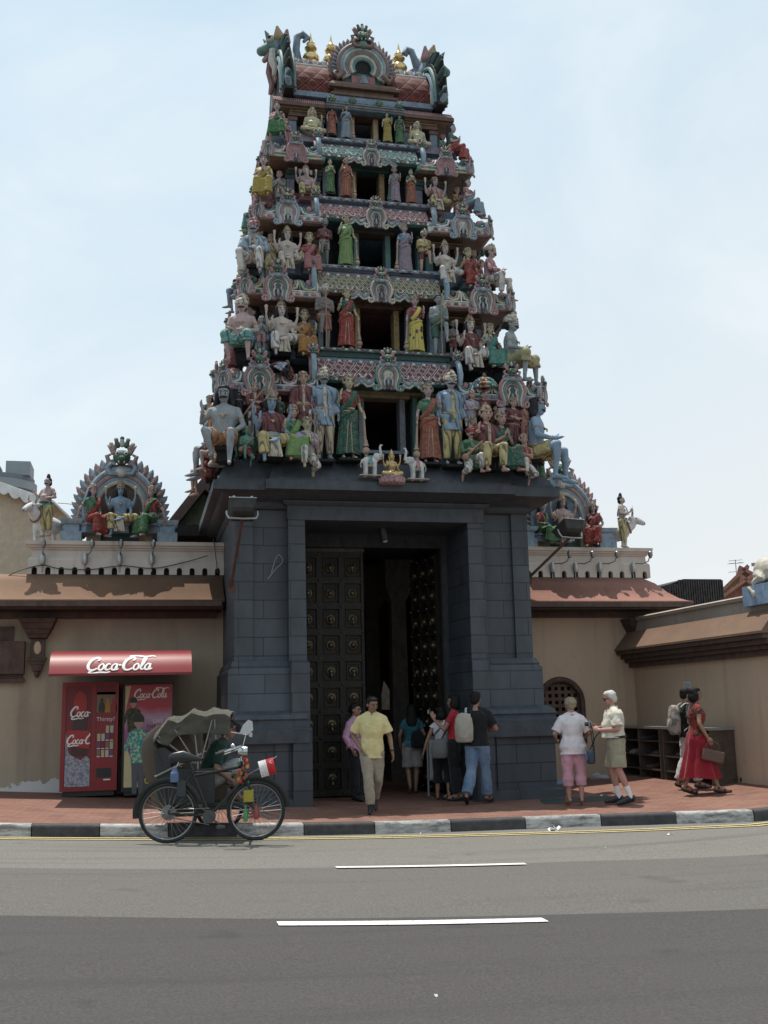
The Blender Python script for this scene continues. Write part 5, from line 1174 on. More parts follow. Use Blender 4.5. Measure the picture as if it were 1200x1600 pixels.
fl('seated figure statue in teal on the left flank of the fourth row', -1.85, 1.65, 9.88, .85, SITPRAY, 'y', 1, L_('teal', 'green', crown=False, seated=True) + [seat(ROSE, .2)], -90)
fl('small white robed statue on the left flank of the top row', -1.58, 1.3, 11.15, .8, CONS, 'w', 1, L_('white', 'pink', crown=False, seated=True) + [seat(STEELB, .2)], -85)
fl('small red robed statue on the left flank of the top row', -1.62, 1.9, 11.13, .75, SITPRAY, 'o', 1, L_('brick', 'red', crown=False, seated=True) + [seat(STEELB, .2)], -90)
fl('seated statue in orange on the right flank of the second row', 2.2, .6, 6.75, 1.0, CONS, 'p', 0, M_('orange', None, ('turban', 'cream')) + [seat(DARK)], 90)
fl('seated statue in green on the right flank of the lowest row', 2.62, .8, 5.15, 1.15, CONS, 'o', 1, L_('green', 'red', crown=False, seated=True) + [seat(DARK)], 90)
for lab, X, Y, z, h, sk_, w_, rz in (('small attendant statue in cobalt coat at the left corner of the second ledge', -1.98, .12, 6.72, 1.0, 'o', 'blue', -25), ('small attendant statue in plum coat at the right corner of the second ledge', 1.98, .15, 6.72, 1.0, 'p', 'mar', 30), ('small attendant statue in olive coat at the left corner of the third ledge', -1.78, .42, 8.45, .9, 'o', 'yel', -25), ('small attendant statue in brick coat at the right corner of the third ledge', 1.78, .44, 8.45, .9, 'o', 'brick', 30), ('small attendant statue in grey coat at the left corner of the fourth ledge', -1.6, .7, 9.88, .78, 'p', 'grey', -25), ('small attendant statue in rust coat at the right corner of the fourth ledge', 1.6, .7, 9.88, .78, 'o', 'orange', 30), ('small attendant statue in pink coat at the left corner of the top ledge', -1.45, .95, 11.12, .7, 'y', 'pink', -25), ('small attendant statue in teal coat at the right corner of the top ledge', 1.45, .95, 11.12, .7, 'o', 'teal', 30)): fl(lab, X, Y, z, h, PRAYST, sk_, 0, M_(w_, w_, None, False, hem=.6, coat='cream') + [('crown', CRN, dict(h=.14))], rz)
# crowd half hidden behind the seated groups
for lab, px, py, pt, sk_, w_ in (('black haired attendant statue peeping over the lime green consort', 437, 665, 619, 'o', 'dkgreen'), ('dark attendant statue in shade beside the parasol pole', 373, 655, 602, 'g', 'black'), ('boy statue squeezed behind the maroon king', 776, 690, 634, 'o', 'mar'), ('dark faced attendant statue below the right parasol', 757, 680, 612, 'o', 'mar'), ('pale attendant statue with a white fan under the right parasol', 789, 690, 625, 'p', 'lav'), ('bearded attendant statue at the far right behind the plum robe', 822, 700, 628, 'o', 'brick')):
    st(lab, px, py, pt, -.40, STAND, sk_, 0, M_(w_, w_, None, False), 5, hd=1.25)
for lab, X, Y, z, h, sk_, w_, rz in (('thin saffron robed statue clinging to the left flank below the basket carrier', -2.72, .62, 5.7, .85, 'o', 'orange', -75), ('pale green robed statue high on the left flank of the lowest row', -2.45, 1.0, 5.75, .95, 'w', 'teal', -85), ('violet robed statue at the rear of the left flank, lowest row', -2.55, 2.1, 5.3, 1.3, 'p', 'lav', -90), ('red turbaned statue at the rear of the left flank, second row', -2.3, 2.0, 6.75, 1.05, 'o', 'brick', -90), ('cream robed statue at the rear of the left flank, third row', -2.05, 2.2, 8.45, .95, 'p', 'cream', -90), ('pale blue robed statue at the rear of the left flank, fourth row', -1.8, 2.25, 9.9, .85, 'p', 'lblue', -90), ('green robed statue at the rear of the left flank, top row', -1.6, 2.4, 11.15, .75, 'o', 'green', -90), ('mauve robed statue on the right flank of the third row', 1.98, .8, 8.45, .9, 'p', 'lav', 80), ('ochre robed statue on the right flank of the fourth row', 1.78, 1.1, 9.9, .8, 'o', 'yel', 80), ('rose robed statue on the right flank of the top row', 1.6, 1.35, 11.13, .7, 'p', 'pink', 80)): fl(lab, X, Y, z, h, FOLDST, sk_, 0, M_(w_, w_, ('turban', 'red') if 'turban' in lab else None, False, hem=.4) + ([] if 'turban' in lab else [('crown', CRN, dict(h=.14))]), rz)
# stone parasols
def parasol(label, px, py, Y, r, tilt, cols, pole):
    c = aty(px, py, Y); t = thing('stone_parasol', label, 'parasol', c)
    mb = MB(); n = 24; M = Matrix.Rotation(rad(tilt), 4, 'Y') @ Matrix.Rotation(rad(14), 4, 'X'); vs_ = []; fs_ = []; K = 6; mi = []
    for k in range(K + 1):
        f = k / K
        for j in range(n): a = 2*math.pi*j/n; vs_.append(M @ V((r*math.sin(f*1.35)*math.cos(a), r*math.sin(f*1.35)*math.sin(a), r*(math.cos(f*1.35) - .5))))
    for k in range(K):
        for j in range(n): mb.add([vs_[k*n+j], vs_[k*n+(j+1) % n], vs_[(k+1)*n+(j+1) % n], vs_[(k+1)*n+j]], [(0, 1, 2, 3)], (j*8//n) % len(cols))
    o = mb.build('canopy', [pc(C[q]) for q in cols], t, 60); sm = o.modifiers.new('thick', 'SOLIDIFY'); sm.thickness = .02
    mb = MB(); mb.tube([M @ V((0, 0, r*.45)), M @ V((0, 0, -pole))], .02, 7); mb.ball(M @ V((0, 0, r*.55)), (.04, .04, .07)); mb.build('pole', BROWN, t)
parasol('small red and blue striped parasol above the left seated group', 443, 578, -.40, .2, 32, ('red', 'lblue', 'black', 'red'), .3)
parasol('small orange and teal striped parasol above the right seated group', 757, 600, -.38, .21, -4, ('lblue', 'orange', 'teal', 'cream'), .35)
# gilded goddess on a lotus, two white elephants
b = aty(613, 757, -.66)
mb = MB()
for k in range(3):
    for j in range(14):
        a = 2*math.pi*(j + .5*(k % 2))/14; r = .17 - .02*k; mb.tube([(r*.6*math.cos(a), r*.45*math.sin(a), .02 + .03*k), (r*1.05*math.cos(a), r*.7*math.sin(a), .045 + .03*k), (r*1.22*math.cos(a), r*.8*math.sin(a), .10 + .02*k)], [.03, .045, .008], 6)
mb.lathe([(.1, 0), (.13, .06), (.15, .1)], (0, 0, 0), 14)
o = mb.build('lotus_base', PINK, None, 50); o.location = b; tag(o, 'pink lotus shaped base below the gilded goddess', 'lotus base')
F = dict(pose=dict(p=(0, 0, .13), L=LC, A=A_BLESS, ext=EXT), skin=GOLD, fem=1, hd=1.15, g=1.1, wear=[('crown', GOLD, dict(h=.26)), ('lap', GOLD, dict(len=.7, join=1)), ('top', GOLD, dict(sl=.5, hem=1.1)), ('jewel', GOLD), ('hair', GOLD, dict(st='long')), extras(), extras(1)])
place(F, 'statue', 'gilded four armed goddess statue seated on a pink lotus at the cornice edge', 'statue', b + V((0, .02, .11)), 0, height=.46)
def elephant(label, px, py, s, cloth_):
    b = aty(px, py, -.62); t = thing('elephant_statue', label, 'elephant statue', b, 0, None, .27)
    mb = MB(); mb.ball((0, 0, .85), (.46, .28, .32), 0, 14); mb.ball((s*.42, 0, 1.12), (.24, .2, .25), 0, 12)
    for x in (-.26, .26):
        for y in (-.14, .14): mb.tube([(x, y, .8), (x + .02, y, .4), (x, y, .06)], [.14, .11, .12], 9, 0, round_ends=True)
    mb.tube([(s*.56, 0, 1.1), (s*.68, 0, 1.18), (s*.66, 0, 1.42), (s*.62, 0, 1.7), (s*.68, 0, 1.86), (s*.76, 0, 1.84)], [.13, .11, .085, .07, .06, .04], 9, 0, round_ends=True)
    mb.tube([(-s*.45, 0, .95), (-s*.54, 0, .7), (-s*.5, 0, .5)], [.04, .03, .035], 6, 0, round_ends=True)
    soft(mb.build('body', paint((.58, .55, .52)), t), .025, 2)
    for y in (-1, 1):
        mb = MB(); mb.ball((s*.3, y*.2, 1.12), (.12, .05, .2), 0, 9); mb.build('ear', paint((.52, .45, .44)), t)
        mb = MB(); mb.ball((s*.56, y*.17, 1.17), .03); mb.build('eye', EYE, t)
        mb = MB(); mb.cap((s*.56, y*.09, 1.0), (s*.74, y*.12, 1.02), .035, .012); mb.build('tusk', WHITE, t)
    mb = MB(); mb.loft([(0, 0, .62, .05, .02), (0, 0, .66, .24, .3), (0, 0, .9, .24, .305), (0, 0, 1.1, .22, .22), (0, 0, 1.19, .16, .1)], 16); mb.build('saddle_cloth', pc(C[cloth_]), t)
    mb = MB(); mb.frus([(-.02, -.66, .66, -.3, .3), (.05, -.62, .62, -.28, .28)]); mb.build('plinth', paint((.4, .3, .22)), t)
elephant('little white elephant statue with teal saddle cloth left of the gilded goddess', 578, 744, 1, 'teal'); elephant('little white elephant statue with pink saddle cloth right of the gilded goddess', 652, 750, -1, 'pink')
# ------------------------------------------------------------------ temple walls either side
def stucco(c, stain=.5, warm=(.12, .1, .085)):
    m = NT('stucco'); p = m.pos(); a = m.noise(p, 1.6, 6, .62, (1, 1, .35)); b = m.noise(p, 7, 5, .7)
    cc = m.mix(m.math('MULTIPLY', m.ramp(a, [(.42, 0.), (.75, 1.)]), stain), c, warm)
    cc = m.mix(m.math('MULTIPLY', m.ramp(b, [(.55, 0.), (.75, 1.)]), .35), cc, mul(c, .6))
    st = m.noise(p, 5, 4, .5, (1, 1, .06)); cc = m.mix(m.math('MULTIPLY', m.ramp(st, [(.55, 0.), (.7, 1.)]), .3), cc, mul(warm, .8))
    m.col(cc); m.set(Roughness=.85); m.bump(m.noise(p, 45, 4), .3, .01); return m
TAN = stucco((.54, .40, .285), .35, (.36, .27, .195)).m
m = stucco((.40, .325, .235), .5, (.21, .17, .13)); p = m.pos()          # left wall: peeled white patches low down
sp = m.n('ShaderNodeSeparateXYZ'); m.l(p, sp.inputs[0])
peel = m.math('MULTIPLY', m.ramp(m.math('ADD', m.math('MULTIPLY', m.noise(p, 3.2, 5, .65), 1.2), m.math('MULTIPLY', sp.outputs[2], -1.3)), [(.05, 0.), (.09, 1.)]), m.math('LESS_THAN', sp.outputs[0], -4.9))
peel2 = m.math('MULTIPLY', m.ramp(m.noise(p, 5.5, 4, .6), [(.68, 0.), (.7, 1.)]), m.math('MULTIPLY', m.math('LESS_THAN', sp.outputs[0], -5.2), m.math('LESS_THAN', sp.outputs[2], 1.4)))
old = m.b.inputs['Base Color'].links[0].from_socket
m.col(m.mix(m.math('MAXIMUM', peel, peel2), old, (.6, .58, .56))); TANL = m.m
CREAMW = stucco((.56, .50, .44), .4, (.3, .25, .21)).m
def roofm(c):
    m = NT('roof_render'); p = m.pos(); a = m.noise(p, 1.3, 6, .7, (1, .6, 1)); b = m.noise(p, 16, 5, .7)
    cc = m.mix(m.ramp(a, [(.35, 0.), (.72, 1.)]), c, mul(c, .72)); cc = m.mix(m.math('MULTIPLY', m.ramp(b, [(.6, 0.), (.78, 1.)]), .5), cc, (.42, .34, .27))
    cc = m.mix(m.math('MULTIPLY', m.ramp(m.noise(p, 4, 5, .7, (1, .15, 1)), [(.6, 0.), (.7, 1.)]), .4), cc, mul(c, .4))
    m.col(cc); m.set(Roughness=.85); m.bump(b, .3, .01); return m.m
ROOFL = roofm((.235, .135, .082)); ROOFR = roofm((.29, .135, .10)); SOFF = paint((.075, .05, .038), .8); TRIMB = paint((.12, .07, .05), .7)
YW = 2.35
def parapet(par, x0, x1, n, end):
    mb = MB(); d = (x1 - x0) / n; zb_, zh = 3.79, 4.03
    for i in range(n):
        a = x0 + i*d; c = a + d/2; hw = .045
        out = [(a, zb_ + .03), (a, zb_), (c - hw, zb_), (c - hw, zb_ + .075)] + [(c + hw*math.cos(rad(q)), zb_ + .075 + .05*math.sin(rad(q))) for q in (160, 130, 90, 50, 20)] + [(c + hw, zb_ + .075), (c + hw, zb_), (a + d, zb_), (a + d, zh), (a, zh)]
        mb.prism(out, YW - .10, YW + .0, 0)
    mb.box(x0 + .001, x1 - .001, YW + .0, YW + .09, zb_ + .0, zh - .002, 1)
    A_ = min(x0, x1) ; B_ = max(x0, x1); e0 = .0
    def rr(z, e): return (z, A_ - (e if end < 0 else 0) , B_ + (e if end > 0 else 0), YW - .10 - e, YW + .3)
    mb.frus([rr(zh + .001, .0), rr(zh + .03, -.015), rr(zh + .06, -.05), rr(4.2, -.055), rr(4.215, -.03), rr(4.24, -.02), rr(4.25, .01), rr(4.28, .02), rr(4.29, .05), rr(4.355, .06)], 0)
    return mb.build('parapet', [CREAMW, DARK], par, 30)
def eave(par, x0, x1, mat, hipl, hipr, D_=.96, ze=3.255):
    K = [(YW - .1 - (D_ - .1)*f, 3.785 - (3.785 - ze)*g_) for f, g_ in ((0, 0), (.23, .24), (.52, .61), (.79, .86), (.955, .97), (1, 1))]
    mb = MB(); vs_ = []; fs_ = []; n = len(K)
    for i, (y, z) in enumerate(K): f = i/(n-1); vs_ += [(x0 + hipl*(1 - f**.8), y, z), (x1 - hipr*(1 - f**.8), y, z)]
    for i in range(n-1): fs_.append((2*i, 2*i+1, 2*i+3, 2*i+2))
    if hipr:
        o = len(vs_)
        for i, (y, z) in enumerate(K): f = i/(n-1); vs_.append((x1 - hipr*(1 - f**.8), YW + 1.2, z))
        for i in range(n-1): fs_.append((2*i+1, o+i, o+i+1, 2*i+3))
    mb.add(vs_, fs_); o_ = mb.build('eave_roof', mat, par, 50)
    md = o_.modifiers.new('thick', 'SOLIDIFY'); md.thickness = .05; md.offset = -1
    mb = MB(); z_ = ze - .02; mb.box(x0 + .02, x1 - .02, YW - D_ + .06, YW - .0, z_ - .12, z_ - .04, 0); mb.box(x0 + .02, x1 - .05, YW - D_ - .01, YW - D_ + .055, z_ - .085, z_ - .0, 1); mb.box(x0 + .05, x1 - .1, YW - .16, YW, z_ - .22, z_ - .12, 1)
    mb.build('soffit', [SOFF, TRIMB], par, 30)
def corbel(par, x, z, s, side=0):
    mb = MB(); y = YW
    for (w_, d_, z0, z1) in ((.30, .46, z - .07, z), (.26, .40, z - .16, z - .075), (.21, .33, z - .24, z - .165), (.17, .26, z - .30, z - .245)): mb.frus([(z0, x - w_*.86*s, x + w_*.86*s, y - d_*.85, y), (z1, x - w_*s, x + w_*s, y - d_, y)])
    mb.box(x - .11*s, x + .11*s, y - .12, y, z - .62, z - .31); mb.ball((x, y - .13, z - .46), (.06*s, .02, .11), 1, 10)
    for (w_, z0, z1) in ((.15, z - .68, z - .62), (.12, z - .74, z - .685), (.09, z - .84, z - .745)): mb.frus([(z0, x - w_*.8*s, x + w_*.8*s, y - .14, y), (z1, x - w_*s, x + w_*s, y - .16, y)])
    mb.ball((x, y - .08, z - .88), (.045, .05, .07), 0, 8)
    return mb.build('corbel', [TRIMB, TAN], par, 30)
lw = thing('temple_wall', 'tan temple side wall with brown eave and pale parapet left of the gateway', 'wall', (0, 0, 0), 0, 'side walls of the temple')
mb = MB(); mb.box(-12., -2.38, YW, YW + .5, -.4, 3.785); mb.build('wall', TANL, lw, 30)
parapet(lw, -5.66, -2.40, 15, -1); eave(lw, -12., -2.43, ROOFL, 0, 0, .78, aty(170, 937, YW - .78).z); corbel(lw, aty(60, 960, YW - .2).x, 3.02, 1)
mb = MB(); b0, b1 = aty(0, 1003, YW), aty(38, 1066, YW)
mb.frus([(b1.z, -7.5, b1.x, YW - .10, YW), (b1.z + .06, -7.5, b1.x, YW - .10, YW), (b1.z + .065, -7.5, b1.x - .03, YW - .07, YW), (b1.z + .13, -7.5, b1.x - .03, YW - .07, YW), (b1.z + .135, -7.5, b1.x, YW - .16, YW), (b0.z, -7.5, b1.x, YW - .2, YW)]); mb.box(-7.4, b1.x - .2, YW - .06, YW, b0.z, b0.z + .25); mb.build('window_hood', TRIMB, lw, 30)
rw = thing('temple_wall', 'tan temple side wall with terracotta eave and arched lattice window right of the gateway', 'wall', (0, 0, 0), 0, 'side walls of the temple')
aw = aty(877, 1100, YW); AX, AZ, AR = aw.x, aty(877, 1098, YW).z, .42
mb = MB()
arcp = [(AX + AR*math.cos(rad(a)), AZ + AR*math.sin(rad(a))) for a in range(0, 181, 12)]
mb.box(2.38, AX - AR, YW, YW + .5, -.4, 3.785); mb.box(AX + AR, 5.6, YW, YW + .5, -.4, 3.785); mb.box(5.6, 6.2, YW, YW + .5, -.4, 3.1); mb.box(AX - AR, AX + AR, YW, YW + .5, -.4, .75)
mb.prism(list(reversed(arcp)) + [(AX + AR, 3.784), (AX - AR, 3.784)], YW, YW + .5)
mb.build('wall', TAN, rw, 30)
mb = MB(); out = [(AX + (AR + .0)*math.cos(rad(a)), AZ + (AR + .0)*math.sin(rad(a))) for a in range(0, 181, 10)]
mb.tube([V((x, YW + .0, z)) for x, z in [(AX + AR, .75)] + out + [(AX - AR, .75)]], .055, 8); wf = mb.build('window', TRIMB, rw, 40)
mb = MB()
for i in range(-3, 4): 
    x = AX + i*.125; zt_ = AZ + math.sqrt(max(0, AR**2 - (i*.125)**2)); mb.box(x - .03, x + .03, YW + .06, YW + .1, .75, zt_)
for k in range(12):
    z = .8 + k*.125; hx = AR if z < AZ else math.sqrt(max(0, AR**2 - (z - AZ)**2))
    if hx > .05: mb.box(AX - hx, AX + hx, YW + .055, YW + .095, z - .03, z + .03)
mb.build('lattice', BROWN, wf, 30)
mb = MB(); mb.box(AX - AR, AX + AR, YW + .32, YW + .36, .7, AZ + AR); mb.build('dark_backing', DARK, wf)  # dark sheet behind the lattice, seen through its holes
parapet(rw, 2.40, 5.68, 14, 1); eave(rw, 2.43, 6.2, ROOFR, 0, .7, .72, aty(950, 939, YW - .72).z); corbel(rw, aty(990, 960, YW - .2).x + .1, 3.0, 1)
mb = MB(); mb.tube([(2.75, YW - .04, .75), (2.75, YW - .04, 3.0)], .035, 8)
# low wing along the right, seen edge on
X5 = 5.26; sw_ = thing('temple_wall', 'low brown roofed side wall running towards the street at the right edge', 'wall', (0, 0, 0), 0, 'side walls of the temple')
Y0 = -2.5
mb = MB(); mb.box(X5, X5 + .5, Y0, YW - .003, -.4, 2.14); mb.build('wall', TAN, sw_, 30)
mb = MB(); 
for (a, z0_, z1_) in ((.10, 2.10, 2.18), (.18, 2.185, 2.25), (.26, 2.255, 2.33), (.34, 2.335, 2.40)): mb.box(X5 - a, X5 + .5, Y0 - .02, YW - .005, z0_, z1_)
mb.build('eave_moulding', TRIMB, sw_, 30)
mb = MB(); mb.prism([(X5 - .37, 2.405), (X5 - .37, 2.44), (X5 - .10, 2.76), (X5 + .5, 2.76), (X5 + .5, 2.405)], Y0 - .05, YW - .006); mb.build('eave_roof', roofm((.21, .125, .08)), sw_, 30)
mb = MB(); mb.box(X5 - .06, X5 + .3, Y0, YW - .01, 2.762, 2.95); mb.frus([(2.951, X5 - .10, X5 + .32, Y0 - .03, YW - .01), (3.0, X5 - .12, X5 + .34, Y0 - .03, YW - .01), (3.03, X5 - .05, X5 + .3, Y0, YW - .01)])
mb.build('parapet', stucco((.36, .30, .25), .5, (.2, .16, .13)).m, sw_, 30)
mb = MB(); mb.box(X5 - .395, X5 - .36, -2.02, -2.0, 2.40, 2.78); 
mb = MB(); pb = atx(1166, 945, X5 - .15)
pl2 = thing('statue_plinth', 'sky blue plinth under the resting cow statue at the right edge', 'plinth', (X5 + .12, pb.y, 3.0))
mb.box(-.30, .34, -1.0, .03, -.16, .14); mb.build('block', paint((.22, .36, .55)), pl2, 30)
# resting cow on the plinth
cow = thing('cow_statue', 'cream resting cow statue with drooping tail on the sky blue plinth', 'cow statue', (X5 + .10, pb.y - .1, 3.14), 0, None, .8)
mb = MB(); mb.ball((0, -.45, .26), (.22, .52, .25), 0, 14); mb.ball((0, -.12, .27), (.23, .22, .27), 0, 12); mb.ball((0, -.85, .42), (.17, .22, .26), 0, 12)
mb.tube([(0, -.9, .5), (0, -1.08, .72), (-.04, -1.2, .74)], [.16, .12, .1], 9, 0, round_ends=True); mb.cap((-.05, -1.2, .74), (-.12, -1.38, .62), .09, .06)
for s in (-1, 1): mb.tube([(s*.16, -.15, .18), (s*.28, -.42, .1), (s*.26, -.1, .06)], [.13, .08, .05], 8, 0, round_ends=True); mb.tube([(s*.14, -.85, .2), (s*.2, -1.1, .08), (s*.16, -.85, .05)], [.09, .06, .045], 8, 0, round_ends=True); mb.cap((s*.06, -1.14, .82), (s*.14, -1.12, .98), .03, .012)
soft(mb.build('body', paint((.55, .49, .36)), cow), .02, 3)
mb = MB(); mb.tube(crom([(0, .08, .38), (-.05, .13, .2), (-.12, .13, .02), (-.26, .05, -.02), (-.36, -.1, -.05), (-.36, -.2, -.14)]), .03, 8, 0, round_ends=True); mb.ball((-.36, -.23, -.17), (.04, .05, .07)); mb.build('tail', paint((.5, .43, .3)), cow)
# wing top shrines --------------------------------------------------------------------------------
GW = 'statues on the temple wall parapets'
def wst(label, px, py, pt, Y, pose, skin, fem, wear, rz=0, **k):
    b = aty(px, py, Y); b.z = max(b.z, 4.355) if k.get('snap', 1) else b.z; t = aty(px, pt, Y)
    return place(dict(pose=pose, skin=paint(SK[skin]), fem=fem, wear=wear, hd=1.15, g=1.08, belly=k.get('belly', 0)), 'statue', label, 'statue', b, rad(rz), height=t.z - b.z, group=GW)
def shrine(side, cx, label, lcols, back):
    t = thing('shrine_arch', label, 'shrine arch', (cx, YW + .12, 4.355), 0, 'shrine arches on the temple wall parapets')
    flame_arch('arch', t, (0, .06, .0), 1.26, 1.36, lcols, 8, 1., KM[:7] + [paint((.38, .25, .22)), back], .16)
    for s in (-1, 1): mb = MB(); mb.box(s*.44 - .12, s*.44 + .12, -.04, .16, 0, .42, 0); mb.box(s*.44 - .14, s*.44 + .14, -.06, .16, .42, .47, 1); mb.box(s*.44 - .1, s*.44 + .1, -.05, .15, .475, .56, 2); mb.build('side_post', [OCHRE, PBLUE, CREAM], t, 30)
    for s in (-1, 1):
        b = thing('plinth', ('left' if s < 0 else 'right') + ' stepped blue plinth beside the shrine arch on the ' + side + ' wall', 'plinth', (cx + s*.80, YW + .08, 4.355), 0, 'blue plinths beside the shrine arches')
        mb = MB(); mb.frus([(0, -.17, .17, -.2, .2), (.17, -.17, .17, -.2, .2), (.175, -.13, .13, -.16, .16), (.3, -.13, .13, -.16, .16), (.305, -.16, .16, -.19, .19), (.36, -.19, .19, -.22, .22), (.385, -.19, .19, -.22, .22)]); mb.build('block', PBLUE, b, 30)
LCX = aty(187, 840, YW).x; RCX = aty(886, 856, YW).x
shrine('left', LCX, 'horseshoe shrine arch with flame border and brown back panel on the left wall', (6, 5, 7, 5, 1, 7, 5), paint((.13, .085, .06)))
shrine('right', RCX, 'horseshoe shrine arch with flame border and blue back panel on the right wall', (6, 5, 7, 5, 1, 7, 0), paint((.13, .2, .3)))
wst('four armed blue skinned crowned statue in yellow robes enthroned on the left wall', 187, 842, 747, YW - .02, DEITY, 'b', 0, wear_deity('yel') + [seat(PBLUE), extras(), extras(1)], 0)
wst('goddess statue in red sari and green blouse seated left of the blue figure', 143, 842, 754, YW - .05, mpose(dict(p=(0, 0, .5), L=L2, A=[((-.22, .0, 1.14), (-.1, -.2, 1.05)), ((.3, .1, 1.16), (.34, .14, .92))])), 'p', 1, wear_lady('red', 'green', seated=True) + [seat(PBLUE, .2)], 38)
wst('goddess statue in green sari and red blouse seated right of the blue figure', 236, 843, 757, YW - .05, dict(p=(0, 0, .5), L=L2, A=[((-.22, .0, 1.14), (-.1, -.2, 1.05)), ((.3, .1, 1.16), (.34, .14, .92))]), 'p', 1, wear_lady('green', 'red', seated=True) + [seat(PBLUE, .2)], -42)
POTBELLY = dict(L=LS, A=[((-.28, -.05, 1.2), (-.3, -.22, 1.3), (-.3, -.5, .8)), ((.30, -.02, 1.15), (.12, -.2, 1.12), (-1, -.2, 0))])
wst('pot bellied man statue with topknot and yellow trousers beside the left white bull', 72, 840, 740, YW - .1, POTBELLY, 'p', 0, [('eyes', EYE), ('mous', HB), ('pants', pc(C['yel']), dict(len=1.7, e=.035)), ('jewel', GOLD), ('hair', HB, dict(st='knot')), ('top', pc(C['teal']), dict(hem=.84, neck=1.05, sl=0, e=.03))], -35, belly=1.2)
wst('crowned pale pink statue enthroned in white robes on the right wall', 882, 857, 768, YW - .02, DEITY, 'p', 0, wear_deity('white') + [seat(PBLUE), extras(), extras(1)], 0)
wst('goddess statue in dark green sari with raised red sleeve on the right wall', 848, 854, 782, YW - .05, dict(p=(0, 0, .5), L=L2, A=[((-.22, .0, 1.14), (-.12, -.22, 1.08)), ((.24, .0, 1.14), (.2, -.2, 1.0))]), 'k', 1, wear_lady('green', 'red', seated=True) + [seat(PBLUE, .2)], 35)
wst('goddess statue in crimson sari seated right of the white robed figure', 930, 857, 783, YW - .05, dict(p=(0, 0, .5), L=L2, A=[((-.22, .0, 1.14), (-.14, -.24, 1.06)), ((.27, .04, 1.16), (.2, -.16, .98))]), 'p', 1, wear_lady('red', 'mar', seated=True) + [seat(PBLUE, .2)], -30)
wst('slim man statue with black topknot and yellow trousers beside the right white bull', 975, 859, 770, YW - .1, dict(L=LS, A=[((-.26, .0, 1.16), (-.1, -.2, 1.14), (1, -.2, 0)), ((.28, -.05, 1.2), (.32, -.26, 1.28), (.1, -.3, 1))]), 'w', 0, [('eyes', EYE), ('mous', HB), ('pants', pc(C['yel']), dict(len=1.7, e=.035)), ('jewel', GOLD), ('hair', HB, dict(st='knot')), ('sash', pc(C['blue']), dict(r=.04))], 52)
def bull(label, x, y, s, rz):
    t = thing('bull_statue', label, 'bull statue', (x, y, 4.355), rz, 'white bull statues on the parapets', .54)
    mb = MB(); mb.ball((0, 0, .58), (.27, .62, .29), 0, 14); mb.ball((0, -.38, .84), (.17, .2, .16), 0, 10); mb.tube([(0, -.4, .7), (0, -.7, .9), (0, -.78, 1.05)], [.25, .18, .15], 10, 0, round_ends=True)
    mb.tube([(0, -.72, 1.08), (0, -.92, 1.02), (0, -1.08, .93)], [.155, .13, .095], 10, 0, round_ends=True); mb.ball((0, -1.1, .91), (.1, .07, .085), 0, 10)
    for sx in (-1, 1):
        for yy in (-.42, .42): mb.tube([(sx*.15, yy, .5), (sx*.15, yy - .02, .28), (sx*.15, yy, .05)], [.11, .065, .06], 8, 0, round_ends=True)
        mb.cap((sx*.13, -.68, 1.14), (sx*.3, -.66, 1.13), .05, .03)
    mb.tube([(0, .6, .65), (.02, .7, .4), (.02, .66, .2)], [.035, .025, .04], 6, 0, round_ends=True)
    soft(mb.build('body', paint((.62, .61, .6)), t), .022, 3)
    for sx in (-1, 1):
        mb = MB(); mb.tube([(sx*.1, -.74, 1.2), (sx*.18, -.76, 1.32), (sx*.13, -.78, 1.44)], [.035, .028, .01], 7, 0, round_ends=True); mb.build('horn', paint((.3, .24, .2)), t)
        mb = MB(); mb.ball((sx*.118, -.88, 1.09), (.03, .03, .025)); mb.build('eye', EYE, t)
    mb = MB(); mb.ball((0, -1.155, .90), (.07, .03, .05)); mb.build('muzzle', paint((.25, .22, .22)), t)
    mb = MB(); mb.tube([(.2*math.cos(a), -.6 + .06*math.sin(a), .82 + .22*math.sin(a)) for a in [2*math.pi*j/16 for j in range(16)]], .035, 7, 0, closed=True); mb.build('collar', paint((.2, .1, .08)), t)
q = aty(60, 838, YW + .1); bull('white bull statue looking left from behind the pot bellied man', q.x + .16, YW + .2, -1, rad(-38))
q = aty(978, 858, YW + .1); bull('white bull statue looking right from behind the slim man', q.x - .22, YW + .2, 1, rad(62))
# lamps along the parapets
METAL = plain((.25, .25, .25), .4, .8); GALV = plain((.42, .42, .42), .45, .6); RUST = paint((.12, .05, .03), .8)
BULB = plain((.7, .7, .68), .25)
def wlamp(label, x, z, dx):
    t = thing('wall_lamp', label, 'lamp', (x, YW - .11, z), 0, 'small lamps on the parapets')
    mb = MB(); mb.tube([(0, .0, -.24), (0, -.0, -.06), (.02, -.03, .06), (dx*.5, -.14, .04), (dx*.85, -.2, .08), (dx, -.22, .2)], .012, 6); mb.build('arm', METAL, t)
    mb = MB(); mb.lathe([(.02, .09), (.03, .06), (.045, .05), (.045, -.01), (.04, -.03)], (dx, -.22, .2), 10); mb.ball((dx, -.22, .165), (.033, .033, .035)); mb.build('lamp_head', METAL, t)
    mb = MB(); mb.lathe([(.035, -.09), (.05, -.05), (.052, .05), (.03, .1)], (0, -.03, -.02), 10); mb.build('junction_box', GALV, t)
for nm, px in (('leftmost', 67), ('second', 133), ('third', 187), ('fourth', 237)): q = aty(px, 872, YW - .1); wlamp(nm + ' small lamp from the left on the pale left parapet', q.x, q.z, .02 if nm != 'second' else .12)
for nm, px in (('first', 862), ('second', 898), ('third', 936), ('fourth', 988)): q = aty(px, 884, YW - .1); wlamp(nm + ' gooseneck lamp out from the tower on the right parapet', q.x, q.z - .02, .27)
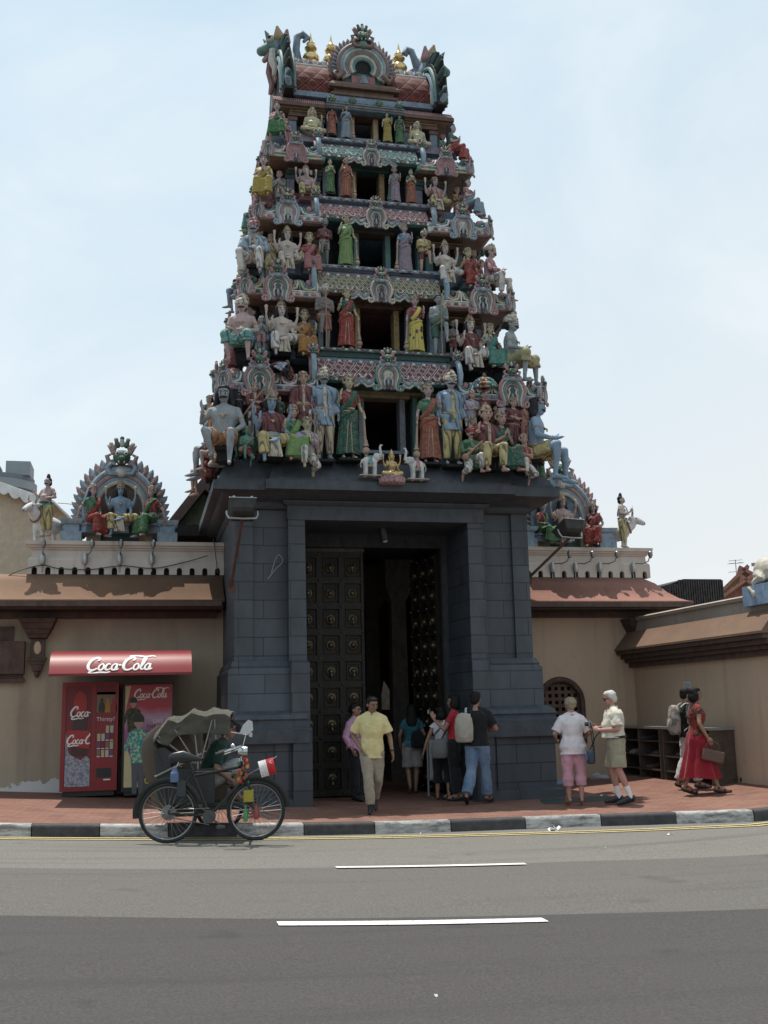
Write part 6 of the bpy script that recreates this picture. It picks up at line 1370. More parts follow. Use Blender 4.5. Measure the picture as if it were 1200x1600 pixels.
# floodlights on rusty arms
def flood(label, base, tip, tilt, yaw):
    t = thing('floodlight', label, 'floodlight', base, 0, 'floodlights on rusty arms'); d = V(tip) - V(base)
    mb = MB(); mb.tube([(0, 0, 0), d*.98], .024, 8); mb.box(-.05, .05, -.005, .03, -.1, .08); mb.build('arm', RUST, t, 40)
    M = Matrix.Translation(d) @ Matrix.Rotation(yaw, 4, 'Z') @ Matrix.Rotation(tilt, 4, 'X')
    mb = MB(); mb.T = M; mb.frus([(.02, -.14, .14, -.1, .1), (.06, -.17, .17, -.15, .15), (.17, -.19, .19, -.185, .185), (.19, -.2, .2, -.2, .2), (.21, -.2, .2, -.2, .2)]); ho = mb.build('housing', paint((.045, .043, .038), .5), t, 30)
    mb = MB(); mb.T = M; mb.box(-.17, .17, -.17, .17, .211, .216); mb.build('glass', plain((.3, .3, .28), .1), ho)
    mb = MB(); mb.T = M
    for s in (-1, 1): mb.tube([(0, 0, -.03), (s*.2, 0, -.02), (s*.225, 0, .05), (s*.225, 0, .12)], .014, 6); mb.ball((s*.13, -.2, .215), .022); 
    mb.tube([(-.2, -.205, .2), (.2, -.205, .2)], .008, 6); mb.build('bracket', GALV, t)
b = aty(361, 915, .0); tp = aty(379, 808, -.95); flood('left floodlight on a rusty arm in front of the slate blue pier', b, tp, rad(-35), rad(0))
b = aty(826, 903, .3); tp = aty(893, 838, -.4); flood('right floodlight on a rusty arm reaching towards the right shrine', b, tp, rad(-25), rad(15))
sl = thing('spotlight', 'dark cylinder spotlight hanging under the gateway lintel', 'spotlight', aty(598, 826, .6))
mb = MB(); mb.tube([(0, .05, .16), (0, .0, -.02)], .02, 6); mb.build('stem', METAL, sl)
mb = MB(); mb.lathe([(.03, .06), (.07, .03), (.078, -.2), (.07, -.21)], (0, 0, 0), 14, 0, Matrix.Rotation(rad(-10), 3, 'Y')); mb.build('housing', plain((.03, .03, .035), .4), sl)
mb = MB(); mb.ball((.034, 0, -.205), (.05, .05, .03)); mb.build('lens', plain((.5, .5, .5), .1), sl)
# cables along the walls
def cable(label, pts, r=.008, mat=None): o = MB(); o.tube(crom(pts, 5), r, 5); o = o.build('cable', mat or plain((.03, .03, .03)), None); tag(o, label, 'cable', 'cables on the temple walls'); return o
cable('dark cable sagging along the pale left parapet', [aty(x, y, YW - .13) for x, y in ((2, 905), (30, 892), (66, 883), (90, 888), (140, 890), (190, 884), (240, 888), (290, 878), (325, 868))])
cable('dark cable dropping beside the tower at the left parapet', [aty(x, y, YW - .18) for x, y in ((333, 842), (336, 860), (340, 895))])
cable('thin line from the pot bellied man to the seated goddess', [aty(x, y, YW - .05) for x, y in ((90, 786), (105, 787), (118, 789))], .006)
cable('loose white string trailing on the left pier', [aty(x, y, .08) for x, y in ((418, 905), (430, 890), (440, 880), (441, 873), (436, 867), (430, 875), (424, 895))], .004, plain((.4, .4, .4)))
# inner court behind the passage: dark hall with one bright gap
hall = thing('inner_hall', 'dark pillared hall seen through the open gateway', 'building', (0, 6, 0))
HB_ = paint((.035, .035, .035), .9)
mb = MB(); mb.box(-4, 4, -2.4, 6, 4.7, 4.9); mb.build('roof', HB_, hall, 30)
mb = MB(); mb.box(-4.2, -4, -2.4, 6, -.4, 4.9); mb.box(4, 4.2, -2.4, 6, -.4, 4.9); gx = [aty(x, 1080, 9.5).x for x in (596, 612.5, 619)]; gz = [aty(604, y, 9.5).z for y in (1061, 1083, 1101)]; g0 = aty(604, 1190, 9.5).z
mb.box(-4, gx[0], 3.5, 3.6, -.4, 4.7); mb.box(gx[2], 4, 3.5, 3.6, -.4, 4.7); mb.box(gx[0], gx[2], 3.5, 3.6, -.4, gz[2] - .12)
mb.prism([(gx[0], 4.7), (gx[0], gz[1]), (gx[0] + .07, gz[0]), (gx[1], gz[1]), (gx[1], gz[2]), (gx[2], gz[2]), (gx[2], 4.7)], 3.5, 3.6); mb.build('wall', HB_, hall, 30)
for x in (-1.3, 1.35, -2.8, 2.9):
    for y in (-1., 1.6): mb = MB(); mb.frus([(0, x - .25, x + .25, y - .25, y + .25), (.5, x - .25, x + .25, y - .25, y + .25), (.55, x - .17, x + .17, y - .17, y + .17), (3.6, x - .15, x + .15, y - .15, y + .15), (3.9, x - .3, x + .3, y - .3, y + .3), (4.7, x - .3, x + .3, y - .3, y + .3)]); mb.build('column', paint((.12, .11, .1)), hall, 30)
ct = thing('court_wall', 'pale sunlit wall glimpsed through the hall', 'wall', (gx[1], 13., 0)); mb = MB(); mb.box(-3, 3, 0, .3, -.4, 5); mb.build('wall', paint((.42, .34, .24)), ct)
fl_ = MB(); fl_.box(-6, 6, 3.6, 16, -.42, -.0); struct(fl_.build('court_floor', paint((.1, .09, .085)), None, 0))
# ------------------------------------------------------------------ surroundings behind
TENT = cloth((.54, .45, .34))
tent = thing('marquee_tent', 'cream fabric marquee with white scalloped edge behind the left wall', 'tent', aty(40, 900, 5))
o5 = tent.location
def T5(x, y, Y=5.): q = aty(x, y, Y); return q - o5
poly = [T5(*q) for q in ((-160, 700), (0, 758), (85, 788), (112, 814), (118, 930), (-160, 930))]
mb = MB(); mb.prism([(q.x, q.z) for q in poly], 0, .04); mb.build('side_panel', TENT, tent, 30)
mb = MB(); 
for a, b_ in ((poly[0], poly[1]), (poly[1], poly[2]), (poly[2], poly[3])): mb.add([a + V((0, -.25, .03)), b_ + V((0, -.25, .03)), b_ + V((0, 4, .03)), a + V((0, 4, .03)), a + V((0, -.25, -.01)), b_ + V((0, -.25, -.01)), b_ + V((0, 4, -.01)), a + V((0, 4, -.01))], [(0, 1, 2, 3), (7, 6, 5, 4), (0, 4, 5, 1), (1, 5, 6, 2), (2, 6, 7, 3), (3, 7, 4, 0)])
mb.build('roof_panel', cloth((.75, .74, .72)), tent, 30)
mb = MB(); a, b_ = poly[0], poly[2]; n = 14; L = (b_ - a).length
for i in range(n):
    f0, f1 = i/n, (i+1)/n; p0, p1 = a.lerp(b_, f0), a.lerp(b_, f1); zz = .0
    pts = [(p0.x, p0.z + .0)] + [(p0.x + (p1.x - p0.x)*k/6, p0.z + (p1.z - p0.z)*k/6 - .13 - .08*math.sin(math.pi*k/6)) for k in range(7)] + [(p1.x, p1.z)]
    mb.prism(pts, -.26, -.235)
mb.build('valance', cloth((.75, .74, .72)), tent, 30)
# apartment tower far left
c = aty(-8, 775, 160); tb = thing('tower_block', 'grey cylindrical apartment tower far behind the tent', 'building', (c.x, 160, 0)); rT = abs(aty(54, 760, 160).x - c.x); zt_ = aty(30, 750, 160).z
GREYB = paint((.24, .28, .31), .7, .1, .3, .1); GREYD = paint((.15, .18, .21), .7, .1, .3, .1)
mb = MB(); mb.lathe([(rT, -1), (rT, zt_)], (0, 0, 0), 32); mb.build('wall', GREYD, tb, 30)
mb = MB(); z = 2.
while z < zt_: mb.lathe([(rT + .02, z), (rT + .4, z), (rT + .4, z + 1.3), (rT + .02, z + 1.3)], (0, 0, 0), 32); z += 2.9
mb.build('balcony_band', GREYB, tb, 30)
ca = aty(33, 760, 160).x - c.x; mb = MB(); mb.box(ca - 2.0, ca + 1.7, -4, 2, zt_, aty(30, 729, 160).z); mb.box(ca - 6.0, ca - 3.2, -4, 2, zt_, aty(5, 731, 160).z); mb.build('roof_room', GREYB, tb, 30)
# green house behind the left wall
gh = thing('green_house', 'green painted house with brown bargeboard between the left shrine and the tower', 'house', aty(300, 850, 5.5)); og = gh.location
def T6(x, y): q = aty(x, y, 5.5) - og; return (q.x, q.z)
pg = [T6(*q) for q in ((258, 900), (258, 832), (318, 760), (390, 820), (390, 900))]
mb = MB(); mb.prism(pg, 0, 4); mb.build('wall', paint((.24, .30, .13)), gh, 30)
mb = MB(); mb.prism([T6(*q) for q in ((248, 838), (316, 752), (390, 812), (390, 826), (318, 772), (262, 842))], -.5, 4.2); mb.build('roof', paint((.14, .075, .055)), gh, 30)
mb = MB()
for a in (286, 304, 322): x, z = T6(a, 835); mb.box(x - .05, x + .05, -.02, 0, z - .3, z + .2)
mb.build('window', DARK, gh, 30)
# right background
def T7(x, y, Y): return aty(x, y, Y)
a, b_ = T7(1048, 945, 5.), T7(1127, 905, 5.)
tk = thing('ribbed_shed', 'black ribbed metal shed behind the right eave', 'shed', (a.x, 5., a.z - .6))
mb = MB(); w_, h_ = b_.x - a.x, b_.z - a.z + .6; mb.prism([(0, 0), (w_, 0), (w_, h_), (.35, h_), (0, h_ - .12)], 0, 1.5); mb.build('cladding', paint((.02, .02, .022), .6), tk, 30)
mb = MB(); n = 22
for i in range(n + 1): x = w_*i/n; mb.box(x - .018, x + .018, -.03, -.001, 0, h_ - (.12 if x < .2 else .02))
mb.build('rib', paint((.06, .06, .06), .6, .6, 20), tk, 30)
def house(name, label, Y, pts, wallc, roofc, depth, base):
    o = aty(*pts[0], Y); t = thing(name, label, 'house', o, -math.atan2(o.x - CAM.x, o.y - CAM.y)); q = [aty(x, y, Y) - o for x, y in pts]
    mb = MB(); mb.prism([(p.x, p.z) for p in q] + [(q[-1].x, -base), (q[0].x, -base)], 0, depth); mb.build('wall', paint(wallc), t, 30)
    for a_, c_ in zip(q, q[1:]):
        mb = MB(); th = .13*(Y/25); d = (c_ - a_).normalized(); n_ = V((-d.z, 0, d.x)); 
        if n_.z < 0: n_ = -n_
        P4 = [a_ - d*.3, c_ + d*.3, c_ + d*.3 + n_*th, a_ - d*.3 + n_*th]; mb.prism([(p.x, p.z) for p in P4], -.6, depth + .3); mb.build('roof', paint(roofc), t, 30)
house('tiled_house', 'ochre gabled house with red roof behind the black shed', 26., [(1100, 955), (1153, 899), (1200, 930)], (.33, .24, .06), (.38, .12, .08), 1.6, 4)
house('tiled_house', 'low house with orange red tiled roof in front of the ochre gable', 21., [(1128, 938), (1160, 913), (1195, 945)], (.4, .15, .08), (.42, .15, .09), 1.2, 3)
an = thing('aerial', 'thin television aerial on the red roof ridge', 'aerial', aty(1151, 900, 27.)); mb = MB(); mb.tube([(0, 0, -.1), (0, 0, .75)], .02, 5)
for z, r_ in ((.72, .35), (.58, .42), (.2, .4)): mb.tube([(-r_, 0, z - .03), (r_, 0, z + .03)], .012, 5)
for x in (-.3, -.15, .15, .3): mb.tube([(x, -.15, .6 + .1*x), (x, .15, .6 + .1*x)], .01, 5)
mb.build('mast', METAL, an)
a, b_ = aty(1181, 905, 45.), aty(1201, 872, 45.)
pb_ = thing('pink_building', 'pink and teal building at the far right edge', 'building', (a.x, 45, 0), -math.atan2(a.x - CAM.x, 45 - CAM.y)); mb = MB(); z1_ = aty(1190, 880, 45.).z; mb.box(0, 5, 0, 6, 0, z1_, 0); mb.box(.9, 5, .2, 6, z1_, b_.z, 0); mb.box(-.2, 5, -.2, 0, z1_ - .2, z1_, 0)
mb.prism([(.2, z1_ - 1.6), (1.4, z1_ - .2), (5, z1_ - .2), (5, z1_ - 1.6)], -.15, -.0, 1); mb.build('wall', [paint((.42, .2, .2)), paint((.12, .25, .25))], pb_, 30)
# ------------------------------------------------------------------ vending machines and awning
RED = plain((.23, .012, .015), .35); DRED = plain((.16, .012, .016), .4); WH = plain((.75, .73, .7), .5); BLK = plain((.015, .015, .016), .4); GLAS = plain((.02, .02, .022), .1)
def script_word(mb, x0, z0, h, y, m=0, w=.10):
    """hand drawn flowing script: two capitals with swashes and small letters"""
    def S_(pts, ww=None):
        p = crom([V((x0 + (x + .22*z)*h, y, z0 + z*h)) for x, z in pts], 5); k = len(p)
        r = [(ww or w)*h*(.55 + .45*math.sin(math.pi*i/(k-1))) for i in range(k)]; mb.tube(p, r, 6, m, flat=(1, .15))
    def C_(o, sw): 
        S_([(o+.50, .66), (o+.56, .80), (o+.46, .92), (o+.28, .86), (o+.10, .60), (o+.06, .30), (o+.18, .06), (o+.38, .02), (o+.58, .16)], .085)
        S_(sw, .06)
    def o_(o): S_([(o+.14, .46), (o+.02, .30), (o+.06, .06), (o+.20, .04), (o+.28, .22), (o+.22, .42), (o+.12, .47)], .06)
    C_(0, [(.46, .02), (.20, -.14), (.40, -.22), (.80, -.14), (1.1, -.16), (1.32, -.10)])
    o_(.62); S_([(1.22, .40), (1.10, .46), (.99, .28), (1.04, .06), (1.16, .04), (1.28, .14)], .06); o_(1.30); S_([(1.60, .46), (1.54, .2), (1.58, .04), (1.70, .12)], .06)
    S_([(1.66, .36), (1.80, .38)], .06)
    C_(1.86, [(2.36, .92), (2.10, 1.02), (2.50, 1.06), (2.95, .98), (3.3, 1.04), (3.5, .98)])
    o_(2.46); S_([(2.82, .12), (2.98, .5), (3.02, .86), (2.93, .88), (2.88, .5), (2.86, .16), (2.94, .03), (3.06, .14)], .06); o_(3.06); S_([(3.36, .46), (3.30, .2), (3.34, .04), (3.48, .14)], .06)
YV = 1.42
a, b_ = aty(92, 1246, YV), aty(187, 1065, YV); VX0, VX1, VZ0, VZ1 = a.x, b_.x, a.z, b_.z
v1 = thing('vending_machine', 'red drinks vending machine with bottle picture panel and rows of drink cans', 'vending machine', (VX0, YV, VZ0), 0, 'vending machines under the red awning')
W_, H_ = VX1 - VX0 - .01, VZ1 - VZ0
mb = MB(); mb.box(0, W_, .03, .78, .08, H_); mb.box(.04, W_ - .04, .06, .75, 0, .08, 1); mb.build('cabinet', [RED, BLK], v1, 30)
mb = MB()
for q in ((0, .06, .08, H_), (W_*.53, W_*.6, .08, H_), (W_ - .04, W_, .08, H_)): mb.box(q[0], q[1], 0, .03, q[2], q[3])
mb.box(.06, W_*.53, 0, .03, .08, .14); mb.box(.06, W_*.53, 0, .03, H_ - .06, H_); mb.box(W_*.6, W_ - .04, 0, .03, .08, .62); mb.build('frame', RED, v1, 30)
# picture panel: bottle over ice
m = NT('ice_picture'); p = m.pos(); vo = m.n('ShaderNodeTexVoronoi'); vo.inputs['Scale'].default_value = 26; m.l(p, vo.inputs[0]); m.col(m.mix(vo.outputs['Distance'], (.42, .42, .46), (.1, .11, .16))); m.set(Roughness=.3); ICE = m.m
mb = MB(); mb.box(.06, W_*.53, .015, .03, .14, H_ - .06); pn = mb.build('picture_panel', DRED, v1, 30)
px0, px1 = .07, W_*.53 - .01; pw = px1 - px0; cx = (px0 + px1)/2
mb = MB(); mb.prism([(px0, .15), (px1, .15), (px1, .56), (px1 - .06, .62), (cx + .05, .55), (cx - .05, .6), (px0 + .05, .66), (px0, 1.0)], .009, .0145); mb.build('ice', ICE, pn)
bx = cx + .02
def bot(s): return [(bx + s*x*pw, z) for x, z in ((.30, .62), (.33, .9), (.26, 1.08), (.30, 1.25), (.18, 1.40), (.22, 1.46), (.20, 1.6))]
mb = MB(); mb.prism(bot(1) + list(reversed(bot(-1))), .004, .009); mb.build('bottle', plain((.045, .015, .012), .3), pn)
mb = MB(); mb.prism([(bx + .28*pw*math.cos(a), 1.42 + .2*math.sin(a)) for a in [2*math.pi*i/18 for i in range(18)]], -.002, .004); mb.build('label', plain((.34, .02, .02), .4), pn); mb = MB(); mb.prism([(px0 + .02, .78), (px1 - .01, .72), (px1 - .01, 1.0), (px0 + .02, 1.02)], -.001, .0045); mb.build('label', plain((.34, .02, .02), .4), pn)
mb = MB(); script_word(mb, px0 + .05, 1.22, .17, -.004); script_word(mb, px0 + .01, .80, .15, -.004); 
mb.v = [V((min(max(q.x, px0 + .005), px1 - .005), q.y, q.z)) for q in mb.v]; mb.build('lettering', WH, pn)
sx0, sx1 = W_*.6 + .01, W_ - .05
mb = MB(); mb.box(W_*.6, W_ - .04, .012, .03, .62, H_); sp_ = mb.build('selection_panel', RED, v1, 30)
mb = MB(); mb.box(sx0 - .0, sx1 + .0, .004, .012, H_ - .20, H_ - .05); mb.build('display', DRED, sp_)
mb = MB(); mb.box(sx0, sx1, .004, .012, 1.28, 1.60); pc_ = mb.build('poster', plain((.2, .13, .08), .4), sp_)
for i, (xx, cc) in enumerate(((.08, (.03, .05, .03)), (.17, (.4, .2, .03)), (.26, (.3, .04, .03)))):
    mb = MB(); mb.prism([(sx0 + xx - .045, 1.28), (sx0 + xx - .05, 1.38), (sx0 + xx - .02, 1.44), (sx0 + xx - .02, 1.5), (sx0 + xx + .02, 1.5), (sx0 + xx + .02, 1.44), (sx0 + xx + .05, 1.38), (sx0 + xx + .045, 1.28)], .0, .0042); mb.build('figure', plain(cc), pc_)
text_mesh('Thirsty?', .088, .003, 'lettering', WH, sp_, Matrix.Translation(((sx0 + sx1)/2, .007, 1.175)) @ Matrix.Rotation(rad(90), 4, 'X'))
for r_ in range(4):
    for k in range(4):
        if r_ == 0 and k < 2: continue
        mb = MB(); x = sx0 + .045 + k*(sx1 - sx0 - .09)/3; z = 1.03 - r_*.125; mb.box(x - .025, x + .025, -.001, .012, z - .045, z + .045)
        mb.box(x - .024, x + .024, -.003, -.001, z - .062, z - .05, 1); mb.build('drink_button', [(DRED, plain((.2, .12, .1), .3), plain((.45, .4, .2), .3), plain((.4, .45, .4), .3), plain((.12, .05, .12), .3))[(k + r_*2) % 5], WH], sp_)
mb = MB(); mb.box(W_*.6 + .03, W_ - .09, -.006, .0, .28, .42); mb.box(W_*.6 + .14, W_ - .1, -.007, -.001, .235, .255, 1); mb.build('dispenser_flap', [BLK, WH], v1, 30)
a, b_ = aty(189, 1244, YV), aty(273, 1066, YV)
v2 = thing('vending_machine', 'vending machine with a crimson poster of two people on its front', 'vending machine', (a.x, YV, a.z), 0, 'vending machines under the red awning')
W2, H2 = b_.x - a.x, b_.z - a.z
mb = MB(); mb.box(0, W2, .02, .78, .06, H2, 0); mb.box(.04, W2 - .04, .05, .75, 0, .06, 0); mb.build('cabinet', BLK, v2, 30)
m = NT('poster_print'); tcn = m.n('ShaderNodeTexCoord'); sx_ = m.n('ShaderNodeSeparateXYZ'); m.l(tcn.outputs['Generated'], sx_.inputs[0])
cc = m.ramp(m.math('ADD', sx_.outputs[2], m.math('MULTIPLY', m.noise(m.pos(), 4, 3), .12)), [(.0, (.09, .06, .05)), (.38, (.12, .1, .2)), (.6, (.30, .08, .2)), (.72, (.42, .3, .4)), (.84, (.40, .02, .035)), (1., (.36, .012, .02))])
m.col(cc); m.set(Roughness=.3); mb = MB(); mb.box(.03, W2 - .035, .004, .02, .12, H2 - .03); po = mb.build('poster', m.m, v2)
mb = MB(); script_word(mb, .16, H2 - .24, .15, .0); mb.build('lettering', WH, po)
mb = MB(); mb.prism([(.035, H2 - .05), (.12, H2 - .05), (.05, H2 - .4), (.035, H2 - .5)], .0, .0042); mb.build('ribbon', plain((.55, .47, .25), .4), po); mb = MB(); mb.prism([(.035, .13), (.26, .13), (.22, .35), (.08, .72), (.035, .8)], .0, .0042); mb.build('ribbon', plain((.55, .47, .25), .4), po)
def fig2(x, z, s, cols, dy=0., legs=True):
    mb = MB(); mb.T = Matrix.Translation((0, dy, 0)); P = lambda l: [(x + a_*s, z + c_*s) for a_, c_ in l]
    mb.prism(P([(-.13, .0), (-.15, .35), (-.2, .2), (-.25, .22), (-.17, .55), (-.06, .62), (.06, .62), (.17, .55), (.25, .3), (.2, .26), (.15, .4), (.13, 0)]), -.001, .004, 0)
    if legs: mb.prism(P([(-.12, 0), (.12, 0), (.1, -.55), (.02, -.55), (0, -.1), (-.02, -.55), (-.1, -.55)]), -.001, .004, 1)
    mb.prism(P([(.085*math.cos(a_), .74 + .11*math.sin(a_)) for a_ in [2*math.pi*i/14 for i in range(14)]]), -.002, .0035, 2); mb.prism(P([(-.03, .6), (.03, .6), (.03, .66), (-.03, .66)]), -.0025, .003, 2)
    mb.prism(P([(.1*math.cos(a_), .78 + .11*math.sin(a_)) for a_ in [math.pi*i/8 for i in range(-1, 10)]]), -.004, -.002, 3); mb.build('figure', [cloth(cols[0], 'floral', mul((cols[0][1], cols[0][1], cols[0][1]*.6), 1.6))] + [plain(c_, .4) for c_ in cols[1:]], po)
fig2(.16, .98, .62, ((.07, .07, .06), (.05, .05, .06), (.4, .25, .18), (.02, .015, .015)), 0., False); fig2(.25, .50, .86, ((.05, .34, .34), (.1, .1, .11), (.42, .28, .2), (.015, .012, .012)), -.005)
for x, c_ in ((.5, 0), (.58, 1), (.66, 2), (.74, 0)):
    mb = MB(); mb.prism([(x - .035, .42), (x + .035, .42), (x + .03, .72), (x + .012, .8), (x - .012, .8), (x - .03, .72)], -.001, .004); mb.build('bottle', plain(((.05, .12, .3), (.4, .05, .03), (.3, .2, .08))[c_], .3), po)
for i, tx in enumerate(('LIVE', 'THE REAL', 'NUMBERS')): text_mesh(tx, .085, .002, 'lettering', BLK if i else WH, po, Matrix.Translation((.55, -.001, 1.14 - i*.085)) @ Matrix.Rotation(rad(90), 4, 'X'))
text_mesh('Grab', .15, .002, 'lettering', plain((.6, .55, .05), .4), po, Matrix.Translation((.5, -.001, .22)) @ Matrix.Rotation(rad(90), 4, 'X'))
mb = MB(); mb.box(.36, .66, -.006, .004, .34, .48); mb.build('dispenser_flap', BLK, v2)
AY = -.10; a, b_ = aty(76, 1053, AY), aty(300, 1053, AY)
aw_ = thing('awning', 'glossy red curved awning with white script lettering over the vending machines', 'awning', (a.x, AY, a.z))
W3 = b_.x - a.x; AWR = plain((.21, .012, .015), .42, 0., Specular_IOR_Level=.3)
prof = [(0, 0), (.06, .09), (.14, .19), (.24, .27), (.36, .32), (.56, .35), (2.42, .37)]
mb = MB(); mb.prism(prof + [(2.42, .33), (.56, .31), (.38, .28), (.27, .235), (.18, .165), (.1, .08), (.04, 0)], 0, W3, 0, 'yz'); mb.build('shell', AWR, aw_, 50)
mb = MB(); 
for x in (0.003, W3 - .033): mb.prism([(.045, .0), (.105, .08), (.185, .165), (.275, .235), (.385, .279), (.56, .309), (2.42, .32), (2.42, .22), (.4, .0)], x, x + .03, 0, 'yz')
mb.box(0, W3, -.012, .03, -.035, -.001); mb.build('trim', DRED, aw_, 30)
mb = MB(); script_word(mb, 0, 0, .27, 0, 0, .12)
def bend(q):
    z = q.z; k = max(0, min(.999, (z + .055)/.36)); L = [(-.006, -.0), (.052, .09), (.132, .19), (.232, .27)]; f = k*3; i = int(f); t = f - i
    i2 = min(i + 1, 3); return V((q.x + W3*.25, L[i][0] + (L[i2][0] - L[i][0])*t + q.y*1. - .004, L[i][1] + (L[i2][1] - L[i][1])*t))
mb.v = [bend(q) for q in mb.v]; mb.build('lettering', WH, aw_)
# ------------------------------------------------------------------ props on the footpath
STEEL = plain((.32, .32, .32), .3, .9); WOODR = paint((.11, .075, .05), .6)
def shoe_rack(label, y0, y1, h=.86):
    x0, x1 = X5 - .44, X5 - .02; g_ = G(5.); t = thing('shoe_rack', label, 'shoe rack', ((x0 + x1)/2, (y0 + y1)/2, g_), 0, 'shoe racks along the low wall')
    xo, yo = (x0 + x1)/2, (y0 + y1)/2
    mb = MB(); mb.box(x0 - xo - .02, x1 - xo + .02, y0 - yo - .02, y1 - yo + .02, h - .04, h, 0); mb.build('top_board', plain((.30, .29, .27), .35, .3), t, 30)
    mb = MB()
    for y in (y0 - yo, y1 - yo - .025): mb.box(x0 - xo, x1 - xo, y, y + .025, .0, h - .042)
    mb.box(x1 - xo - .02, x1 - xo - .001, y0 - yo + .026, y1 - yo - .026, .05, h - .043); mb.build('side_panel', WOODR, t, 30)
    for z in (.12, .36, .6): mb = MB(); mb.box(x0 - xo + .01, x1 - xo - .022, y0 - yo + .028, y1 - yo - .028, z, z + .025); mb.build('shelf', WOODR, t, 30)
    n = round((y1 - y0)/.7)
    for i in range(1, n): y = y0 - yo + i*(y1 - y0)/n; mb = MB(); mb.box(x0 - xo, x1 - xo - .03, y - .012, y + .012, .0, h - .044); mb.build('divider', WOODR, t, 30)
    return t
shoe_rack('shoe rack end nearer the street, with white trainers on its middle shelf', -1.0, .55); shoe_rack('long dark shoe rack deeper in the corner below the brown eave', .66, 2.25)
def shoes(label, x, y, z, c, rz, sc=1., flip=False, sep=.11):
    t = thing('pair_of_shoes', label, 'shoes', (x, y, z), rz, 'shoes left by visitors', sc)
    for s in (-1, 1):
        mb = MB(); mb.tube([(s*sep/2, .11, .03), (s*sep/2, .0, .035), (s*sep/2, -.09, .03), (s*sep/2, -.14, .024)], [.036, .035, .042, .028], 10, 0, flat=(1, .75), round_ends=True)
        if not flip: mb.tube([(s*sep/2, .1, .05), (s*sep/2, .05, .075), (s*sep/2, 0, .06)], [.035, .033, .028], 9, 0, round_ends=True)
        o = mb.build('shoe', plain(c, .6), t)
        mb = MB(); mb.tube([(s*sep/2, .12, .012), (s*sep/2, -.08, .012), (s*sep/2, -.15, .012)], [.036, .044, .028], 10, 0, flat=(1, .28), round_ends=True); mb.build('sole', plain((.5, .48, .45) if sum(c) > .3 else (.03, .03, .03), .7), o)
q = atx(1128, 1181, X5 - .3); shoes('white trainers standing on the middle shelf of the shoe rack', X5 - .25, -.45, G(5) + .385, (.6, .6, .62), rad(-90)); 
for i, (px, py, c, lab) in enumerate(((1160, 1219, (.03, .03, .03), 'black and white sandals on the bricks at the end of the shoe rack'), (1178, 1219, (.05, .045, .04), 'dark brown shoes on the bricks right of the shoe rack'), (1193, 1219, (.025, .025, .028), 'black shoes at the right edge of the photo'), (937, 1217, (.45, .43, .45), 'white and black trainers standing behind the old man'), (874, 1227, (.2, .35, .5), 'pale blue slippers left of the pink capri trousers'))):
    P = atg(px, py); shoes(lab, P.x, P.y, P.z, c, rad(-60 + 40*i), 1., i == 4)
rr_ = random.Random(3)
for i, (y, z, c, nm) in enumerate(((-.8, .625, (.05, .04, .04), 'dark shoes on the top shelf nearest the street'), (.1, .385, (.12, .06, .04), 'brown shoes on the middle shelf of the near rack'), (.95, .385, (.06, .06, .07), 'grey shoes on the middle shelf of the long rack'), (1.35, .625, (.04, .04, .04), 'black shoes on the top shelf of the long rack'), (1.8, .385, (.2, .18, .15), 'beige shoes deep in the corner of the long rack'), (1.2, .145, (.1, .05, .05), 'maroon shoes on the bottom shelf of the long rack'))): shoes(nm, X5 - .24, y, G(5) + z, c, rad(-90))
nb = atx(1075, 1080, X5 - .012); t = thing('notice', 'small white paper notice taped to the low side wall', 'notice', nb); mb = MB(); mb.box(-.004, .004, -.13, .13, -.17, .17); mb.build('sheet', plain((.5, .5, .52), .6), t)
mb = MB()
for k in range(6): mb.box(-.006, -.0042, -.09, .09 - .03*(k % 2), .11 - k*.035, .118 - k*.035)
mb.build('printed_lines', plain((.1, .1, .1), .6), t)
# framed notice board in the gateway
P0, P1 = aty(670, 1238, .8), aty(727, 1236, .8); P0.z = P1.z = G(1.1); sb = thing('sign_board', 'white notice board with yellow lettering on a steel stand in the gateway', 'sign', (P0 + P1)/2, 0.); ww = (P1.x - P0.x)/2
zt2 = aty(670, 1153, P0.y).z - P0.z
mb = MB()
for s in (-1, 1): mb.tube([(s*ww, 0, .0), (s*ww, 0, zt2)], .02, 8); mb.tube([(s*ww, -.22, .015), (s*ww, .22, .015)], .018, 7)
mb.tube([(-ww, 0, zt2), (ww, 0, zt2)], .02, 8); mb.tube([(-ww, 0, .28), (ww, 0, .28)], .018, 8); mb.build('stand', plain((.3, .3, .3), .4, .5), sb, 50)
mb = MB(); mb.box(-ww + .022, ww - .022, -.012, .012, .30, zt2 - .022); bo = mb.build('board', plain((.42, .42, .41), .45), sb)
YT = plain((.55, .45, .05), .5)
text_mesh('NO', .17, .003, 'lettering', YT, bo, Matrix.Translation((-ww*.3, -.014, .44)) @ Matrix.Rotation(rad(90), 4, 'X'))
mb = MB()
for k in range(4): mb.box(-ww*.7, ww*.7 - .1*(k % 2), -.0145, -.0125, .62 + k*.06, .632 + k*.06)
mb.build('printed_lines', plain((.25, .24, .2), .5), bo)
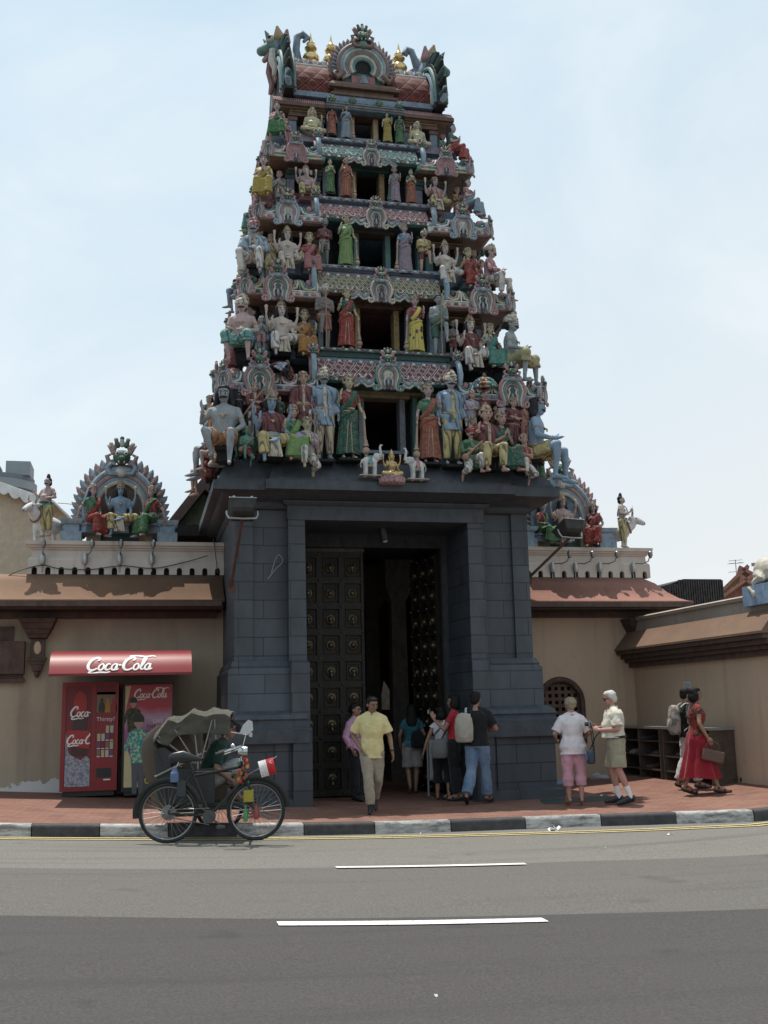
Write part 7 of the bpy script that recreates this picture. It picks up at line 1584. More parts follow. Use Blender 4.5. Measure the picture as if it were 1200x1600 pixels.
# drain cover, tissue scraps
pts = [atg(x, y) for x, y in ((843, 1249), (950, 1243), (957, 1251), (850, 1257))]; dc = thing('drain_cover', 'dark green metal drain cover set in the brick footpath', 'drain cover', pts[0])
mb = MB(); mb.add([p_ - pts[0] + V((0, 0, .006)) for p_ in reversed(pts)] + [p_ - pts[0] - V((0, 0, .03)) for p_ in reversed(pts)], [(0, 1, 2, 3), (7, 6, 5, 4), (0, 4, 5, 1), (1, 5, 6, 2), (2, 6, 7, 3), (3, 7, 4, 0)]); mb.build('plate', plain((.07, .095, .09), .5, .4), dc, 20)
def scrap(label, px, py, s, road=True):
    P = atg(px, py, -.13 if road else 0.); t = MB(); r_ = random.Random(px)
    for k in range(5 if s > .04 else 2):
        c = V((r_.uniform(-s, s), r_.uniform(-s*.5, s*.5), .004 + (s*.25 if k % 2 else 0))); a_ = r_.uniform(0, 3); u = V((math.cos(a_)*s*.7, math.sin(a_)*s*.6, r_.uniform(-.2, .5)*s)); v_ = V((-math.sin(a_)*s*.4, math.cos(a_)*s*.5, r_.uniform(0, .6)*s))
        t.add([c - u - v_, c + u - v_*.6, c + u*.7 + v_, c - u*.8 + v_*.7], [(0, 1, 2, 3)])
    o = t.build('paper_scrap', plain((.7, .7, .68), .8), None, 0); md = o.modifiers.new('thick', 'SOLIDIFY'); md.thickness = .003; o.location = P; tag(o, label, 'litter', 'paper scraps on the ground')
scrap('crumpled white tissue in the gutter below the black kerb on the right', 865, 1297, .055); scrap('white paper scrap in the gutter in front of the walking man', 602, 1301, .025); scrap('torn white scrap near the yellow lines right of the walking man', 657, 1303, .025)
scrap('flat white scrap on the road below the right kerb', 1046, 1304, .035); scrap('tiny white scrap on the road left of the far lane line end', 944, 1325, .014); scrap('small white paper cup lid on the bricks right of the black shirt', 779, 1243, .035, False); scrap('small white scrap by the drain cover', 940, 1244, .03, False); scrap('small pale chip on the near lane', 683, 1557, .012)
# ------------------------------------------------------------------ trishaw
A0, B0 = atg(262, 1318, -.13), atg(400, 1319, -.13); wd = (B0 - A0); ang = math.atan2(wd.y, wd.x); L_w = math.hypot(wd.x, wd.y)
tri = thing('trishaw', 'black trishaw with grey folding canopy parked at the kerb facing right', 'trishaw', A0, ang)
CH = plain((.5, .5, .5), .2, .95); FRM = plain((.015, .018, .016), .3, .3); RUB = plain((.014, .014, .014), .75); RW = .335
def wheel(x, y, nm='wheel', r=RW):
    mb = MB(); circ = lambda rr: [(x + rr*math.cos(a), y, r + rr*math.sin(a)) for a in [2*math.pi*i/36 for i in range(36)]]
    mb.tube(circ(r - .018), .019, 8, 0, closed=True); w_o = mb.build('wheel', RUB, tri)
    mb = MB(); mb.tube(circ(r - .043), .009, 7, 0, closed=True); mb.tube([(x, y - .045, r), (x, y + .045, r)], .022, 10); mb.lathe([(.045, -.035), (.045, -.03)], (x, y, r), 14, 0, Matrix.Rotation(rad(90), 3, 'X'))
    for i in range(32):
        a = 2*math.pi*i/32; a2 = a + (.5 if i % 2 else -.5); s = .03 if i % 4 < 2 else -.03
        mb.tube([(x + .03*math.cos(a2), y + s, r + .03*math.sin(a2)), (x + (r - .045)*math.cos(a), y, r + (r - .045)*math.sin(a))], .0021, 4)
    mb.build('rim', plain((.28, .28, .28), .3, .8), w_o); return w_o
wheel(0, 0); wheel(L_w, 0); wheel(.52, 1.02, r=.30)
mb = MB(); BB = V((.47, 0, .29)); ST = V((.26, 0, .80)); HT = V((.84, 0, .83)); HB2 = V((.875, 0, .70)); RA = V((0, 0, RW)); FA = V((L_w, 0, RW))
for s in (-.05, .05): mb.tube([RA + V((0, s, 0)), BB + V((0, s*.6, 0))], .011, 7); mb.tube([RA + V((0, s, 0)), ST + V((0, s*.3, -.04))], .009, 7); mb.tube([HB2 + V((.01, s, -.03)), HB2 + V((.06, s, -.14)), FA + V((-.06, s, .06)), FA + V((0, s, 0))], [.012, .013, .011, .009], 7)
for a, b2, r_ in ((BB, ST, .016), (ST + V((.02, 0, -.06)), HT, .016), (BB, HB2, .018), (HB2 - V((.01, 0, .03)), HT + V((-.012, 0, .06)), .019)): mb.tube([a, b2], r_, 8)
mb.build('frame', FRM, tri)
mb = MB(); mb.tube([(.28, 0, .80), (.24, 0, .90)], .013, 8); mb.tube([(.05, 0, .945), (.16, 0, .955), (.27, 0, .94), (.36, 0, .925)], [.06, .07, .04, .02], 12, 0, flat=(1, .4), round_ends=True); mb.build('saddle', plain((.02, .02, .02), .35), tri)
mb = MB(); mb.tube([(.12, -.06, .90), (.10, -.06, .86), (.14, 0, .85), (.10, .06, .86), (.12, .06, .90)], .008, 6); mb.build('saddle_spring', CH, tri)
mb = MB(); mb.lathe([(.05, 0), (.05, .10), (.04, .11), (.03, .14), (.035, .16), (.02, .165)], (.07, -.03, .68), 12); mb.build('bottle', plain((.10, .15, .27), .2), tri)
mb = MB(); mb.box(.10, .20, -.05, .02, .52, .68); mb.build('tool_pouch', plain((.03, .035, .04), .6), tri)
for x, nm in ((0, 'rear'), (L_w, 'front')):
    mb = MB(); a0, a1 = (20, 195) if nm == 'rear' else (5, 120)
    mb.tube([(x + (RW + .035)*math.cos(rad(a)), 0, RW + (RW + .035)*math.sin(rad(a))) for a in range(a0, a1, 12)], .034, 7, 0, flat=(1, .3)); mb.build('mudguard', FRM, tri)
mb = MB(); R90 = Matrix.Rotation(rad(90), 3, 'X')
mb.lathe([(.075, -.004), (.075, .004)], BB + V((0, -.07, 0)), 28, 0, R90); mb.tube([BB + V((0, -.09, 0)), BB + V((.13, -.09, -.10))], .011, 6); mb.box(BB.x + .09, BB.x + .18, -.18, -.09, BB.z - .125, BB.z - .095, 0); mb.tube([BB + V((0, .09, 0)), BB + V((-.13, .09, .10))], .011, 6); mb.box(BB.x - .18, BB.x - .09, .09, .18, BB.z + .09, BB.z + .115, 0); mb.build('crank', plain((.09, .09, .09), .4, .7), tri)
mb = MB(); mb.lathe([(.02, -.05), (.07, -.045), (.085, -.04), (.085, -.03), (.03, -.02)], RA, 20, 0, R90)
for k in (-1, 1): mb.tube([RA + V((0, -.06, .04*k)), BB + V((0, -.072, .09*k))], .006, 5)
mb.build('chain', plain((.2, .19, .18), .5, .7), tri)
mb = MB(); mb.tube([HT + V((-.012, 0, .05)), HT + V((-.02, 0, .22))], .014, 8); mb.tube([(.62, -.27, 1.00), (.72, -.27, 1.03), (.82, -.2, 1.06), (.84, 0, 1.05), (.82, .2, 1.06), (.72, .27, 1.03), (.62, .27, 1.0)], .012, 8)
mb.tube([(.64, -.26, .98), (.80, -.16, 1.03)], .006, 5); hb_ = mb.build('handlebar', CH, tri)
mb = MB(); mb.tube([(.55, -.27, .985), (.65, -.27, 1.01)], .019, 8); mb.tube([(.55, .27, .985), (.65, .27, 1.01)], .019, 8); mb.build('grip', plain((.02, .02, .02), .6), hb_)
mb = MB(); mb.lathe([(.06, 0), (.065, .05), (.05, .1), (.02, .12)], (.90, 0, 1.0), 16, 0, Matrix.Rotation(rad(-90), 3, 'Y')); mb.ball((.74, -.2, 1.07), .03); mb.build('lamp', CH, tri)
mb = MB(); mb.tube([(.84, .12, 1.06), (.88, .16, 1.22)], .006, 5); mb.build('mirror_stem', CH, hb_)
mb = MB(); mb.prism([(.80, 1.20), (.84, 1.30), (.90, 1.36), (.95, 1.34), (.96, 1.24), (.90, 1.19)], .15, .17); mb.build('mirror', plain((.5, .5, .5), .25, .3), hb_)
mb = MB(); mb.lathe([(.025, 0), (.025, .05), (.0, .06)], (.93, .16, 1.16), 10); mb.tube([(.70, .14, 1.22), (.93, .16, 1.18)], .007, 5); mb.build('bell', CH, hb_)
# bunch of charms and cloth at the head tube
mb = MB(); rq = random.Random(5)
for k in range(16): c = V((.82 + rq.uniform(-.02, .09), rq.uniform(-.06, .0), .92 - k*.018)); mb.ball(c, (.022, .02, .026), (0, 1, 0, 2)[k % 4], 7)
mb.build('charm_string', [plain((.4, .03, .02), .5), plain((.5, .25, .05), .5), plain((.03, .15, .06), .5)], tri)
mb = MB(); mb.box(.86, .97, -.10, -.03, .44, .57); mb.build('yellow_box', plain((.30, .25, .02), .5), tri)
for x, z, c in ((.88, .22, (.05, .25, .08)), (1.0, .24, (.3, .03, .02))): mb = MB(); mb.lathe([(.025, 0), (.028, .1), (.012, .14), (.012, .17)], (x, -.06, z), 9); mb.build('small_bottle', plain(c, .2), tri)
# sidecar on the far side
SC0 = .42
mb = MB()
for (x0, x1, z) in ((-.05, .86, .30), (-.05, .86, .33)): pass
for y in (.38, 1.12): mb.tube([(-.02, y, .34), (.9, y, .34), (1.0, y, .40)], .018, 7)
for x in (.05, .5, .88): mb.tube([(x, .05, .36), (x, .38, .34), (x, 1.12, .34)], .016, 7)
mb.tube([(.28, 0, .80), (.25, .38, .78)], .014, 7); mb.tube([(.66, 0, .60), (.7, .38, .6)], .014, 7); mb.tube([(.25, .02, .78), (.72, .02, .78)], .010, 7); mb.build('sidecar_frame', FRM, tri)
VINYL = plain((.025, .028, .027), .5)
mb = MB(); mb.box(-.02, .9, .40, 1.10, .36, .40); mb.frus([(.40, -.06, .40, .42, 1.08), (.52, -.10, .42, .42, 1.08)]); mb.prism([(-.16, .42), (-.02, .42), (-.02, 1.0), (-.10, 1.06), (-.22, 1.04)], .40, 1.1); mb.box(-.02, .5, .36, .415, .40, .80); mb.box(-.02, .5, 1.085, 1.14, .40, .80); mb.build('sidecar_body', VINYL, tri, 30)
mb = MB(); mb.tube([(.02, .75, .56), (.30, .75, .56)], [.34, .34], 14, 0, flat=(1, .16), round_ends=True); mb.tube([(-.06, .75, .8), (-.1, .75, 1.02)], [.32, .32], 14, 0, flat=(1, .16), round_ends=True); mb.build('cushion', plain((.09, .06, .04), .6), tri)
# canopy of folded cloth over hoops
CAN = cloth((.082, .074, .056)); hoops = []
piv = V((.30, .75, .86)); ny = 9
spec = [(-.22, 1.19), (-.15, 1.30), (-.04, 1.42), (.08, 1.40), (.22, 1.50), (.36, 1.45), (.48, 1.50), (.60, 1.47), (.70, 1.45)]
vs_ = []; fs_ = []
for i, (x, z) in enumerate(spec):
    for j in range(ny):
        f = j/(ny - 1)*2 - 1; arch = (1 - abs(f)**3.0)*.05; sag = .016*math.sin(i*2.6 + f*4)*(1 if 0 < i < 8 else 0)
        vs_.append((x + .02*math.sin(f*4 + i), .75 + f*.40, z + arch - .05 + sag))
for i in range(len(spec) - 1):
    for j in range(ny - 1): fs_.append((i*ny+j, i*ny+j+1, (i+1)*ny+j+1, (i+1)*ny+j))
def side_panel(j, y):
    o = len(vs_); low = [(-.23, 1.17), (-.14, 1.10), (-.05, 1.07), (.03, 1.17), (.12, 1.20), (.26, 1.20), (.40, 1.21), (.58, 1.19), (.66, 1.18)]; sg = 1 if j == 0 else -1
    for k in (.5, 1.):
        for i, (x, z) in enumerate(low): sx, sz = spec[i]; vs_.append((sx + (x - sx)*k, y + sg*(.025*math.sin(i*2.1 + k*2) + .03*(1 - k)), sz - .05 + (z - sz + .05)*k))
    n = len(low)
    for i in range(n - 1): fs_.append((i*ny+j, (i+1)*ny+j, o+i+1, o+i)); fs_.append((o+i, o+i+1, o+n+i+1, o+n+i))
side_panel(0, .345); side_panel(ny - 1, 1.155)
o2 = len(vs_)
for q in range(3):
    for j in range(ny): f = j/(ny-1)*2 - 1; vs_.append((-.24 + (.02, .06, .11)[q] + .015*math.sin(j*2.2 + q), .75 + f*(.39 - .01*q), (1.08, .96, .84)[q]))
for j in range(ny - 1):
    fs_.append((j, j+1, o2+j+1, o2+j))
    for q in range(2): fs_.append((o2+q*ny+j, o2+q*ny+j+1, o2+(q+1)*ny+j+1, o2+(q+1)*ny+j))
mb = MB(); mb.add(vs_, fs_); o = mb.build('canopy', CAN, tri, 32); md = o.modifiers.new('sub', 'SUBSURF'); md.subdivision_type = 'SIMPLE'; md.levels = 3; md.render_levels = 3; sm_ = o.modifiers.new('soft', 'SMOOTH'); sm_.iterations = 2; sm_.factor = .4; tx_ = bpy.data.textures.new('canopy_folds', 'CLOUDS'); tx_.noise_scale = .11; tx_.noise_depth = 3; dm = o.modifiers.new('folds', 'DISPLACE'); dm.texture = tx_; dm.strength = .05; dm.mid_level = .5; md2 = o.modifiers.new('thick', 'SOLIDIFY'); md2.thickness = .006
for y in (.37, 1.13):
    mb = MB()
    for (x, z) in ((-.18, 1.20), (.02, 1.27), (.24, 1.38), (.48, 1.43)): mb.tube([piv + V((-.02 + .1*x, y - .75, 0)), (x, y, z)], .0085, 6)
    mb.tube([(-.20, y, .72), (.34, y, .97)], .013, 7); mb.tube([(.30, y, .74), (.30, y, .98)], .011, 7); mb.tube([(.67, y, 1.40), (.61, y, 1.16)], .008, 6); mb.tube([(.49, y, 1.42), (.51, y, 1.14)], .008, 6)
    mb.build('canopy_hoops', plain((.26, .245, .22), .5, .3), tri)
# paper flag on the bike
TM = Matrix.Translation(A0) @ Matrix.Rotation(ang, 4, 'Z')
fgp = TM @ V((1.02, -.06, .80)); fg = thing('flag', 'small red and white flag with white crescent and stars on the trishaw', 'flag', fgp, ang)
mb = MB(); mb.tube([(-.16, .04, -.08), (.0, 0, .0), (.22, 0, .14)], .005, 5); mb.build('stick', CH, fg)
R_, WHF = plain((.5, .02, .03), .6), plain((.72, .70, .68), .6)
FM_ = Matrix.Translation((.02, -.01, .0)) @ Matrix.Rotation(rad(-14), 4, 'Y') @ Matrix.Scale(.62, 4); mb = MB(); mb.T = FM_
for k in range(8):
    x0, x1 = k*.036, (k+1)*.036; w0, w1 = .014*math.sin(k*.8), .014*math.sin((k+1)*.8); mb.add([(x0, w0, -.16), (x1, w1, -.16), (x1, w1, .14), (x0, w0, .14)], [(0, 1, 2, 3)], 1 if k < 4 else 0)
o = mb.build('cloth', [R_, WHF], fg); md = o.modifiers.new('t', 'SOLIDIFY'); md.thickness = .002
mb = MB(); mb.T = FM_
mb.tube([(.245 + .028*math.cos(rad(a)), -.012, .075 + .028*math.sin(rad(a))) for a in range(60, 301, 30)], [.002, .006, .008, .009, .009, .009, .008, .006, .002], 6)
for k in range(5): a = rad(90 + 72*k); mb.ball((.215 + .016*math.cos(a), -.014, .075 + .016*math.sin(a)), .006, 0, 5)
mb.build('emblem', WHF, fg)
# ------------------------------------------------------------------ people
SKA, SKE, SKD = skinm((.30, .165, .11)), skinm((.42, .22, .17)), skinm((.24, .13, .085))
EYB = plain((.02, .012, .01), .3); EYW = plain((.30, .25, .22), .4); LIP = plain((.24, .09, .075), .5)
BLKH, WHTH, BLDH = hairm((.012, .010, .009)), hairm((.55, .53, .50)), hairm((.27, .22, .15))
def person(label, px, py, pt, pose, skin, fem, wear, rz, road=False, g=1., loc=None, sc=None, belly=0, dz=0):
    P = loc or atg(px, py); t = aty(px, pt, P.y) if pt else None
    F = dict(pose=pose, skin=skin, fem=fem, wear=[('eyes', EYB, dict(white=EYW, lip=LIP))] + wear, detail=1, g=g, belly=belly)
    root, sk_, s = place(F, 'person', label, 'person', P, rad(rz), sc=sc, height=(t.z - P.z) if t else None)
    M = Matrix.Translation(root.location) @ Matrix.Rotation(rad(rz), 4, 'Z') @ Matrix.Scale(s, 4)
    return root, sk_, M
def prop(name, label, cat, M, origin):
    o = thing(name, label, cat); o.matrix_world = M @ Matrix.Translation(origin); return o
KHAKI, BLACKC, JEAN = cloth((.30, .26, .20)), cloth((.014, .014, .016)), cloth((.17, .23, .33), 'denim', (.10, .15, .24))
SHOEB = plain((.02, .02, .022), .45)
# man in yellow polo
w1 = [('pants', KHAKI, dict(len=1.97, e=.018, eb=.036)), ('top', cloth((.62, .53, .27)), dict(sl=.78, hem=.80, e=.03, es=.045, fl=.02, collar=1)), ('hair', BLKH, dict(st='short')), ('shoes', SHOEB)]
r1, s1, M1 = person('man in pale yellow polo shirt and khaki trousers walking with one hand in his pocket', 583, 1270, 1087, dict(p=(0, -.02, .925), L=[((-.075, -.15, .49), (-.05, -.20, .09)), ((.085, -.03, .47), (.04, .27, .17), (.05, -1, -.55))], A=[((-.29, .06, 1.14), (-.19, -.08, .96), (.35, -.35, -.8)), ((.28, .0, 1.12), (.31, -.08, .88))], head=(26, 14), lean=3), SKD, 0, w1, -8, g=.97, belly=.15)
mb = MB(); el, wr = s1[2][1][1], s1[2][1][2]; c = el.lerp(wr, .9); d = (wr - el).normalized(); u = d.orthogonal().normalized(); v_ = d.cross(u)
mb.tube([c + (u*math.cos(a) + v_*math.sin(a))*.034 for a in [2*math.pi*j/12 for j in range(12)]], .010, 6, 0, closed=True); mb.build('watch', BLACKC, r1)
# woman in pink behind him
person('woman in pink blouse and black trousers standing behind the man in yellow', 558, 1241, 1098, dict(L=[((-.1, -.05, .49), (-.11, -.04, .085)), ((.1, -.0, .49), (.12, .06, .085))], A=[((-.25, .05, 1.13), (-.24, -.08, .9)), ((.25, .05, 1.13), (.24, -.08, .9))], head=(8, 5)), SKA, 1, [('pants', BLACKC, dict(len=1.95, eb=.045)), ('top', cloth((.52, .28, .40)), dict(sl=1.8, hem=.84, e=.025)), ('hair', BLKH, dict(st='bun')), ('shoes', SHOEB)], 48, loc=V((aty(556, 1241, .55).x, .55, G(-.3))))
# woman in teal top, back turned, in the gateway
r3, s3, M3 = person('woman in teal top and beige knee shorts seen from behind inside the gateway', 646, 1240, 1100, dict(p=(0, 0, .93), L=[((-.08, -.02, .49), (-.05, .02, .085)), ((.1, .02, .48), (.07, .22, .14), (.1, -1, -.5))], A=[((-.25, .02, 1.13), (-.22, -.16, 1.0)), ((.25, .0, 1.13), (.24, -.12, .93))], head=(0, 8)), SKA, 1, [('pants', cloth((.30, .27, .25)), dict(len=.96, e=.03, eb=.045)), ('top', cloth((.035, .13, .17)), dict(sl=.5, hem=.9)), ('hair', BLKH, dict(st='long'))], 168)
def bag(name, label, cat, M, o, w_, d_, h_, mat, strap=None, lean=0., smat=None, pocket=True):
    t = prop(name, label, cat, M, V(o)); mb = MB()
    mb.loft([(0, 0, -h_/2, w_*.38, d_*.35), (0, 0, -h_*.42, w_*.49, d_*.48), (0, 0, 0, w_*.52, d_*.52), (0, 0, h_*.3, w_*.46, d_*.46), (0, 0, h_*.46, w_*.34, d_*.36), (0, 0, h_*.52, w_*.16, d_*.2)], 18)
    mb.v = [V((q.x*1.0, q.y, q.z)) for q in mb.v]; mb.build('bag_body', mat, t, 60)
    if pocket: mb = MB(); mb.loft([(0, d_*.3, -h_*.36, w_*.3, d_*.3), (0, d_*.36, -h_*.2, w_*.38, d_*.34), (0, d_*.32, .02, w_*.36, d_*.3), (0, d_*.25, h_*.06, w_*.25, d_*.25)], 16); mb.build('pocket', mat, t, 60)
    if strap:
        for k, S_ in enumerate(strap): mb = MB(); mb.tube(crom([V(q) - V(o) for q in S_], 4), .018, 7, 0, flat=(1, .4)); mb.build('strap', smat or mat, t)
    return t
bag('shoulder_bag', 'black shoulder bag on the back of the woman in teal', 'bag', M3, (-.10, .20, 1.05), .26, .12, .34, BLACKC, [[(-.16, -.03, 1.46), (-.16, .10, 1.42), (-.12, .18, 1.2)], [(-.16, -.03, 1.46), (-.2, -.12, 1.3), (-.17, .05, 1.05)]])
# woman in white top, mostly hidden
r4, s4, M4 = person('woman in frilled white sleeveless top half hidden behind the woman in red', 693, 1243, 1104, dict(L=[((-.1, -.02, .49), (-.12, .06, .085)), ((.1, -.02, .49), (.12, -.06, .085))], A=[((-.25, -.0, 1.13), (-.25, -.12, .9)), ((.27, .02, 1.14), (.36, -.02, .90))], head=(0, 5)), SKA, 1, [('pants', BLACKC, dict(len=1.45, e=.025, eb=.05)), ('top', cloth((.66, .64, .66)), dict(sl=.16, es=.04, hem=.93)), ('hair', BLKH, dict(st='bob'))], 158, loc=V((aty(693, 1243, .25).x, .25, G(1.))))
bag('shoulder_bag', 'grey shoulder bag hanging between the white top and the black trousers', 'bag', M4, (.02, .24, .96), .32, .14, .36, cloth((.16, .155, .15)), [[(-.14, .0, 1.44), (-.08, .16, 1.25), (.0, .24, 1.1)], [(.12, .24, 1.1), (.10, .17, 1.25), (-.12, .06, 1.45)]], smat=plain((.03, .04, .1), .6), pocket=False)
# woman in red
r5, s5, M5 = person('woman in red short sleeved top and black trousers raising a small camera', 714, 1251, 1085, dict(L=[((-.1, -.04, .49), (-.1, -.08, .085)), ((.1, -.0, .49), (.12, .08, .085))], A=[((-.24, -.06, 1.13), (-.16, -.28, 1.12)), ((.23, -.12, 1.15), (.14, -.33, 1.33), (-.1, -.35, 1))], head=(-6, -2)), SKA, 1, [('pants', BLACKC, dict(len=1.98, e=.03, eb=.075)), ('top', cloth((.42, .022, .035)), dict(sl=.48, hem=.98)), ('hair', BLKH, dict(st='bob')), ('sandals', SHOEB)], -122)
h5 = s5[2][1][2]; cm = prop('camera', 'small silver compact camera held up by the woman in red', 'camera', M5, h5 + V((-.03, -.09, .13))); mb = MB(); mb.box(-.055, .055, -.014, .014, -.032, .032); mb.build('body', plain((.22, .22, .23), .3, .5), cm, 30); mb = MB(); mb.lathe([(.022, 0), (.02, .02)], (0, -.014, 0), 12, 0, Matrix.Rotation(rad(90), 3, 'X')); mb.build('lens', BLACKC, cm)
# man in black T-shirt
r6, s6, M6 = person('man in black T-shirt and blue jeans seen from behind with folded arms', 749, 1257, 1080, dict(p=(0, 0, .92), L=[((-.10, -.1, .50), (-.10, -.2, .085), (-.3, -1, -.12)), ((.10, .04, .48), (.16, .24, .12), (.2, -1, -.45))], A=[((-.31, -.05, 1.14), (-.06, -.23, 1.12), (1, 0, 0)), ((.29, -.06, 1.13), (.05, -.2, 1.1), (-1, 0, .1))], head=(-14, 2)), SKA, 0, [('pants', JEAN, dict(len=1.97, e=.022, eb=.05)), ('top', BLACKC, dict(sl=.72, hem=.88, e=.03, es=.045)), ('hair', BLKH, dict(st='short')), ('sandals', SHOEB)], 152, g=1.02)
BEI = cloth((.36, .33, .27))
bag('backpack', 'beige backpack on one shoulder of the man in the black T-shirt', 'backpack', M6, (.17, .20, 1.16), .30, .17, .46, BEI, [[(.14, .16, 1.40), (.15, .08, 1.47), (.16, -.06, 1.46), (.18, -.12, 1.35), (.22, -.06, 1.12), (.24, .12, .98)], [(.08, .16, 1.38), (.06, .2, 1.2), (.04, .18, 1.0)]], smat=cloth((.42, .46, .42)))
# elderly couple
person('grey blonde woman in white shirt and pink capri trousers seen from behind', 900, 1259, 1088, dict(L=[((-.11, .0, .49), (-.10, .03, .085)), ((.11, .0, .49), (.10, -.03, .085))], A=[((-.30, .0, 1.15), (-.24, -.2, 1.06)), ((.30, .0, 1.15), (.24, -.2, 1.06))], head=(0, 14)), SKE, 1, [('pants', cloth((.52, .28, .34)), dict(len=1.52, e=.02, eb=.05)), ('top', cloth((.66, .60, .62)), dict(sl=.86, hem=.80, e=.035, es=.05, fl=.02, collar=1)), ('hair', BLDH, dict(st='curly')), ('sandals', plain((.22, .10, .05), .6))], 170, g=1.12)
r9, s9, M9 = person('white haired man in cream shirt and khaki cargo shorts holding a camera', 968, 1258, 1078, dict(p=(0, 0, .93), L=[((-.12, -.06, .49), (-.11, .02, .085)), ((.12, -.0, .50), (.11, .16, .10), (.05, -1, -.25))], A=[((-.25, .0, 1.13), (-.07, -.28, 1.17), (.3, -1, .25)), ((.26, .0, 1.13), (.08, -.26, 1.13), (-.35, -1, .25))], head=(-4, 10), lean=2), SKE, 0, [('pants', cloth((.31, .28, .20)), dict(len=.92, e=.03, eb=.05, top=1.02)), ('top', cloth((.60, .55, .45)), dict(sl=.80, hem=1.0, e=.035, es=.05, collar=1)), ('hair', WHTH, dict(st='short')), ('socks', plain((.72, .71, .69), .9), dict(h=.36)), ('shoes', plain((.03, .028, .035), .5)),
  ('fn', BLACKC, dict(name='belt', f=lambda mb, MT, MH, H, arms, legs: mb.tube([MT @ V((.20*math.cos(a), .005 + .155*math.sin(a), 1.01)) for a in [2*math.pi*j/20 for j in range(20)]], .02, 6, 0, closed=True))),
  ('fn', BLACKC, dict(name='glasses', f=lambda mb, MT, MH, H, arms, legs: [mb.tube([H(s*.075, .02, .015), H(s*.066, -.07, .012), H(s*.035, -.102, .008)], .005, 5) for s in (-1, 1)] + [mb.ball(H(s*.034, -.098, .005), (.026, .012, .02), 0, 8) for s in (-1, 1)])),
  ('fn', cloth((.31, .28, .20)), dict(name='cargo_pocket', f=lambda mb, MT, MH, H, arms, legs: [mb.loft([(s*.20, .0, .55, .03, .07), (s*.205, 0, .58, .04, .085), (s*.2, 0, .70, .04, .085), (s*.19, 0, .73, .03, .07)], 10) for s in (-1, 1)]))], -104, g=1.12, belly=.5)
cm = prop('camera', 'silver camera held in both hands by the white haired man', 'camera', M9, V((.0, -.40, 1.22))); mb = MB(); mb.box(-.06, .06, -.025, .025, -.035, .04); mb.box(-.03, .03, -.02, .02, .04, .058); mb.build('body', plain((.26, .25, .24), .3, .6), cm, 30); mb = MB(); mb.lathe([(.035, 0), (.035, .05), (.03, .055)], (0, -.025, 0), 14, 0, Matrix.Rotation(rad(90), 3, 'X')); mb.build('lens', plain((.03, .03, .03), .2), cm)
mb = MB(); mb.tube(crom([(-.06, 0, .02), (-.09, .03, -.15), (-.05, .04, -.4), (.0, .02, -.55), (.05, .04, -.4), (.08, .03, -.15), (.06, 0, .02)], 4), .008, 6); mb.build('strap', BLACKC, cm)
t = prop('camera_bag', 'black and blue camera bag hanging in front of the white haired man', 'bag', M9, V((.05, -.42, .72))); mb = MB(); mb.loft([(0, 0, -.12, .07, .05), (0, 0, -.1, .09, .07), (0, 0, .06, .09, .07), (0, 0, .1, .07, .05)], 14); mb.build('bag_body', plain((.02, .03, .05), .5), t); mb = MB(); mb.box(-.06, .06, -.075, -.06, -.06, .04); mb.build('flap', plain((.06, .12, .25), .4), t); mb = MB(); mb.tube([(-.02, 0, .1), (-.03, .1, .3), (-.05, .3, .5)], .01, 6); mb.build('strap', BLACKC, t)
# woman in red skirt and companion at the right
FLO = cloth((.22, .035, .022), 'floral', (.03, .02, .018))
r10, s10, M10 = person('woman with black bobbed hair in red floral top and long red skirt walking right', 1096, 1242, 1073, dict(p=(0, 0, .93), L=[((-.09, -.14, .50), (-.09, -.26, .09)), ((.09, .06, .49), (.09, .24, .10), (.1, -1, -.3))], A=[((-.25, .03, 1.13), (-.24, -.1, .89)), ((.25, -.0, 1.13), (.22, -.18, .94))], head=(0, 2)), SKA, 1, [('skirt', cloth((.24, .014, .024)), dict(hem=.22, fl=.08, pl=.012, n=9)), ('top', FLO, dict(sl=.42, hem=.82, e=.02, fl=.025)), ('hair', BLKH, dict(st='bob')), ('sandals', SHOEB)], 80)
hb10 = s10[2][0][2]; t = prop('handbag', 'flat brown handbag swinging beside the long red skirt', 'bag', M10, hb10 + V((-.02, -.06, -.30))); mb = MB(); mb.T = Matrix.Rotation(rad(14), 4, 'X'); mb.box(-.03, .03, -.19, .19, -.10, .10); o = mb.build('bag_body', plain((.10, .055, .04), .5), t, 30); bv = o.modifiers.new('b', 'BEVEL'); bv.width = .025; bv.segments = 3
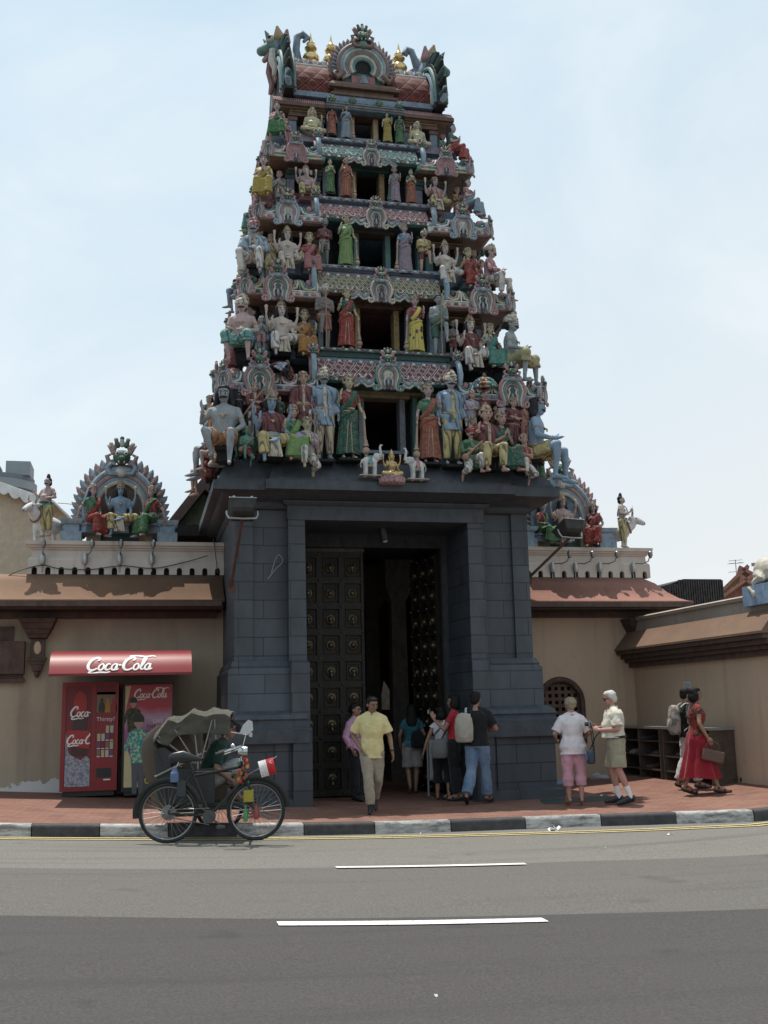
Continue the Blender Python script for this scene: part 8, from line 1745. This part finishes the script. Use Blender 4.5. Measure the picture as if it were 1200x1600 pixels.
mb = MB(); mb.tube(crom([(0, -.13, .10), (0, -.1, .2), (0, .04, .24), (0, .12, .16), (0, .13, .08)], 4), .008, 6); mb.build('handle', plain((.09, .05, .035), .5), t)
P11 = atg(1082, 1236); P11.y += .2; P11.x += .10
r11, s11, M11 = person('companion in dark top with a backpack walking behind the woman in the red skirt', 1078, 1236, 1074, dict(p=(0, 0, .93), L=[((-.09, -.06, .49), (-.09, -.1, .085)), ((.09, .05, .49), (.09, .2, .1), (.1, -1, -.3))], A=[((-.25, .05, 1.13), (-.22, -.14, .98)), ((.25, .05, 1.13), (.22, -.14, .98))], head=(10, 4)), SKA, 0, [('pants', cloth((.50, .47, .45)), dict(len=1.95, eb=.045)), ('top', BLACKC, dict(sl=.7, hem=.86)), ('hair', BLKH, dict(st='short')), ('sandals', SHOEB)], 82, loc=P11)
bag('backpack', 'pale grey backpack carried by the companion in the dark top', 'backpack', M11, (-.02, .24, 1.17), .32, .20, .52, cloth((.33, .29, .25), 'camo', (.16, .14, .12)), [[(-.12, .14, 1.40), (-.13, .04, 1.47), (-.14, -.10, 1.40), (-.15, -.12, 1.2), (-.16, .12, .98)], [(.12, .14, 1.40), (.13, .04, 1.47), (.14, -.10, 1.40), (.15, -.12, 1.2), (.16, .12, .98)]], smat=cloth((.5, .47, .42)))
# passenger resting in the trishaw
pl_ = TM @ V((.38, .75, .34))
person('man in dark green shirt and cap sitting under the trishaw canopy', 340, 0, None, dict(p=(0, .0, .24), L=[((-.11, -.38, .42), (-.12, -.40, .06)), ((.11, -.38, .42), (.13, -.34, .06))], A=[((-.26, -.06, 1.13), (-.15, -.30, 1.06), (.1, -1, -.4)), ((.26, -.06, 1.13), (.15, -.30, 1.06), (-.1, -1, -.4))], lean=24, head=(0, -12)), SKD, 0, [('pants', cloth((.28, .28, .27)), dict(len=1.3, e=.03, eb=.05)), ('top', cloth((.012, .04, .026)), dict(sl=.8, hem=.9, e=.025)), ('hair', BLKH, dict(st='short')), ('cap', cloth((.035, .035, .035)), {}), ('sandals', SHOEB)], math.degrees(ang) + 90, loc=pl_, sc=.95)
flush()
